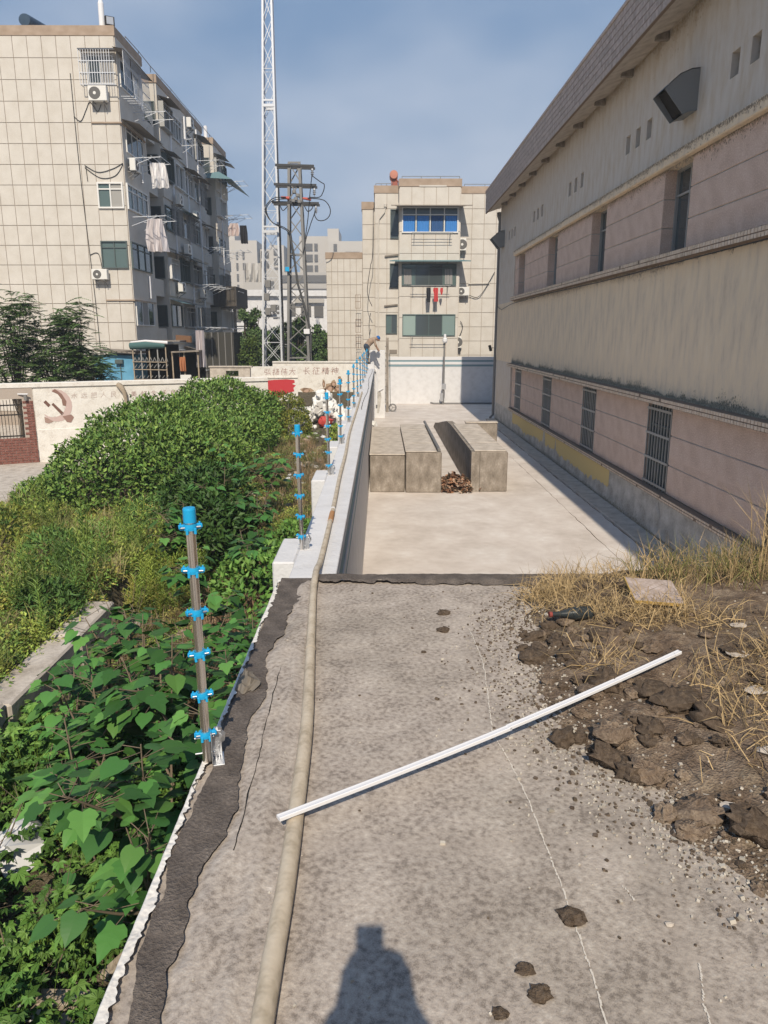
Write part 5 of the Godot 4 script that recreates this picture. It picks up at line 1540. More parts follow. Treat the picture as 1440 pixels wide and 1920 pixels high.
func towers() -> void:
	var t := thing("lattice_mast", "tall slender silver lattice mast rising out of the top of the picture", "mast")
	var d := 50.0
	var b4 := [V(-7.82, -3.0, d), V(-6.50, -3.0, d), V(-6.50, -3.0, d + 1.3), V(-7.82, -3.0, d + 1.3)]
	var t4 := [V(-6.92, 24.0, d + 0.4), V(-6.50, 24.0, d + 0.4), V(-6.50, 24.0, d + 0.8), V(-6.92, 24.0, d + 0.8)]
	lattice(t, b4, t4, 20, 0.115, 0.03, M.galv, M.galv)
	for y in [2.75, 7.9, 15.2]:
		var a: float = (y + 3.0) / 27.0
		var g := Geo.new()
		g.bar(b4[0].lerp(t4[0], a), b4[1].lerp(t4[1], a), 0.16); part(t, "collar", g, M.galv)
		g = Geo.new(); g.bar(b4[2].lerp(t4[2], a), b4[3].lerp(t4[3], a), 0.16); part(t, "collar", g, M.galv)
		g = Geo.new(); g.bar(b4[0].lerp(t4[0], a) + Vector3(0, 0.3, 0), b4[1].lerp(t4[1], a) + Vector3(0, 0.3, 0), 0.10); part(t, "collar", g, M.galv)
	part(t, "top_section", Geo.new().bar(V(-6.72, 24.0, d + 0.6), V(-6.70, 34.0, d + 0.6), 0.25), M.galv)
	part(t, "feeder_cable", Geo.new().tube([V(-6.35, -2.0, 50.3), V(-6.42, 8.0, 50.4), V(-6.50, 16.0, 50.5)], 0.05, 6), M.wire)
	for q in [[-7.2, 4.7], [-7.3, 3.9], [-6.9, 3.2], [-7.25, 3.0]]:
		part(t, "equipment_box", Geo.new().box(V(q[0], q[1], 49.8), Vector3(0.35, 0.45, 0.3), 0.02), M.galv_old)
	# power pylon
	t = thing("power_pylon", "grey lattice power pylon with three crossarms and looping black cables", "pylon")
	d = 48.0
	b4 = [V(-5.92, -3.0, d), V(-4.46, -3.0, d), V(-4.46, -3.0, d + 1.4), V(-5.92, -3.0, d + 1.4)]
	t4 = [V(-5.50, 11.55, d + 0.4), V(-4.88, 11.55, d + 0.4), V(-4.88, 11.55, d + 0.9), V(-5.50, 11.55, d + 0.9)]
	lattice(t, b4, t4, 14, 0.15, 0.06, M.galv_old, M.galv_old, false)
	for q in [[-6.31, -3.99, 11.40], [-6.42, -3.87, 10.33], [-6.57, -3.74, 9.31]]:
		for zz in [0.3, 1.0]:
			part(t, "crossarm", Geo.new().bar(V(q[0], q[2] + 0.03, d + zz), V(q[1], q[2] - 0.03, d + zz), 0.13), mt(0.06, 0.06, 0.062, 0.6))
	part(t, "top_beam", Geo.new().bar(V(-5.55, 11.58, d + 0.4), V(-4.8, 11.58, d + 0.4), 0.10), M.galv_old)
	for q in [[-5.75, 9.58], [-4.45, 9.52]]:
		part(t, "fuse", Geo.new().tube([V(q[0] - 0.25, q[1] + 0.03, d + 0.2), V(q[0] + 0.25, q[1] - 0.03, d + 0.2)], [0.06, 0.10], 8), mt(0.50, 0.10, 0.07, 0.5))
	for q in [[-5.2, 9.9], [-5.0, 9.7], [-5.1, 9.5], [-4.9, 9.35], [-5.25, 9.4]]:
		part(t, "switchgear", Geo.new().box(V(q[0], q[1], d + 0.15), Vector3(0.22, 0.20, 0.25), 0.03), M.galv_old)
	for q in [[-4.1, 11.1], [-4.0, 10.0], [-3.92, 9.0]]:
		part(t, "insulator", Geo.new().lathe(V(q[0], q[1] - 0.25, d + 0.3), [[0.02, -0.1], [0.03, 0.0], [0.11, 0.05], [0.04, 0.1], [0.11, 0.17], [0.04, 0.22], [0.09, 0.28], [0.03, 0.4]], 10), M.zinc)
	var cab := [
		[[-4.1, 10.8], [-3.6, 10.45], [-3.38, 10.3], [-3.45, 9.9], [-3.7, 9.6], [-4.3, 9.6]],
		[[-4.4, 9.55], [-3.7, 9.5], [-3.3, 9.35], [-3.05, 8.95], [-3.1, 8.55], [-3.4, 8.3], [-3.8, 8.3], [-4.0, 8.6], [-3.95, 8.85]],
		[[-5.7, 9.6], [-6.4, 9.55], [-6.85, 9.2], [-6.95, 8.8], [-6.7, 8.3], [-6.2, 7.95], [-5.7, 7.7], [-5.45, 7.3]],
		[[-5.7, 9.5], [-6.5, 9.4], [-6.9, 8.9], [-6.6, 8.2], [-5.9, 7.9], [-5.5, 7.6], [-5.4, 7.1]],
		[[-3.95, 8.8], [-4.2, 8.2], [-4.5, 7.4], [-4.75, 6.4]],
		[[-4.1, 10.9], [-4.25, 9.8], [-4.4, 8.4], [-4.6, 7.2]],
		[[-6.1, 9.2], [-5.9, 8.85], [-5.6, 9.1]], [[-4.6, 9.1], [-4.4, 8.8], [-4.15, 8.95], [-4.05, 9.2]]]
	for q in cab:
		var c := Curve3D.new()
		for p in q: c.add_point(V(p[0], p[1], d + 0.1))
		for k in q.size():
			var a: Vector3 = c.get_point_position(maxi(k - 1, 0))
			var b: Vector3 = c.get_point_position(mini(k + 1, q.size() - 1))
			c.set_point_in(k, (a - b) * 0.17); c.set_point_out(k, (b - a) * 0.17)
		part(t, "cable", Geo.new().tube(Array(c.tessellate(3, 6)), 0.028, 5), M.wire)
	part(t, "riser_cable", Geo.new().tube([V(-5.5, 7.4, d), V(-5.3, 6.3, d - 0.05), V(-5.1, 4.6, d - 0.05), V(-4.7, 3.2, d - 0.05), V(-4.5, 2.4, d - 0.05), V(-4.38, 1.4, d), V(-4.4, 0.5, d)], 0.07, 7), mt(0.075, 0.075, 0.075, 0.7))
	part(t, "number_plate", Geo.new().box(V(-4.62, 1.75, d - 0.1), Vector3(0.36, 0.30, 0.03), 0.004), M.pvc)
	part(t, "blue_plate", Geo.new().box(V(-5.72, 5.45, d - 0.1), Vector3(0.24, 0.26, 0.03), 0.004), M.blue)

func skyline() -> void:
	var hz := mt(0.50, 0.47, 0.43, 0.95)
	var hz2 := mt(0.43, 0.405, 0.37, 0.95)
	var win := mt(0.13, 0.125, 0.12, 0.4)
	var wm := {}
	var tower := func(label: String, boxes: Array, wins: Array, m: Material) -> void:
		var t := thing("high_rise", label, "high-rise", Vector3.ZERO, "distant high-rise blocks")
		for q in boxes: part(t, "block", Geo.new().bx(q[0], -3.0, -q[2], q[1], q[3], -q[2] - 16.0), m)
		for q in wins:                                    # [x, width, y0, height, pitch, count, distance]
			var key := "%.2f_%.2f" % [q[1], q[3]]
			if not wm.has(key): wm[key] = Geo.new().box(Vector3.ZERO, Vector3(q[1], q[3], 0.5)).mesh(win)
			for k in q[5]:
				put(t, "window", wm[key], Transform3D(Basis.IDENTITY, V(q[0], q[2] + q[4] * k, q[6] - 0.1)))
	tower.call("pale high-rise with a stepped roof just right of the left block", [[-60.0, -40.5, 220.0, 27.0], [-40.5, -34.4, 219.0, 26.8], [-46.0, -41.0, 222.0, 30.5]], [[-40.0, 0.55, 2.5, 1.8, 2.9, 8, 219.0], [-38.2, 0.55, 2.5, 1.8, 2.9, 8, 219.0], [-45.2, 1.6, 9.0, 1.6, 2.9, 6, 220.0], [-36.0, 0.4, 2.0, 24.0, 24.0, 1, 219.0]], hz)
	tower.call("narrow high-rise with two window columns behind the silver mast", [[-34.3, -31.2, 224.0, 25.0], [-31.2, -27.2, 221.0, 25.8]], [[-33.6, 0.9, 2.0, 1.7, 2.7, 9, 224.0], [-32.2, 0.7, 2.0, 1.7, 2.7, 9, 224.0], [-29.4, 1.3, 11.5, 1.6, 2.5, 6, 221.0]], hz)
	tower.call("grey office block with dark window bands behind the pylon", [[-33.5, -24.5, 190.0, 16.6], [-24.5, -9.0, 188.0, 16.0]], [[-26.8, 1.7, 10.2, 1.7, 3.0, 2, 190.0], [-18.2, 12.0, 5.2, 1.6, 3.1, 4, 188.0]], hz2)
	tower.call("broad high-rise with stacked balconies above the low cream wing", [[-23.5, -15.2, 228.0, 29.0], [-15.2, -12.0, 226.0, 30.8], [-14.8, -3.0, 224.0, 27.2]], [[-21.0, 2.6, 17.0, 1.9, 3.0, 4, 228.0], [-18.7, 1.0, 17.0, 1.9, 3.0, 4, 228.0], [-12.9, 1.0, 19.5, 1.8, 3.0, 3, 224.0], [-8.0, 4.0, 20.0, 2.2, 3.2, 2, 224.0]], hz)
	var t := thing("white_building", "long low white building with small dark windows behind the trees", "building")
	part(t, "wall", Geo.new().bx(-24, -3.0, -85.0, -2.0, 5.6, -100.0), M.white)
	part(t, "roof_edge", Geo.new().bx(-24.2, 5.6, -84.5, -9.6, 6.25, -100.0, 0.02), M.white)
	part(t, "roof_edge", Geo.new().bx(-9.6, 5.6, -84.7, -2.0, 6.20, -100.0, 0.02), M.white)
	for q in [[-15.7, 5.0, 0.5, 0.7], [-15.7, 3.4, 0.6, 0.9], [-15.6, 1.3, 0.6, 1.0], [-15.6, 4.1, 0.7, 0.3], [-11.4, 4.0, 0.9, 1.4], [-8.2, 4.1, 1.1, 1.2], [-6.8, 4.0, 1.0, 1.2], [-9.6, 4.2, 0.5, 1.3]]:
		part(t, "window", Geo.new().box(V(q[0], q[1], 84.95), Vector3(q[2], q[3], 0.2)), win)
	part(t, "recess", Geo.new().bx(-9.4, 4.9, -84.6, -6.2, 5.3, -84.9), hz2)

func fence_posts() -> void:
	var ds := [2.56, 5.72, 8.95, 11.6, 14.5, 17.5, 20.5, 23.5, 26.5, 29.5, 32.5, 35.5]
	var names := ["nearest blue capped steel fence post standing on the roof edge", "second blue capped fence post, on the first white wall pier", "third blue capped fence post along the white wall", "fourth blue capped fence post along the white wall", "fifth blue capped fence post along the white wall", "sixth blue capped fence post along the white wall", "seventh blue capped fence post along the white wall", "eighth blue capped fence post along the white wall", "ninth blue capped fence post along the white wall", "third fence post before the worker", "second fence post before the worker", "fence post closest to the stooping worker"]
	# shared meshes
	var pole := Geo.new().lathe(Vector3.ZERO, [[0.0172, 0.0], [0.0172, 0.955]], 18).mesh(M.steel)
	var cap := Geo.new().lathe(Vector3(0, 0.945, 0), [[0.0225, 0.0], [0.0225, 0.046], [0.0205, 0.052], [0.001, 0.053]], 16).mesh(M.blue)
	var g := Geo.new()
	g.lathe(Vector3.ZERO, [[0.018, -0.011], [0.0235, -0.011], [0.0245, 0.0], [0.0235, 0.011], [0.018, 0.011]], 14)
	for s in [-1, 1]:
		g.box(Vector3(0.030 * s, 0.0, 0.0), Vector3(0.016, 0.020, 0.014), 0.002)
		g.box(Vector3(0.038 * s, 0.004, 0.006), Vector3(0.006, 0.012, 0.020), 0.0015)
		g.box(Vector3(0.014 * s, -0.013, 0.020), Vector3(0.009, 0.022, 0.007), 0.0015)
		g.box(Vector3(0.033 * s, 0.012, 0.0), Vector3(0.006, 0.010, 0.007), 0.0015)
	var clamp_mesh := g.mesh(M.blue)
	var bolt := Geo.new().tube([Vector3(-0.052, 0, 0), Vector3(0.02, 0, 0)], 0.0035, 6).mesh(M.zinc)
	g = Geo.new()
	g.bx(0.018, 0.0, -0.022, 0.022, 0.125, 0.03, 0.001)
	g.bx(0.022, -0.006, -0.05, 0.064, 0.0, 0.04, 0.001)
	g.bx(0.022, 0.0, -0.024, 0.058, 0.11, -0.020, 0.001)
	var bracket := g.mesh(M.zinc)
	g = Geo.new()
	g.bx(0.032, 0.0, 0.004, 0.036, 0.040, 0.012); g.bx(0.044, 0.0, -0.012, 0.048, 0.055, -0.006)
	g.rock(Vector3(0.045, 0.075, -0.035), Vector3(0.024, 0.035, 0.02), 4, 0.35)
	var slot := g.mesh(M.zinc)
	var R := RandomNumberGenerator.new(); R.seed = 14
	for i in ds.size():
		var y := 0.012 if i == 0 else -0.072
		var t := thing("fence_post", names[i], "fence post", V(-0.665 if i == 0 else -0.63, y, ds[i]), "blue capped fence posts")
		t.rotation = Vector3(R.randf_range(-0.012, 0.012), R.randf_range(-0.2, 0.2) if i else 0.25, 0.010 if i == 0 else R.randf_range(-0.012, 0.02))
		put(t, "pole", pole); put(t, "cap", cap)
		for k in 6:
			var c := put(t, "clamp", clamp_mesh, Transform3D(Basis(Vector3.UP, R.randf_range(-0.35, 0.35)) * Basis(Vector3.BACK, R.randf_range(-0.10, 0.16)), Vector3(0, 0.115 + 0.1625 * k + R.randf_range(-0.005, 0.005), 0)))
			if i < 3: put(c, "bolt", bolt, Transform3D(Basis.IDENTITY, Vector3(0.015, 0, 0.01)))
		put(t, "bracket", bracket)
		if i < 4:
			put(t, "anchor", slot)
			for yy in [0.035, 0.10]: put(t, "bolt", bolt, Transform3D(Basis.IDENTITY, Vector3(0.01, yy, 0)))

func soil_edge(d: float) -> float:
	var pts := [[1.0, 1.75], [1.5, 1.36], [1.86, 1.13], [2.04, 1.02], [2.32, 0.91], [2.6, 0.78], [2.98, 0.69], [3.41, 0.73], [3.97, 0.74], [4.51, 1.0], [4.72, 1.15]]
	for i in pts.size() - 1:
		if d <= pts[i + 1][0] or i == pts.size() - 2:
			return lerpf(pts[i][1], pts[i + 1][1], clampf((d - pts[i][0]) / (pts[i + 1][0] - pts[i][0]), -2.0, 1.0))
	return 1.0

func soil_y(x: float, d: float) -> float:
	var s := x - soil_edge(d) + 0.10 * nz(x, d, 1.4, 1.0) + 0.05 * nz(x, d, 5.0, 2.0)
	var h := 0.075 * smoothstep(-0.02, 0.5, s) + 0.05 * smoothstep(0.4, 1.6, s)
	h += (0.03 * nz(x, d, 1.7, 3.0) + 0.020 * nz(x, d, 5.0, 4.0) + 0.009 * nz(x, d, 14.0, 5.0)) * smoothstep(0.0, 0.12, s)
	return h - 0.012 + 0.01 * smoothstep(-0.04, 0.02, s)

func roof_things() -> void:
	var R := RandomNumberGenerator.new()
	var g := Geo.new()
	# hose from behind us, over the roof edge and along the wall
	var hp := [V(-0.25, 0.028, -1.5), V(-0.27, 0.028, 0.0), V(-0.28, 0.028, 1.42), V(-0.28, 0.028, 1.9), V(-0.29, 0.026, 2.28), V(-0.31, 0.026, 2.84), V(-0.37, 0.026, 3.67), V(-0.425, 0.028, 4.45), V(-0.435, 0.036, 4.7), V(-0.445, 0.012, 4.95), V(-0.45, -0.044, 5.35), V(-0.455, -0.046, 6.2), V(-0.465, -0.047, 7.2), V(-0.49, -0.047, 8.8), V(-0.50, -0.048, 10.5), V(-0.54, -0.048, 13.0), V(-0.54, -0.05, 17.0), V(-0.55, -0.05, 22.0)]
	var c := Curve3D.new()
	for p in hp: c.add_point(p)
	for k in hp.size():
		var dv: Vector3 = (hp[mini(k + 1, hp.size() - 1)] - hp[maxi(k - 1, 0)]) * 0.16
		c.set_point_in(k, -dv); c.set_point_out(k, dv)
	var tp := c.tessellate_even_length(5, 0.06)
	var rad := []
	for p in tp: rad.push_back(lerpf(0.029, 0.022, smoothstep(1.5, 5.0, -p.z)) * (1.0 + 0.05 * nz(p.z, 0.0, 2.0)))
	g.tube(Array(tp), rad, 14)
	var hs := thing("hose", "long dirty cream hose running over the roof and along the white wall", "hose")
	part(hs, "tube", g, M.hose)
	for jd in [[6.55, 0.32, M.hose_joint], [3.55, 0.05, M.hose], [7.0, 0.03, M.pvc]]:
		g = Geo.new()
		var a := c.get_closest_point(V(-0.46, -0.04, jd[0]))
		var b := c.get_closest_point(V(-0.46, -0.04, jd[0] + jd[1]))
		g.tube([a, b], 0.0262 if jd[0] < 5.0 else 0.0245, 14)
		part(hs, "joint_wrap", g, jd[2])
	# white plastic trunking
	var a0 := V(-0.335, 0.064, 2.13)
	var a1 := V(1.40, 0.14, 3.25)
	var ax := (a1 - a0).normalized()
	var sd := ax.cross(Vector3.UP).normalized()
	var tr := thing("plastic_trunking", "long white plastic trunking strip lying across the hose and the soil", "trunking")
	for seg in [[0.0, 0.487, 0.0], [0.482, 1.0, 0.003]]:
		g = Geo.new()
		var n := 10
		var pr := [[-0.013, 0.0], [0.013, 0.0], [0.013, 0.011], [0.009, 0.013], [0.004, 0.0115], [-0.004, 0.0115], [-0.009, 0.013], [-0.013, 0.011]]
		var rings := []
		for i in n + 1:
			var t: float = lerpf(seg[0], seg[1], float(i) / n)
			var p := a0.lerp(a1, t)
			p.y += -0.022 * sin(PI * t) + seg[2]
			var ring := []
			for q in pr: ring.push_back(p + sd * q[0] + Vector3.UP * q[1])
			rings.push_back(ring)
		for i in n:
			for k in 8:
				var j := (k + 1) % 8
				g.quad(rings[i][k], rings[i + 1][k], rings[i + 1][j], rings[i][j])
		for e in [rings[0], rings[n]]:
			for k in range(1, 7): g.tri(e[0], e[k], e[k + 1])
		part(tr, "strip", g, M.pvc)
	# soil heap
	var keep := func(x: float, d: float) -> bool: return soil_y(x, d) > -0.004
	var tint := func(x: float, d: float) -> Color:
		var k := 1.0 + 0.35 * nz(x, d, 0.9, 9.0) + 0.2 * nz(x, d, 4.0, 3.0)
		return C(k, k * (1.0 - 0.04 * nz(x, d, 0.8, 5.0)), k * 0.97)
	var soil := thing("soil_heap", "heap of brown soil clods and dry grass on the right of the roof", "soil heap")
	part(soil, "earth", grid(0.4, 5.6, 0.6, 4.72, 0.024, soil_y, tint, keep), M.soil)
	R.seed = 51
	var cl := []
	for k in 6: cl.push_back(Geo.new().lump(Vector3.ZERO, Vector3.ONE, 100 + k, 0.42).mesh(M.mud if k % 3 else M.soil))
	for k in 240:
		var d := R.randf_range(1.3, 4.6)
		var x := soil_edge(d) + absf(R.randfn(0.0, 0.5)) + R.randf_range(-0.05, 0.1)
		if x > 3.2: continue
		var s := R.randf_range(0.012, 0.034) * (1.0 + (1.1 if R.randf() < 0.22 else 0.0))
		if d < 2.4: s *= 0.95
		var bs := Basis.from_euler(Vector3(R.randf_range(-0.3, 0.3), R.randf() * TAU, R.randf_range(-0.3, 0.3))).scaled_local(Vector3(s * R.randf_range(0.9, 1.5), s * R.randf_range(0.5, 0.8), s * R.randf_range(0.9, 1.4)))
		put(soil, "clod", cl[R.randi() % 6], Transform3D(bs, V(x, maxf(soil_y(x, d), 0.0) + s * 0.25, d)))
	# crumbs of soil and mortar along the foot of the heap
	g = Geo.new()
	for k in 5200:
		var d := R.randf_range(1.3, 4.6)
		var x := soil_edge(d) + R.randfn(0.02, 0.13)
		if k % 6 == 0: x = soil_edge(d) + R.randf_range(-0.5, 1.6)
		if k % 60 == 0: x = R.randf_range(-0.5, 1.0)
		var s := R.randf_range(0.002, 0.0055) * (1.7 if R.randf() < 0.12 else 1.0)
		var y := maxf(soil_y(x, d), slab_y(x, d))
		var pale := R.randf() < (0.55 if d < 3.0 else 0.35)
		g.col = (C(0.46, 0.42, 0.36) if pale else C(0.13, 0.10, 0.075)) * R.randf_range(0.7, 1.2)
		g.box(V(x, y + s * 0.4, d), Vector3(s * R.randf_range(1.0, 2.2), s * 1.2, s * R.randf_range(1.0, 2.0)), 0.0, Basis.from_euler(Vector3(R.randf_range(-0.5, 0.5), R.randf() * TAU, R.randf_range(-0.5, 0.5))))
	part(soil, "crumbs", g, M.crumb).set_meta("kind", "stuff")
	# flakes of render near the heap
	for q in [[1.62, 2.95, 0.06], [1.45, 2.5, 0.05], [0.93, 2.47, 0.03], [1.18, 2.22, 0.03], [2.1, 3.2, 0.06], [1.9, 3.7, 0.05], [1.7, 3.3, 0.05]]:
		g = Geo.new(); g.rock(V(q[0], maxf(soil_y(q[0], q[1]), 0.0) + 0.012, q[1]), Vector3(q[2], 0.008, q[2] * 0.7), int(q[0] * 100), 0.3)
		part(soil, "render_flake", g, M.concrete_pale)
	# dry grass
	g = Geo.new()
	R.seed = 88
	var clumps := []
	for k in 17: clumps.push_back([R.randf_range(1.0, 1.65), R.randf_range(3.7, 4.6), 0.30, 0])
	for k in 15: clumps.push_back([R.randf_range(0.95, 2.2), R.randf_range(2.7, 3.9), 0.24, 0])
	for k in 7: clumps.push_back([R.randf_range(1.3, 2.0), R.randf_range(2.3, 3.0), 0.2, 0])
	for k in 22: clumps.push_back([R.randf_range(1.7, 3.0), R.randf_range(4.35, 4.7), 0.34, 1])
	for k in 8: clumps.push_back([R.randf_range(2.25, 3.0), R.randf_range(4.0, 4.65), 0.75, 2])
	for q in clumps:
		for j in (80 if q[3] == 0 else 60):
			var p := V(q[0] + R.randfn(0, 0.09), 0.0, q[1] + R.randfn(0, 0.08))
			p.y = maxf(soil_y(p.x, -p.z), 0.0)
			var an := R.randf() * TAU
			var tilt := R.randf_range(0.15, 1.45) if q[3] == 0 else (R.randf_range(0.0, 0.9) if q[3] == 1 else R.randf_range(0.0, 0.35))
			var l: float = q[2] * R.randf_range(0.4, 1.0)
			var dir := Vector3(cos(an) * sin(tilt), cos(tilt), sin(an) * sin(tilt))
			var side := dir.cross(Vector3(R.randf_range(-1, 1), R.randf_range(-1, 1), R.randf_range(-1, 1))).normalized() * R.randf_range(0.0011, 0.0022)
			var k := R.randf_range(0.65, 1.15)
			var green: bool = q[3] == 1 and R.randf() < 0.42
			g.col = (C(0.20, 0.20, 0.075) if green else C(0.47, 0.345, 0.185)) * k
			var m := p + dir * l * 0.55
			var e := p + dir * l + Vector3(R.randf_range(-0.3, 0.3), -0.28 * sin(tilt) - 0.05, R.randf_range(-0.3, 0.3)) * l
			g.quad(p - side, p + side, m + side, m - side); g.tri(m - side, m + side, e)
	var dg := solo("dry_grass", g, M.straw, "straw coloured dry grass tangled over the soil heap", "dry grass")
	dg.set_meta("kind", "stuff")
	# bottle, board and rag
	var bo := thing("bottle", "dark glass bottle with a red neck lying on the soil heap", "bottle", V(1.04, 0.10, 3.87))
	bo.rotation = Vector3(0, 0.12, 0)
	var side_up := Basis(Vector3.DOWN, Vector3.RIGHT, Vector3.BACK)
	part(bo, "body", Geo.new().lathe(Vector3(-0.10, 0, 0), [[0.014, 0.0], [0.015, 0.05], [0.03, 0.10], [0.037, 0.13], [0.037, 0.22], [0.034, 0.228], [0.001, 0.22]], 16, side_up), mt(0.035, 0.042, 0.045, 0.35))
	part(bo, "neck_ring", Geo.new().lathe(Vector3(-0.125, 0, 0), [[0.001, 0.008], [0.0152, 0.008], [0.0152, 0.024], [0.012, 0.025]], 14, side_up), mt(0.26, 0.06, 0.05, 0.7))
	var bd := thing("board", "square grey board with a yellow edge lying on the soil heap", "board", V(1.56, 0.17, 4.04))
	bd.rotation = Vector3(0.14, -0.10, -0.05)
	part(bd, "sheet", Geo.new().box(Vector3.ZERO, Vector3(0.27, 0.012, 0.29), 0.002), surf(256, 0.5, 121, [[0, 0.02, 4, 1.0], [0, 0.1, 2, 0.6]], [[0.0, C(0.30, 0.24, 0.20)], [0.6, C(0.45, 0.37, 0.33)], [1.0, C(0.55, 0.48, 0.45)]], 0.85))
	part(bd, "edge_strip", Geo.new().bx(-0.136, -0.008, 0.146, 0.136, 0.008, 0.152), mt(0.50, 0.33, 0.10, 0.8))
	part(bd, "edge_strip", Geo.new().bx(-0.142, -0.008, -0.145, -0.136, 0.008, 0.145), mt(0.50, 0.33, 0.10, 0.8))
	g = Geo.new()
	var rows := []
	for i in 9:
		var row := []
		for k in 9:
			var u := i / 8.0
			var w := k / 8.0
			var hgt := 0.055 * exp(-pow((u - 0.45) / 0.25, 2.0)) * (0.6 + 0.5 * sin(w * 14.0 + u * 3.0)) + 0.010
			row.push_back(V(-0.67 + 0.11 * u * (0.75 + 0.25 * sin(w * 5.0)), 0.012 + hgt * (1.0 - pow(2.0 * w - 1.0, 4.0)), 3.12 + 0.2 * w + 0.02 * sin(u * 9.0)))
		rows.push_back(row)
	for i in 8:
		for k in 8: g.quad(rows[i][k], rows[i + 1][k], rows[i + 1][k + 1], rows[i][k + 1])
	solo("rag", g, mt(0.20, 0.175, 0.145, 0.95), "crumpled grey brown rag on the bitumen strip at the roof edge", "rag")
	# lumps of mud fallen on the slab
	R.seed = 33
	for q in [[0.54, 1.78, 0.034, "large dark mud lump on the chalk line of the roof slab"], [0.37, 1.60, 0.020, "upper of two joined mud lumps near the bottom of the roof slab"], [0.395, 1.525, 0.026, "lower of two joined mud lumps near the bottom of the roof slab"], [0.37, 4.13, 0.034, "flat mud lump nearest the far rim of the roof slab"], [0.34, 3.87, 0.032, "flat mud lump just in front of the one by the far rim"], [0.285, 1.47, 0.017, "small mud lump at the very bottom of the picture"], [0.22, 3.58, 0.012, "tiny mud crumb on the middle of the roof slab"]]:
		g = Geo.new()
		g.lump(Vector3.ZERO, Vector3(q[2] * 1.1, q[2] * 0.42, q[2]), R.randi() % 1000, 0.4)
		for k in 4: g.rock(Vector3(R.randf_range(-1, 1), 0.1, R.randf_range(-1, 1)) * q[2] * 0.7, Vector3(0.5, 0.3, 0.45) * q[2], R.randi() % 1000, 0.25)
		solo("mud_lump", g, M.mud, q[3], "mud lump", "mud lumps on the slab", V(q[0], 0.004, q[1]))
	g = Geo.new(); g.rock(Vector3.ZERO, Vector3(0.012, 0.006, 0.009), 5, 0.15)
	solo("pebble", g, M.concrete_pale, "pale flat pebble on the lower right of the slab", "pebble", "", V(0.80, 0.004, 1.75))
	# the chalk line
	var lines := [[[0.49, 3.89], [0.51, 3.47], [0.485, 3.1], [0.46, 2.8], [0.5, 2.52], [0.52, 2.32], [0.535, 1.93], [0.54, 1.7], [0.54, 1.55], [0.53, 1.35]], [[0.83, 1.62], [0.79, 1.50], [0.78, 1.42]], [[0.72, 1.9], [0.735, 1.84]]]
	for q in lines:
		g = Geo.new()
		for i in q.size() - 1:
			var n := int(Vector2(q[i][0] - q[i + 1][0], q[i][1] - q[i + 1][1]).length() / 0.008)
			for k in n:
				if R.randf() < 0.10: continue
				var t := float(k) / n
				var x := lerpf(q[i][0], q[i + 1][0], t) + 0.004 * nz(t + i, 1.0, 4.0) + R.randf_range(-0.0012, 0.0012)
				var d := lerpf(q[i][1], q[i + 1][1], t)
				var w := R.randf_range(0.0012, 0.0032)
				var y := slab_y(x, d) + 0.003
				g.quad(V(x - w, y, d), V(x + w, y, d), V(x + w, y, d - 0.0095), V(x - w, y, d - 0.0095))
		struct("chalk_line", g, mt(0.62, 0.57, 0.50, 0.95))
	# open crack in the mortar lip
	g = Geo.new()
	var cp := []
	var cr := []
	var dd := 2.05
	while dd < 3.6:
		cp.push_back(V(-0.465 - 0.02 * (dd - 2.0) + 0.008 * nz(dd, 0.0, 5.0), slab_y(-0.465, dd) + 0.001, dd))
		cr.push_back(0.0012 + 0.0028 * absf(nz(dd, 2.0, 6.0)))
		dd += 0.02
	g.tube(cp, cr, 4)
	struct("mortar_crack", g, M.dark)

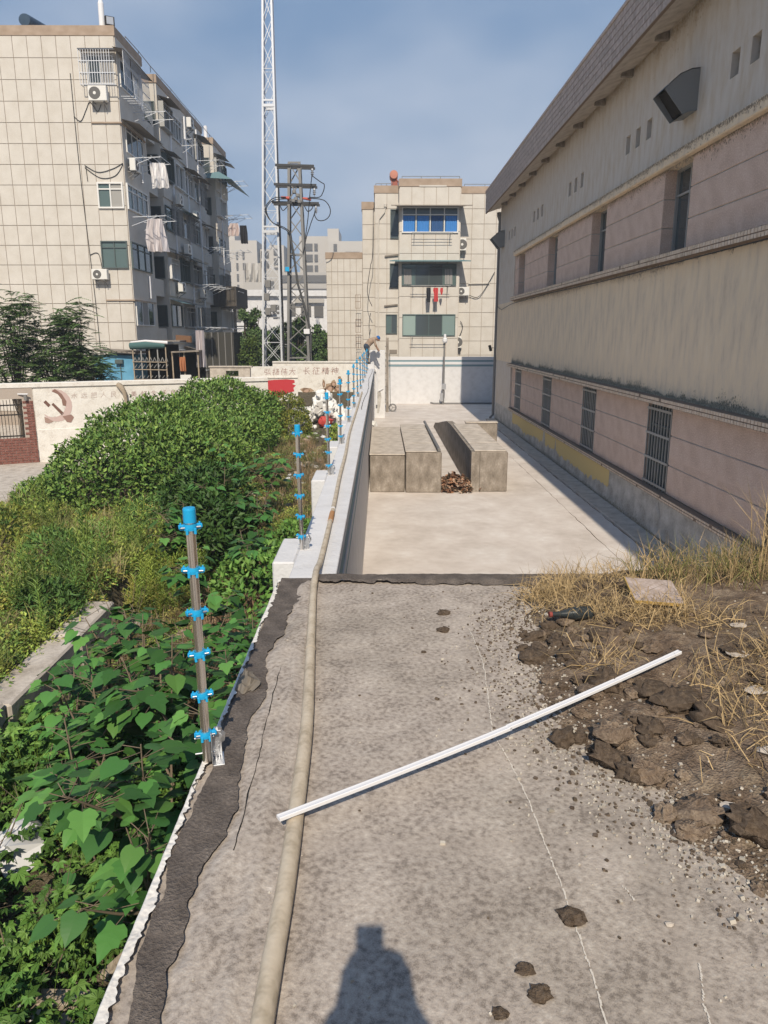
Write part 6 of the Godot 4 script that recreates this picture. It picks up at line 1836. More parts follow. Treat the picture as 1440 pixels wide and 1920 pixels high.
# ---- people: tapered bones joined by a smooth minimum and meshed as surface nets
func flesh(g: Geo, bones: Array, cell: float, k: float) -> void:
	var lo := Vector3.ONE * 1e9
	var hi := -Vector3.ONE * 1e9
	for b in bones:
		var r: float = maxf(b[2], b[3]) + cell * 3.0
		for e in [b[0], b[1]]:
			lo = lo.min(e - Vector3.ONE * r); hi = hi.max(e + Vector3.ONE * r)
	var n := Vector3i(((hi - lo) / cell).ceil()) + Vector3i.ONE
	var sx := n.y * n.z
	var acc := PackedFloat32Array(); acc.resize(n.x * sx)
	var own := PackedInt32Array(); own.resize(n.x * sx)
	var best := PackedFloat32Array(); best.resize(n.x * sx); best.fill(1e9)
	for bi in bones.size():
		var b: Array = bones[bi]
		var r: float = maxf(b[2], b[3]) + k * 2.5 + cell * 2.0
		var a0 := Vector3i(((b[0] as Vector3).min(b[1]) - Vector3.ONE * r - lo) / cell).clamp(Vector3i.ZERO, n - Vector3i.ONE)
		var a1 := Vector3i(((b[0] as Vector3).max(b[1]) + Vector3.ONE * r - lo) / cell).clamp(Vector3i.ZERO, n - Vector3i.ONE)
		var ab: Vector3 = b[1] - b[0]
		var l2 := maxf(ab.length_squared(), 1e-9)
		for ix in range(a0.x, a1.x + 1):
			for iy in range(a0.y, a1.y + 1):
				for iz in range(a0.z, a1.z + 1):
					var p := lo + Vector3(ix, iy, iz) * cell
					var h := clampf((p - b[0]).dot(ab) / l2, 0.0, 1.0)
					var dd := p.distance_to(b[0] + ab * h) - lerpf(b[2], b[3], h)
					var at := ix * sx + iy * n.z + iz
					acc[at] += exp(-dd / k)
					if dd < best[at]:
						best[at] = dd; own[at] = bi
	var f := PackedFloat32Array(); f.resize(acc.size())
	for i in acc.size(): f[i] = 1.0 if acc[i] < 1e-12 else -k * log(acc[i])
	var vid := {}
	var vp := []
	var vc := []
	for ix in n.x - 1:
		for iy in n.y - 1:
			for iz in n.z - 1:
				var at := ix * sx + iy * n.z + iz
				var s := Vector3.ZERO
				var cnt := 0
				var neg := 0
				for q in 8:
					if f[at + (q & 1) * sx + ((q >> 1) & 1) * n.z + (q >> 2)] < 0.0: neg += 1
				if neg == 0 or neg == 8: continue
				for e in [[0, 1], [2, 3], [4, 5], [6, 7], [0, 2], [1, 3], [4, 6], [5, 7], [0, 4], [1, 5], [2, 6], [3, 7]]:
					var qa: int = e[0]
					var qb: int = e[1]
					var fa := f[at + (qa & 1) * sx + ((qa >> 1) & 1) * n.z + (qa >> 2)]
					var fb := f[at + (qb & 1) * sx + ((qb >> 1) & 1) * n.z + (qb >> 2)]
					if (fa < 0.0) == (fb < 0.0): continue
					s += Vector3(qa & 1, (qa >> 1) & 1, qa >> 2).lerp(Vector3(qb & 1, (qb >> 1) & 1, qb >> 2), fa / (fa - fb))
					cnt += 1
				vid[at] = vp.size()
				vp.push_back(lo + (Vector3(ix, iy, iz) + s / cnt) * cell)
				vc.push_back(bones[own[at]][4])
	var nn := []
	nn.resize(vp.size()); nn.fill(Vector3.ZERO)
	var quads := []
	for at in vid:
		var iz: int = at % n.z
		var iy: int = (at / n.z) % n.y
		var ix: int = at / sx
		for ax in 3:
			var st: int = [sx, n.z, 1][ax]
			var u: int = [sx, n.z, 1][(ax + 1) % 3]
			var w: int = [sx, n.z, 1][(ax + 2) % 3]
			if [iy, iz, ix][ax] < 1 or [iz, ix, iy][ax] < 1: continue
			if (f[at] < 0.0) == (f[at + st] < 0.0): continue
			if not (vid.has(at - u) and vid.has(at - w) and vid.has(at - u - w)): continue
			var q := [vid[at], vid[at - u], vid[at - u - w], vid[at - w]]
			if f[at] >= 0.0: q.reverse()
			quads.push_back(q)
			var nv: Vector3 = (vp[q[1]] - vp[q[0]]).cross(vp[q[2]] - vp[q[0]])
			for j in q: nn[j] += nv
	for q in quads:
		for t in [[0, 1, 2], [0, 2, 3]]:
			for j in [t[0], t[2], t[1]]:
				g.v.push_back(vp[q[j]]); g.n.push_back((nn[q[j]] as Vector3).normalized()); g.c.push_back(vc[q[j]])

func hand(at: Vector3, ba: Basis, skin: Color) -> Array:      # ba.y along the fingers, ba.z out of the palm, ba.x towards the thumb
	var b := [[at, at + ba * Vector3(0.012, 0.07, 0), 0.022, 0.020, skin], [at, at + ba * Vector3(-0.022, 0.068, 0), 0.022, 0.016, skin]]
	var ls := [0.070, 0.078, 0.072, 0.056]
	for k in 4:
		var x := 0.028 - 0.019 * k
		var p0 := at + ba * Vector3(x, 0.078, 0)
		var p1 := at + ba * Vector3(x * 1.05, 0.078 + ls[k] * 0.5, 0.012)
		var p2 := at + ba * Vector3(x * 1.05, 0.078 + ls[k] * 0.78, 0.036)
		b.push_back([p0, p1, 0.009, 0.0085, skin]); b.push_back([p1, p2, 0.0085, 0.0075, skin])
	var t0 := at + ba * Vector3(0.024, 0.016, 0.004)
	var t1 := at + ba * Vector3(0.052, 0.045, 0.016)
	var t2 := at + ba * Vector3(0.056, 0.072, 0.03)
	b.push_back([t0, t1, 0.012, 0.010, skin]); b.push_back([t1, t2, 0.010, 0.0085, skin])
	return b

func people() -> void:
	var skin := C(0.34, 0.20, 0.135)
	var m := mt(1, 1, 1, 0.9)
	m.vertex_color_use_as_albedo = true
	# the worker stooping over the pier at the far end of the wall
	solo("wall_step", Geo.new().bx(-1.0, -2.9, -37.55, -0.33, 0.14, -38.6, 0.01), M.white, "raised white end step of the boundary wall under the worker", "wall step")
	var w := thing("person", "worker in a tan shirt, dark trousers and blue cap stooping over the pier", "person", V(-0.62, 0.14, 38.0))
	var sh := C(0.36, 0.27, 0.20)
	var tr := C(0.045, 0.06, 0.09)
	var hair := C(0.03, 0.025, 0.02)
	var hip := Vector3(-0.10, 0.86, 0.0)
	var neck := Vector3(0.36, 1.22, 0.02)
	var bones := [[hip + Vector3(0, 0, 0.08), hip + Vector3(0, 0, -0.08), 0.125, 0.125, tr], [hip + Vector3(0.04, 0.05, 0), Vector3(0.12, 1.10, 0.0), 0.145, 0.16, sh], [Vector3(0.12, 1.10, 0.06), Vector3(0.27, 1.20, 0.10), 0.13, 0.11, sh], [Vector3(0.12, 1.10, -0.06), Vector3(0.27, 1.20, -0.10), 0.13, 0.11, sh],
		[neck, Vector3(0.43, 1.23, 0.02), 0.06, 0.055, skin], [Vector3(0.47, 1.24, 0.02), Vector3(0.51, 1.18, 0.02), 0.095, 0.075, skin]]
	for s in [-1.0, 1.0]:
		var z: float = 0.09 * s
		bones.append([Vector3(-0.10, 0.82, z), Vector3(-0.02, 0.46, z * 1.5), 0.105, 0.075, tr])
		bones.append([Vector3(-0.02, 0.46, z * 1.5), Vector3(-0.07, 0.08, z * 1.6), 0.07, 0.05, tr])
		bones.append([Vector3(-0.07, 0.045, z * 1.6), Vector3(0.09, 0.035, z * 1.7), 0.045, 0.035, C(0.03, 0.03, 0.03)])
		bones.append([Vector3(0.28, 1.18, z * 1.9), Vector3(0.36, 0.93, z * 2.0), 0.062, 0.05, sh])
		bones.append([Vector3(0.36, 0.93, z * 2.0), Vector3(0.45, 0.75, z * 1.3), 0.042, 0.033, skin])
		bones.append([Vector3(0.45, 0.75, z * 1.3), Vector3(0.50, 0.66, z * 1.0), 0.034, 0.028, skin])
		for k in 3: bones.append([Vector3(0.50, 0.67, z + 0.02 * (k - 1)), Vector3(0.545, 0.63, z + 0.024 * (k - 1)), 0.010, 0.009, skin])
	var g := Geo.new()
	flesh(g, bones, 0.022, 0.022)
	part(w, "body", g, m)
	g = Geo.new()
	g.lathe(Vector3(0.475, 1.255, 0.02), [[0.115, -0.01], [0.112, 0.04], [0.09, 0.09], [0.045, 0.115], [0.001, 0.12]], 14, Basis(Vector3.BACK, -0.9))
	part(w, "cap", g, mt(0.03, 0.13, 0.38, 0.7))
	# the photographer: stands behind the lens, his shadow falls on the slab ahead
	var ph := thing("person", "standing photographer holding up a phone, seen only as a shadow on the slab", "person", V(0, 0.0, -0.36))
	var jk := C(0.10, 0.11, 0.13)
	bones = [[Vector3(-0.07, 0.94, 0), Vector3(0.07, 0.94, 0), 0.125, 0.125, tr], [Vector3(0, 1.02, 0), Vector3(0, 1.22, 0.0), 0.135, 0.15, jk], [Vector3(-0.10, 1.33, 0), Vector3(0.10, 1.33, 0), 0.125, 0.125, jk], [Vector3(-0.16, 1.40, 0), Vector3(0.16, 1.40, 0), 0.065, 0.065, jk], [Vector3(0, 1.42, 0), Vector3(0, 1.52, -0.01), 0.055, 0.052, skin], [Vector3(0, 1.56, -0.03), Vector3(0, 1.56, -0.05), 0.062, 0.06, skin], [Vector3(0, 1.64, 0.0), Vector3(0, 1.645, -0.02), 0.09, 0.086, hair], [Vector3(0, 1.59, -0.05), Vector3(0, 1.63, -0.05), 0.06, 0.065, skin], [Vector3(0, 1.605, -0.115), Vector3(0, 1.585, -0.128), 0.012, 0.014, skin], [Vector3(-0.083, 1.59, 0), Vector3(-0.086, 1.61, 0.005), 0.016, 0.018, skin], [Vector3(0.083, 1.59, 0), Vector3(0.086, 1.61, 0.005), 0.016, 0.018, skin]]
	for s in [-1.0, 1.0]:
		bones.append([Vector3(0.09 * s, 0.90, 0), Vector3(0.10 * s, 0.49, -0.01), 0.095, 0.065, tr])
		bones.append([Vector3(0.10 * s, 0.49, -0.01), Vector3(0.11 * s, 0.10, 0.01), 0.06, 0.045, tr])
		bones.append([Vector3(0.11 * s, 0.045, 0.04), Vector3(0.12 * s, 0.040, -0.14), 0.045, 0.038, C(0.03, 0.03, 0.03)])
		bones.append([Vector3(0.19 * s, 1.385, 0), Vector3(0.235 * s, 1.20, -0.13), 0.055, 0.045, jk])
		bones.append([Vector3(0.235 * s, 1.20, -0.13), Vector3(0.085 * s, 1.40, -0.27), 0.042, 0.030, jk])
	g = Geo.new()
	flesh(g, bones, 0.022, 0.02)
	for s in [-1.0, 1.0]:
		var yv := Vector3(-0.18 * s, 0.95, -0.25).normalized()
		var xv := Vector3(-0.35 * s, 0.2, 0.9)
		xv = (xv - yv * xv.dot(yv)).normalized()
		flesh(g, hand(Vector3(0.078 * s, 1.405, -0.275), Basis(xv, yv, xv.cross(yv) * s), skin), 0.006, 0.006)
	part(ph, "body", g, m)
	var phone := thing("phone", "black phone held upright at eye level by the photographer", "phone", Vector3(-0.018, 1.54, 0.052))
	part(phone, "case", Geo.new().box(Vector3.ZERO, Vector3(0.076, 0.160, 0.009), 0.003), M.iron)
	part(phone, "screen", Geo.new().box(Vector3(0, 0, 0.005), Vector3(0.070, 0.15, 0.002)), M.glass)

func leaf(g: Geo, p: Vector3, dir: Vector3, up: Vector3, l: float, w: float) -> void:
	var s := dir.cross(up).normalized() * w * 0.5
	var n := s.cross(dir).normalized()
	var m := p + dir * l * 0.45
	var e := p + dir * l - n * l * 0.12
	var lift := n * w * 0.16
	g.tri(p, m + s + lift, e)
	g.tri(p, e, m - s + lift)

func rdir(R: RandomNumberGenerator) -> Vector3:
	return Vector3(R.randfn(), R.randfn(), R.randfn()).normalized()

func greens(R: RandomNumberGenerator, set_: Array) -> Color:
	var c: Color = set_[R.randi() % set_.size()]
	var k := R.randf_range(0.55, 1.3)
	return C(c.r * k, c.g * k, c.b * k)

const HEDGE := [Color(0.123, 0.223, 0.050), Color(0.157, 0.255, 0.059), Color(0.091, 0.174, 0.043), Color(0.215, 0.314, 0.075)]
const TREE := [Color(0.104, 0.174, 0.059), Color(0.131, 0.209, 0.070), Color(0.078, 0.136, 0.049)]
const WEED := [Color(0.265, 0.362, 0.072), Color(0.328, 0.403, 0.085), Color(0.180, 0.293, 0.065), Color(0.402, 0.383, 0.101)]
const MULB := [Color(0.058, 0.160, 0.038), Color(0.075, 0.189, 0.043), Color(0.093, 0.210, 0.049), Color(0.049, 0.131, 0.035)]
const HOP := [Color(0.118, 0.235, 0.046), Color(0.095, 0.200, 0.043), Color(0.149, 0.264, 0.058)]

func crown(g: Geo, R: RandomNumberGenerator, blobs: Array, count: int, l: float, w: float, cols: Array, depth := 0.14, droop := 0.0) -> void:
	# blobs: [centre, radii]; leaves through the outer layer of their union
	var tot := 0.0
	for b in blobs: tot += pow(b[1].x * b[1].y * b[1].z, 0.667)
	for b in blobs:
		var n := int(count * pow(b[1].x * b[1].y * b[1].z, 0.667) / tot)
		for k in n:
			var d := rdir(R)
			var o: Vector3 = b[0] + d * b[1]
			var bump := 1.0 + 0.24 * nz(o.x + o.y, o.z, 0.8, o.y) + 0.12 * nz(o.x, o.z + o.y, 2.6, 3.0)
			var p: Vector3 = b[0] + d * b[1] * (bump - absf(R.randfn()) * depth)
			var inside := false
			for c in blobs:
				if c != b and ((p - c[0]) / c[1]).length_squared() < 0.62: inside = true
			if inside: continue
			var nrm: Vector3 = (d / b[1]).normalized()
			var dir := (nrm * 0.7 + rdir(R) * 0.8 + Vector3(0, 0.25 - droop, 0)).normalized()
			g.col = greens(R, cols)
			leaf(g, p, dir, (nrm + Vector3(0, 0.6, 0) + rdir(R) * 0.5).normalized(), l * R.randf_range(0.7, 1.2), w * R.randf_range(0.8, 1.2))

func bush(called: String, label: String, cat: String, blobs: Array, count: int, l: float, w: float, cols: Array, sd: int, ground: float, group := "") -> Node3D:
	var R := RandomNumberGenerator.new(); R.seed = sd
	var at: Vector3 = blobs[0][0]
	var t := thing(called, label, cat, Vector3(at.x, ground, at.z), group)
	var g := Geo.new()
	crown(g, R, blobs, count, l, w, cols)
	part(t, "foliage", shift(g, -t.position), M.leaf)
	g = Geo.new()
	for b in blobs:
		for k in 7:
			var q: Vector3 = b[0] + rdir(R) * b[1] * 0.75
			var f := Vector3(b[0].x + R.randf_range(-0.3, 0.3), ground - 0.05, b[0].z + R.randf_range(-0.3, 0.3))
			g.tube([f, f.lerp(q, 0.5) + rdir(R) * 0.12, q], [0.025, 0.016, 0.006], 5)
	part(t, "stems", shift(g, -t.position), M.bark)
	return t

func big_leaf(sd: int, cols: Array) -> ArrayMesh:      # heart shaped, lobed blade: stalk end at the origin, tip towards +z
	var R := RandomNumberGenerator.new(); R.seed = sd
	var g := Geo.new()
	g.col = greens(R, cols)
	var lobed := R.randf() < 0.55
	var half := [[0.0, 0.0], [0.22, -0.10], [0.40, 0.02], [0.47, 0.20], [0.36, 0.34] if lobed else [0.45, 0.34], [0.40, 0.52] if lobed else [0.37, 0.52], [0.24, 0.58] if lobed else [0.27, 0.68], [0.13, 0.80], [0.0, 1.0]]
	var mid := [0.0, 0.05, 0.10, 0.20, 0.32, 0.45, 0.58, 0.76, 1.0]
	var bend := R.randf_range(0.10, 0.30)
	var fold := R.randf_range(0.10, 0.28)
	for s in [-1.0, 1.0]:
		var a := []
		var b := []
		for k in half.size():
			var x: float = half[k][0] * s * R.randf_range(0.92, 1.08)
			var z: float = half[k][1]
			a.push_back(Vector3(x, absf(x) * fold - bend * z * z - 0.25 * x * x, z))
			b.push_back(Vector3(0, -bend * mid[k] * mid[k], mid[k]))
		for k in half.size() - 1:
			if s > 0: g.quad(b[k], a[k], a[k + 1], b[k + 1])
			else: g.quad(b[k], b[k + 1], a[k + 1], a[k])
	return g.mesh(M.leaf)

func sapling(leaves: Array, base: Vector3, h: float, n: int, spread: float, R: RandomNumberGenerator, label: String, joined := false) -> void:
	var t := thing("broadleaf_sapling", label, "sapling", base, "broad leaved saplings below the roof")
	var g := Geo.new()
	var lean := Vector3(R.randf_range(-0.2, 0.2), 0, R.randf_range(-0.2, 0.2)) * h
	var stems := [[Vector3(0, -0.1, 0), lean + Vector3(0, h, 0)]]
	for k in 3: stems.push_back([lean * 0.4 + Vector3(0, h * (0.3 + 0.16 * k), 0), lean * 0.8 + Vector3(R.randf_range(-1, 1) * spread, h * R.randf_range(0.66, 0.95), R.randf_range(-1, 1) * spread)])
	for s in stems: g.tube([s[0], s[0].lerp(s[1], 0.5) + rdir(R) * 0.03, s[1]], [0.012, 0.009, 0.004], 5)
	for k in n:
		var s: Array = stems[k % stems.size()]
		var f := pow(R.randf(), 0.6)
		var o: Vector3 = s[0].lerp(s[1], 0.15 + 0.85 * f)
		var an := R.randf() * TAU
		var out := Vector3(cos(an), R.randf_range(0.0, 0.5), sin(an)).normalized()
		var pl := R.randf_range(0.08, 0.26) * (1.15 - 0.5 * f) * (0.6 + spread)
		var e := o + out * pl
		g.tube([o, e], 0.003, 3, false)
		var z := (Vector3(out.x, R.randf_range(-0.55, 0.05), out.z)).normalized()
		var x := Vector3.UP.cross(z).normalized()
		x = (x + rdir(R) * 0.25).normalized()
		var y := z.cross(x).normalized()
		x = y.cross(z)
		var sz := R.randf_range(0.10, 0.19) * (1.1 - 0.25 * f)
		put(t, "leaf", leaves[R.randi() % leaves.size()], Transform3D(Basis(x, y, z).scaled_local(Vector3.ONE * sz), e))
	part(t, "stem", g, M.twig)

func scatter(called: String, label: String, cat: String, me: Mesh, spots: Array) -> void:
	var mm := MultiMesh.new()
	mm.transform_format = MultiMesh.TRANSFORM_3D
	mm.use_colors = true
	mm.mesh = me
	mm.instance_count = spots.size()
	for i in spots.size():
		mm.set_instance_transform(i, spots[i][0]); mm.set_instance_color(i, spots[i][1])
	var o := MultiMeshInstance3D.new()
	o.name = numbered(self, called)
	o.multimesh = mm
	add_child(o)
	tag(o, label, cat)
	o.set_meta("kind", "stuff")

func tuft(kind: String, sd: int) -> ArrayMesh:
	var R := RandomNumberGenerator.new(); R.seed = sd
	var g := Geo.new()
	match kind:
		"upright":                                         # leafy stems
			for s in 5:
				var b := Vector3(R.randf_range(-0.12, 0.12), 0, R.randf_range(-0.12, 0.12))
				var tp := b + Vector3(R.randf_range(-0.15, 0.15), R.randf_range(0.45, 0.8), R.randf_range(-0.15, 0.15))
				g.col = C(0.9, 0.9, 0.7)
				g.tube([b, tp], 0.004, 3, false)
				for k in 26:
					var f := 0.2 + 0.8 * k / 26.0
					var an := k * 2.4
					g.col = C(1, 1, 1) * R.randf_range(0.75, 1.2)
					leaf(g, b.lerp(tp, f), Vector3(cos(an), 0.55 + 0.5 * f, sin(an)).normalized(), Vector3.UP, R.randf_range(0.07, 0.13), 0.016)
		"mound":
			for k in 130:
				var d := rdir(R)
				d.y = absf(d.y)
				g.col = C(1, 1, 1) * R.randf_range(0.65, 1.25)
				leaf(g, d * Vector3(0.26, 0.20, 0.26) * sqrt(R.randf_range(0.25, 1.0)), (d + rdir(R) * 0.8).normalized(), (Vector3.UP + rdir(R) * 0.5).normalized(), R.randf_range(0.03, 0.06), R.randf_range(0.022, 0.036))
		"grass":
			for k in 48:
				var an := R.randf() * TAU
				var tl := R.randf_range(0.05, 0.75)
				var l := R.randf_range(0.18, 0.5)
				var p := Vector3(R.randfn(0, 0.05), 0, R.randfn(0, 0.05))
				var d := Vector3(cos(an) * sin(tl), cos(tl), sin(an) * sin(tl))
				var s := d.cross(Vector3(-sin(an), 0, cos(an))).cross(d).normalized() * R.randf_range(0.002, 0.004)
				var m := p + d * l * 0.6
				g.col = C(1, 1, 1) * R.randf_range(0.7, 1.2)
				g.quad(p - s, p + s, m + s, m - s)
				g.tri(m - s, m + s, p + d * l + Vector3(cos(an) * 0.08, -0.06, sin(an) * 0.08))
		"hop":
			for k in 16:
				var c := Vector3(R.randfn(0, 0.14), R.randf_range(0.02, 0.24), R.randfn(0, 0.14))
				var an := R.randf() * TAU
				var n := (Vector3.UP + rdir(R) * 0.55).normalized()
				var x := Vector3(cos(an), 0, sin(an))
				x = (x - n * x.dot(n)).normalized()
				var z := n.cross(x)
				g.col = C(1, 1, 1) * R.randf_range(0.7, 1.25)
				var sz := R.randf_range(0.04, 0.075)
				for j in 5:
					var w := (j - 2) * 0.72
					var d := x * cos(w) + z * sin(w)
					leaf(g, c, (d - n * 0.15).normalized(), n, sz * (1.1 - 0.12 * absf(j - 2.0)), sz * 0.52)
				g.col = C(0.8, 0.7, 0.5)
				g.tube([Vector3(c.x * 0.6, 0, c.z * 0.6), c], 0.002, 3, false)
	return g.mesh(M.leaf)

func garden() -> void:
	var R := RandomNumberGenerator.new(); R.seed = 200
	# low retaining kerb
	var kb := thing("retaining_kerb", "low broken concrete kerb in the overgrown garden below the roof", "kerb")
	var d := 3.4
	while d < 8.2:
		var l := R.randf_range(1.0, 1.6)
		part(kb, "kerb_stone", Geo.new().box(V(-3.46 + 0.02 * (d - 5.0), -1.88 + R.randf_range(-0.02, 0.02), d + l * 0.5), Vector3(0.34, 0.62, l - 0.02), 0.02, Basis(Vector3.UP, R.randf_range(-0.02, 0.02))), M.concrete_pale if d < 8.5 else M.concrete)
		d += l
	# hedges
	bush("hedge", "large rounded glossy hedge in front of the slogan wall", "hedge", [[V(-5.2, -0.95, 17.0), Vector3(1.5, 1.1, 2.4)], [V(-5.75, -1.35, 15.6), Vector3(1.2, 0.90, 1.8)], [V(-4.2, -1.15, 16.2), Vector3(1.2, 0.95, 1.9)], [V(-6.5, -2.05, 15.0), Vector3(1.1, 0.85, 1.5)]], 36000, 0.115, 0.055, HEDGE, 1, -1.8, "hedges")
	bush("hedge", "long hedge farther back beside the red painted wall patch", "hedge", [[V(-5.3, -0.95, 24.0), Vector3(1.4, 1.15, 3.0)], [V(-4.6, -1.15, 26.0), Vector3(1.2, 0.85, 2.2)], [V(-4.2, -1.35, 21.5), Vector3(1.2, 0.85, 2.4)], [V(-5.6, -1.1, 21.5), Vector3(1.1, 0.85, 1.8)]], 30000, 0.13, 0.062, HEDGE, 2, -1.8, "hedges")
	bush("shrub", "yellowish green shrub just left of the white rubbish heap", "shrub", [[V(-3.6, -1.2, 27.6), Vector3(0.9, 0.7, 1.2)], [V(-3.1, -1.5, 26.0), Vector3(0.7, 0.5, 1.1)]], 5000, 0.11, 0.05, [Color(0.17, 0.19, 0.035), Color(0.22, 0.22, 0.045), Color(0.11, 0.15, 0.035)], 3, -1.8)
	bush("shrub", "dark leafy shrub in the middle of the strip beside the hedge", "shrub", [[V(-3.0, -1.25, 12.6), Vector3(0.75, 0.65, 0.9)], [V(-2.6, -1.35, 11.2), Vector3(0.7, 0.5, 0.8)]], 4200, 0.12, 0.06, [Color(0.045, 0.095, 0.026), Color(0.06, 0.115, 0.03)], 4, -1.85)
	bush("shrub", "low green shrub at the foot of the third fence post", "shrub", [[V(-1.6, -1.6, 9.4), Vector3(0.6, 0.45, 1.0)], [V(-1.3, -1.65, 11.4), Vector3(0.4, 0.4, 0.8)]], 3400, 0.10, 0.055, HOP, 5, -1.85)
	bush("shrub", "small green shrub beside the white wall near the rubbish heap", "shrub", [[V(-1.2, -1.5, 22.6), Vector3(0.45, 0.45, 0.9)]], 1500, 0.11, 0.05, WEED, 6, -1.8)
	for q in [[-5.6, 10.6, 0.55, 0.75, "bright leafy weed bush below the big hedge at the left edge"], [-4.5, 9.9, 0.42, 0.6, "leafy weed bush between the kerb and the big hedge"], [-4.0, 12.6, 0.5, 0.5, "yellowish weed bush at the foot of the big hedge"], [-6.6, 11.9, 0.6, 0.55, "low weed bush at the left edge under the hedge"], [-3.9, 8.3, 0.35, 0.42, "small dark weed bush at the far end of the kerb"], [-4.7, 7.6, 0.4, 0.42, "leafy weed clump left of the kerb"]]:
		var cs: Array = [[Color(0.10, 0.19, 0.05), Color(0.13, 0.23, 0.06)], [Color(0.20, 0.24, 0.05), Color(0.25, 0.26, 0.06)], [Color(0.07, 0.14, 0.04), Color(0.09, 0.17, 0.045)]][int(q[1] * 10) % 3]
		bush("weed_bush", q[4], "bush", [[V(q[0], -1.75 + q[3] * 0.55, q[1]), Vector3(q[2], q[3] * 0.7, q[2])], [V(q[0] + q[2] * 0.6, -1.75 + q[3] * 0.35, q[1] - q[2] * 0.5), Vector3(q[2] * 0.7, q[3] * 0.5, q[2] * 0.7)]], 1700, 0.10, 0.030, cs, int(q[1] * 31), -1.75, "weed bushes below the hedge")
	# saplings with leaves one can pick apart
	var lv := []
	for k in 10: lv.push_back(big_leaf(300 + k, MULB))
	var lab := "broad leaved sapling in the thicket below the left edge of the roof"
	for q in [[-1.2, 3.7, 1.2, 26], [-1.45, 3.9, 1.55, 46], [-1.9, 4.4, 1.25, 42], [-1.15, 4.4, 1.5, 44], [-1.55, 4.8, 1.6, 48], [-2.1, 5.1, 1.45, 46], [-2.6, 5.5, 1.1, 40], [-1.1, 5.2, 1.35, 42], [-1.6, 5.7, 1.45, 46], [-2.2, 6.1, 1.3, 44], [-1.2, 6.4, 1.2, 40], [-1.8, 6.9, 1.25, 44], [-2.7, 6.7, 1.15, 38], [-1.15, 7.6, 0.9, 26]]:
		sapling(lv, V(q[0], garden_y(q[0], q[1]), q[1]), q[2], int(q[3] * 1.9), 0.42, R, lab)
	for q in [[-1.7, 9.6, 1.2, 36], [-2.5, 9.3, 1.1, 36], [-1.9, 11.2, 1.15, 36], [-2.6, 12.0, 1.3, 40], [-2.2, 13.6, 1.3, 40], [-2.9, 14.4, 1.35, 40], [-2.3, 15.6, 1.1, 34], [-3.1, 10.6, 1.2, 36]]:
		sapling(lv, V(q[0], garden_y(q[0], q[1]), q[1]), q[2], int(q[3] * 1.9), 0.5, R, "broad leaved sapling in the strip between the hedge and the white wall")
	# ground cover that nobody could count
	var up := tuft("upright", 1)
	var mo := tuft("mound", 2)
	var gr := tuft("grass", 3)
	var hp := tuft("hop", 4)
	var hp2 := tuft("hop", 5)
	var place := func(x: float, dd: float, smin: float, smax: float, cols: Array) -> Array:
		var s := R.randf_range(smin, smax)
		return [Transform3D(Basis(Vector3.UP, R.randf() * TAU).scaled(Vector3(s, s * R.randf_range(0.8, 1.2), s)), V(x, garden_y(x, dd) - 0.02, dd)), greens(R, cols)]
	var sp := []
	for k in 330:
		var dd := R.randf_range(5.0, 13.5)
		var x := R.randf_range(-8.5, -3.65)
		if nz(x, dd, 0.35, 4.0) > 0.08: sp.push_back(place.call(x, dd, 0.7, 1.25, [Color(0.20, 0.31, 0.075), Color(0.25, 0.33, 0.08), Color(0.16, 0.28, 0.075)]))
	for k in 60:
		sp.push_back(place.call(R.randf_range(-3.4, -2.6), R.randf_range(9.0, 12.0), 0.6, 0.9, WEED))
	scatter("tall_weeds", "upright narrow leaved green weeds left of the kerb", "weeds", up, sp)
	sp = []
	for k in 2600:
		var dd := R.randf_range(3.5, 14.5)
		sp.push_back(place.call(R.randf_range(-8.8, -3.6), dd, 0.6, 1.3, WEED))
	for k in 1500:
		var dd := R.randf_range(8.0, 27.0)
		var x := R.randf_range(-3.9, -0.9)
		if x > -2.6 and dd > 17.0 and nz(x, dd, 0.5, 6.0) < 0.25: continue
		sp.push_back(place.call(x, dd, 0.45, 1.0, WEED + [Color(0.08, 0.13, 0.03)]))
	scatter("low_weeds", "low yellow green weeds covering the garden soil", "weeds", mo, sp)
	sp = []
	for k in 900:
		var dd := R.randf_range(3.5, 14.5)
		sp.push_back(place.call(R.randf_range(-8.8, -3.6), dd, 0.6, 1.2, [Color(0.24, 0.29, 0.08), Color(0.33, 0.31, 0.11), Color(0.38, 0.32, 0.16)]))
	for k in 700:
		var dd := R.randf_range(6.5, 24.0)
		sp.push_back(place.call(R.randf_range(-3.4, -0.9), dd, 0.5, 1.0, [Color(0.30, 0.22, 0.12), Color(0.17, 0.18, 0.06), Color(0.36, 0.25, 0.15)]))
	for k in 150:
		sp.push_back(place.call(-1.75 + R.randfn(0, 0.25), 8.2 + R.randfn(0, 0.6), 0.9, 1.5, [Color(0.36, 0.23, 0.14), Color(0.30, 0.20, 0.12)]))
	scatter("wild_grass", "thin wild grass partly dried to brown in the garden", "grass", gr, sp)
	for pass_ in 2:
		sp = []
		for k in 1150:
			var dd := R.randf_range(1.2, 6.2)
			var x := R.randf_range(-3.25, -0.78)
			if nz(x, dd, 0.55, 12.0) < -0.3 or (x < -2.0 and dd > 3.7 and dd < 5.6 and R.randf() < 0.72) or Vector2(x + 1.68, dd - 3.4).length() < 0.30 or Vector2(x + 1.35, dd - 3.4).length() < 0.16: continue
			var e: Array = place.call(x, dd, 0.7, 1.25, HOP)
			if R.randf() < 0.4: e[0] = (e[0] as Transform3D).translated(Vector3(0, R.randf_range(0.05, 0.3), 0))
			sp.push_back(e)
		scatter("creeper", "dense creeper with palmate leaves on the ground below the roof" if pass_ == 0 else "paler creeper leaves mixed into the ground cover below the roof", "creeper", hp if pass_ == 0 else hp2, sp)
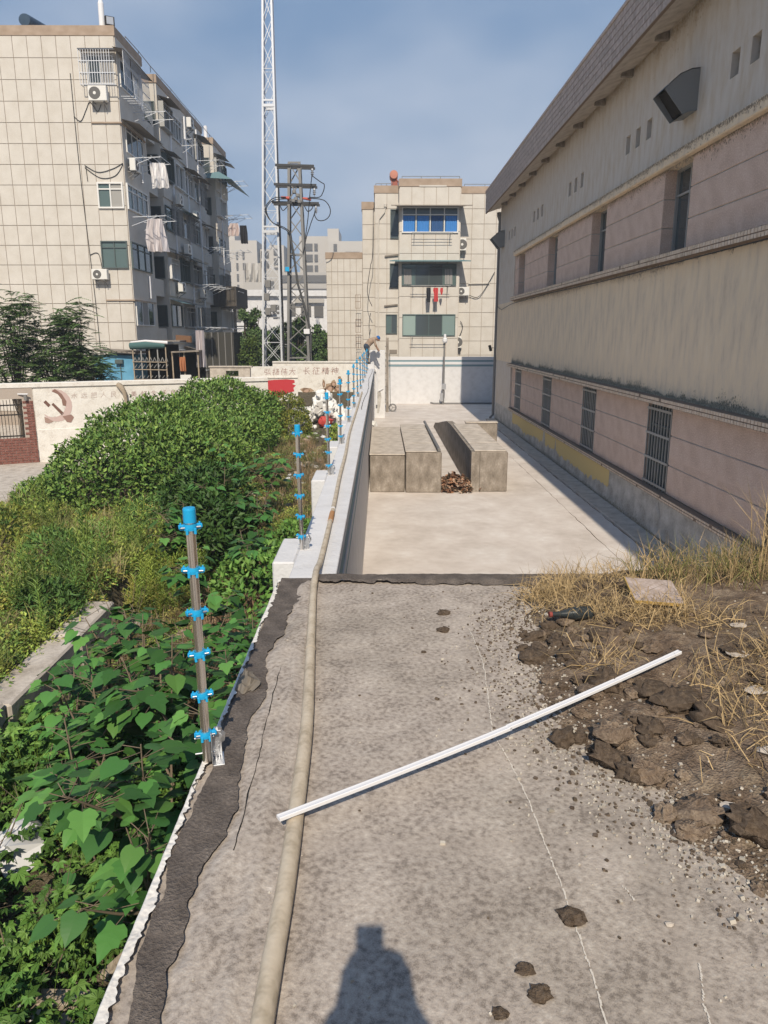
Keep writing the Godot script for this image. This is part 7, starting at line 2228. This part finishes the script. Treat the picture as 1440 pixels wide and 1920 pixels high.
	# bare twigs
	for q in [[-3.05, 8.0, 1.0, 16, "bare grey branching shrub standing by the kerb"], [-2.75, 4.6, 0.8, 22, "tangle of bare brown twigs at the left edge below the kerb"], [-2.3, 3.4, 0.7, 16, "dry brown brushwood near the lower left corner"], [-2.6, 6.2, 0.55, 14, "bare twigs lying across the foot of the kerb"]]:
		var g := Geo.new()
		for k in q[3]:
			var an := R.randf() * TAU
			var b := Vector3(R.randfn(0, 0.10), 0, R.randfn(0, 0.10))
			if q[2] < 0.9: b *= 3.0
			var e: Vector3 = b + Vector3(cos(an) * 0.45, R.randf_range(0.35, 1.0), sin(an) * 0.45) * q[2]
			var m := b.lerp(e, 0.5) + rdir(R) * 0.06
			g.tube([b, m, e], [0.007, 0.005, 0.002], 4, false)
			for j in 3:
				var o := b.lerp(e, R.randf_range(0.3, 0.9))
				g.tube([o, o + (rdir(R) + Vector3(0, 0.5, 0)) * 0.22 * q[2]], [0.003, 0.0012], 3, false)
		solo("bare_twigs", g, M.twig, q[4], "twigs", "", V(q[0], garden_y(q[0], q[1]) - 0.02, q[1]))
	# rubbish in the ditch
	var g2 := Geo.new()
	g2.rock(Vector3.ZERO, Vector3(0.17, 0.14, 0.20), 61, 0.35); g2.rock(Vector3(0.03, 0.1, -0.1), Vector3(0.12, 0.1, 0.12), 62, 0.4)
	solo("plastic_bag", g2, mt(0.62, 0.62, 0.63, 0.35), "crumpled white plastic bag at the left edge in the ditch", "plastic bag", "", V(-2.62, garden_y(-2.62, 4.65) + 0.10, 4.65))
	for q in [[-1.78, 3.42, 0.40, 0.10, 0.05, 0.15, "upper wooden plank lying in the lower left corner"], [-1.62, 3.22, 0.34, 0.06, 0.05, -0.55, "short wooden batten slanting in the lower left corner"], [-1.52, 3.7, 0.32, 0.07, 0.05, 1.2, "pale wooden plank leaning towards the roof wall"], [-1.35, 3.35, 0.36, 0.09, 0.05, -0.9, "broad wooden plank closest to the roof wall"], [-1.72, 4.1, 0.30, 0.06, 0.04, 0.1, "thin pale lath half hidden in the creeper"]]:
		var p := solo("plank", Geo.new().box(Vector3.ZERO, Vector3(q[3], q[4], q[2]), 0.006), M.wood, q[6], "plank", "planks in the ditch", V(q[0], garden_y(q[0], q[1]) + 0.16, q[1]))
		p.rotation = Vector3(R.randf_range(-0.1, 0.1), 1.45 + q[5], R.randf_range(-0.1, 0.1))
	for q in [[-1.95, 3.35, "torn white paper beside the upper plank in the lower left corner"], [-2.02, 3.12, "torn white paper at the very lower left corner"], [-1.48, 4.75, "scrap of white paper in the creeper below the nearest post"], [-1.15, 3.95, "white scrap lying against the roof wall below the nearest post"]]:
		var g := Geo.new()
		var pts := []
		for i in 5:
			for k in 5: pts.push_back(Vector3((i - 2) * 0.045 + R.randf_range(-0.015, 0.015), R.randf_range(0, 0.035), (k - 2) * 0.04 + R.randf_range(-0.015, 0.015)))
		for i in 4:
			for k in 4: g.quad(pts[i * 5 + k], pts[i * 5 + k + 1], pts[i * 5 + k + 6], pts[i * 5 + k + 5])
		solo("paper_scrap", g, M.paper, q[2], "paper", "scraps of paper in the ditch", V(q[0], garden_y(q[0], q[1]) + 0.14, q[1]))
	g2 = Geo.new(); g2.rock(Vector3.ZERO, Vector3(0.10, 0.04, 0.16), 71, 0.12)
	solo("flat_stone", g2, M.concrete_pale, "flat pale stone among the weeds by the kerb", "stone", "", V(-3.15, garden_y(-3.15, 8.9) + 0.12, 8.9))
	# heap of white sacks and foam by the wall
	var hp3 := thing("rubbish_heap", "heap of white sacks and foam pieces against the slogan wall", "rubbish heap", V(-2.2, -1.85, 29.0))
	var fm := []
	for k in 5: fm.push_back(Geo.new().rock(Vector3.ZERO, Vector3.ONE, 400 + k, 0.38).mesh(M.paper))
	for k in 3: fm.push_back(Geo.new().box(Vector3.ZERO, Vector3(1.6, 0.9, 1.2), 0.1).mesh(M.paper))
	for k in 150:
		var x := R.randfn(0.0, 0.58)
		var z := R.randfn(0.0, 0.5)
		var top := 1.25 * exp(-(x * x / 0.55 + z * z / 0.9))
		var s := R.randf_range(0.08, 0.24)
		put(hp3, "sack" if k % 3 else "foam_block", fm[R.randi() % 5] if k % 3 else fm[5 + R.randi() % 3], Transform3D(Basis.from_euler(rdir(R) * 2.0).scaled_local(Vector3(s, s * 0.7, s)), Vector3(x * 1.25, top * R.randf_range(0.3, 1.0), z)))
	g2 = Geo.new(); g2.rock(Vector3.ZERO, Vector3(0.32, 0.22, 0.25), 81, 0.2)
	solo("red_bag", g2, mt(0.50, 0.07, 0.06, 0.6), "red plastic bag at the foot of the white rubbish heap", "bag", "", V(-2.1, -1.6, 28.0))
	g2 = Geo.new(); g2.bx(-0.22, 0, -0.2, 0.22, 0.42, 0.2, 0.02)
	solo("grey_box", g2, M.concrete, "small grey box beside the path near the rubbish heap", "box", "", V(-2.95, -1.85, 25.6))
	g2 = Geo.new(); g2.bar(V(-3.4, -1.4, 31.0), V(-2.9, -1.55, 26.6), 0.5, 0.12)
	solo("grey_sheet", g2, M.plinth, "long grey board leading up to the rubbish heap", "board")
	g2 = Geo.new()
	for k in 220:
		var dd := R.randf_range(8.0, 27.0)
		var x := R.randf_range(-2.8, -0.95)
		var s := R.randf_range(0.02, 0.07)
		g2.col = [C(0.55, 0.52, 0.48), C(0.30, 0.25, 0.2), C(0.42, 0.33, 0.26), C(0.7, 0.7, 0.7)][R.randi() % 4]
		g2.rock(V(x, garden_y(x, dd) + s * 0.4, dd), Vector3(s * 1.5, s * 0.7, s * 1.2), k, 0.3)
	solo("rubble", g2, M.crumb, "scattered rubble and litter on the bare strip beside the wall", "rubble").set_meta("kind", "stuff")

func trees() -> void:
	var R := RandomNumberGenerator.new(); R.seed = 900
	# feathery trees in front of the left block
	for q in [[-14.7, 30.6, 5.9, 1.25, "feathery leaved tree cut by the left picture edge"], [-13.5, 31.4, 5.1, 1.05, "middle feathery leaved tree before the left block"], [-12.15, 31.0, 5.5, 1.0, "feathery leaved tree nearest the blue hut"]]:
		var t := thing("feathery_tree", q[4], "tree", V(q[0], -2.9, q[1]), "feathery trees before the left block")
		var g := Geo.new()
		var tips := []
		for k in 20:
			var an := k * 2.4
			var h: float = q[2] * R.randf_range(0.48, 1.0)
			tips.push_back(Vector3(cos(an) * q[3] * R.randf_range(0.2, 0.9), h, sin(an) * q[3] * R.randf_range(0.2, 0.9)))
			var b := Vector3(0, h * 0.35, 0)
			g.tube([b, b.lerp(tips[k], 0.5) + Vector3(0, -0.1, 0), tips[k]], [0.035, 0.022, 0.008], 5)
		g.tube([Vector3(0, -0.1, 0), Vector3(0.05, q[2] * 0.3, 0.03), Vector3(-0.03, q[2] * 0.6, 0), Vector3(0, q[2] * 0.92, 0)], [0.09, 0.07, 0.045, 0.012], 7)
		part(t, "trunk", g, M.bark)
		g = Geo.new()
		for tp in tips:
			for f in 34:
				var an := R.randf() * TAU
				var o: Vector3 = tp + Vector3(R.randfn(0, 0.22), R.randfn(-0.15, 0.30), R.randfn(0, 0.22))
				var dir := Vector3(cos(an), R.randf_range(-0.1, 0.6), sin(an)).normalized()
				var l := R.randf_range(0.38, 0.62)
				var side := dir.cross(Vector3.UP).normalized()
				g.col = greens(R, TREE)
				for j in 8:
					var p := o + dir * l * (j + 1) / 8.0 + Vector3(0, -0.30 * pow((j + 1) / 8.0, 2.0) * l, 0)
					for s in [-1.0, 1.0]:
						leaf(g, p, (side * s + dir * 0.45 + Vector3(0, -0.25, 0)).normalized(), Vector3.UP, 0.15, 0.058)
		part(t, "crown", g, M.leaf)
	# trees behind the slogan wall
	for q in [[-9.0, 52.0, [[0.0, 2.9, 0.0, 0.9, 1.0, 0.9], [0.3, 4.5, 0.0, 0.8, 1.0, 0.8], [0.2, 5.6, 0.2, 0.6, 0.55, 0.6], [-0.9, 3.2, 0.0, 0.8, 0.8, 0.8]], "leafy tree left of the silver mast beside the left block"], [-7.4, 53.5, [[0, 3.0, 0, 1.2, 1.2, 1.0], [0.2, 4.4, 0, 0.9, 0.9, 0.8], [-0.6, 2.0, 0.4, 1.0, 1.0, 0.8]], "dense tree behind the silver mast"], [-5.7, 53.0, [[0, 3.2, 0, 1.1, 1.5, 1.0], [0.1, 4.9, 0, 0.9, 0.9, 0.8]], "rounded dark tree behind the pylon"], [-4.35, 51.5, [[0, 3.0, 0, 0.95, 1.4, 0.9], [0.1, 4.2, 0.1, 0.85, 0.75, 0.7], [0.45, 2.6, 0.2, 0.6, 0.9, 0.6]], "dark tree between the pylon and the low cream wing"], [-8.2, 47.0, [[0, 2.6, 0, 0.75, 1.0, 0.7], [0.2, 3.4, 0, 0.6, 0.8, 0.6]], "small bright green tree before the foot of the silver mast"]]:
		var t := thing("leafy_tree", q[3], "tree", V(q[0], -3.0, q[1]), "trees behind the slogan wall")
		var g := Geo.new()
		var bl := []
		for b in q[2]:
			bl.push_back([Vector3(b[0], b[1], b[2]), Vector3(b[3], b[4], b[5]) * 0.75])
			for k in 5: bl.push_back([Vector3(b[0], b[1], b[2]) + rdir(R) * Vector3(b[3], b[4], b[5]) * 1.05, Vector3(b[3], b[4] * 0.7, b[5]) * R.randf_range(0.35, 0.55)])
		g.tube([Vector3(0, -0.1, 0), Vector3(0.05, 1.5, 0), bl[1][0]], [0.14, 0.11, 0.04], 7)
		for b in bl: g.tube([Vector3(0.03, 1.2, 0), (b[0] as Vector3) * 0.8, b[0] + Vector3(0.2, 0.4, 0)], [0.06, 0.04, 0.015], 5)
		part(t, "trunk", g, M.bark)
		g = Geo.new()
		crown(g, R, bl, 9000, 0.20, 0.11, TREE if q[1] != 47.0 else [Color(0.12, 0.17, 0.04), Color(0.09, 0.145, 0.035)], 0.34, 0.3)
		part(t, "crown", g, M.leaf)
	bush("shrub", "green shrub seen through the opening in the planter wall", "shrub", [[V(-7.0, -0.35, 36.6), Vector3(0.6, 0.35, 0.3)]], 900, 0.10, 0.05, HEDGE, 8, -2.9)
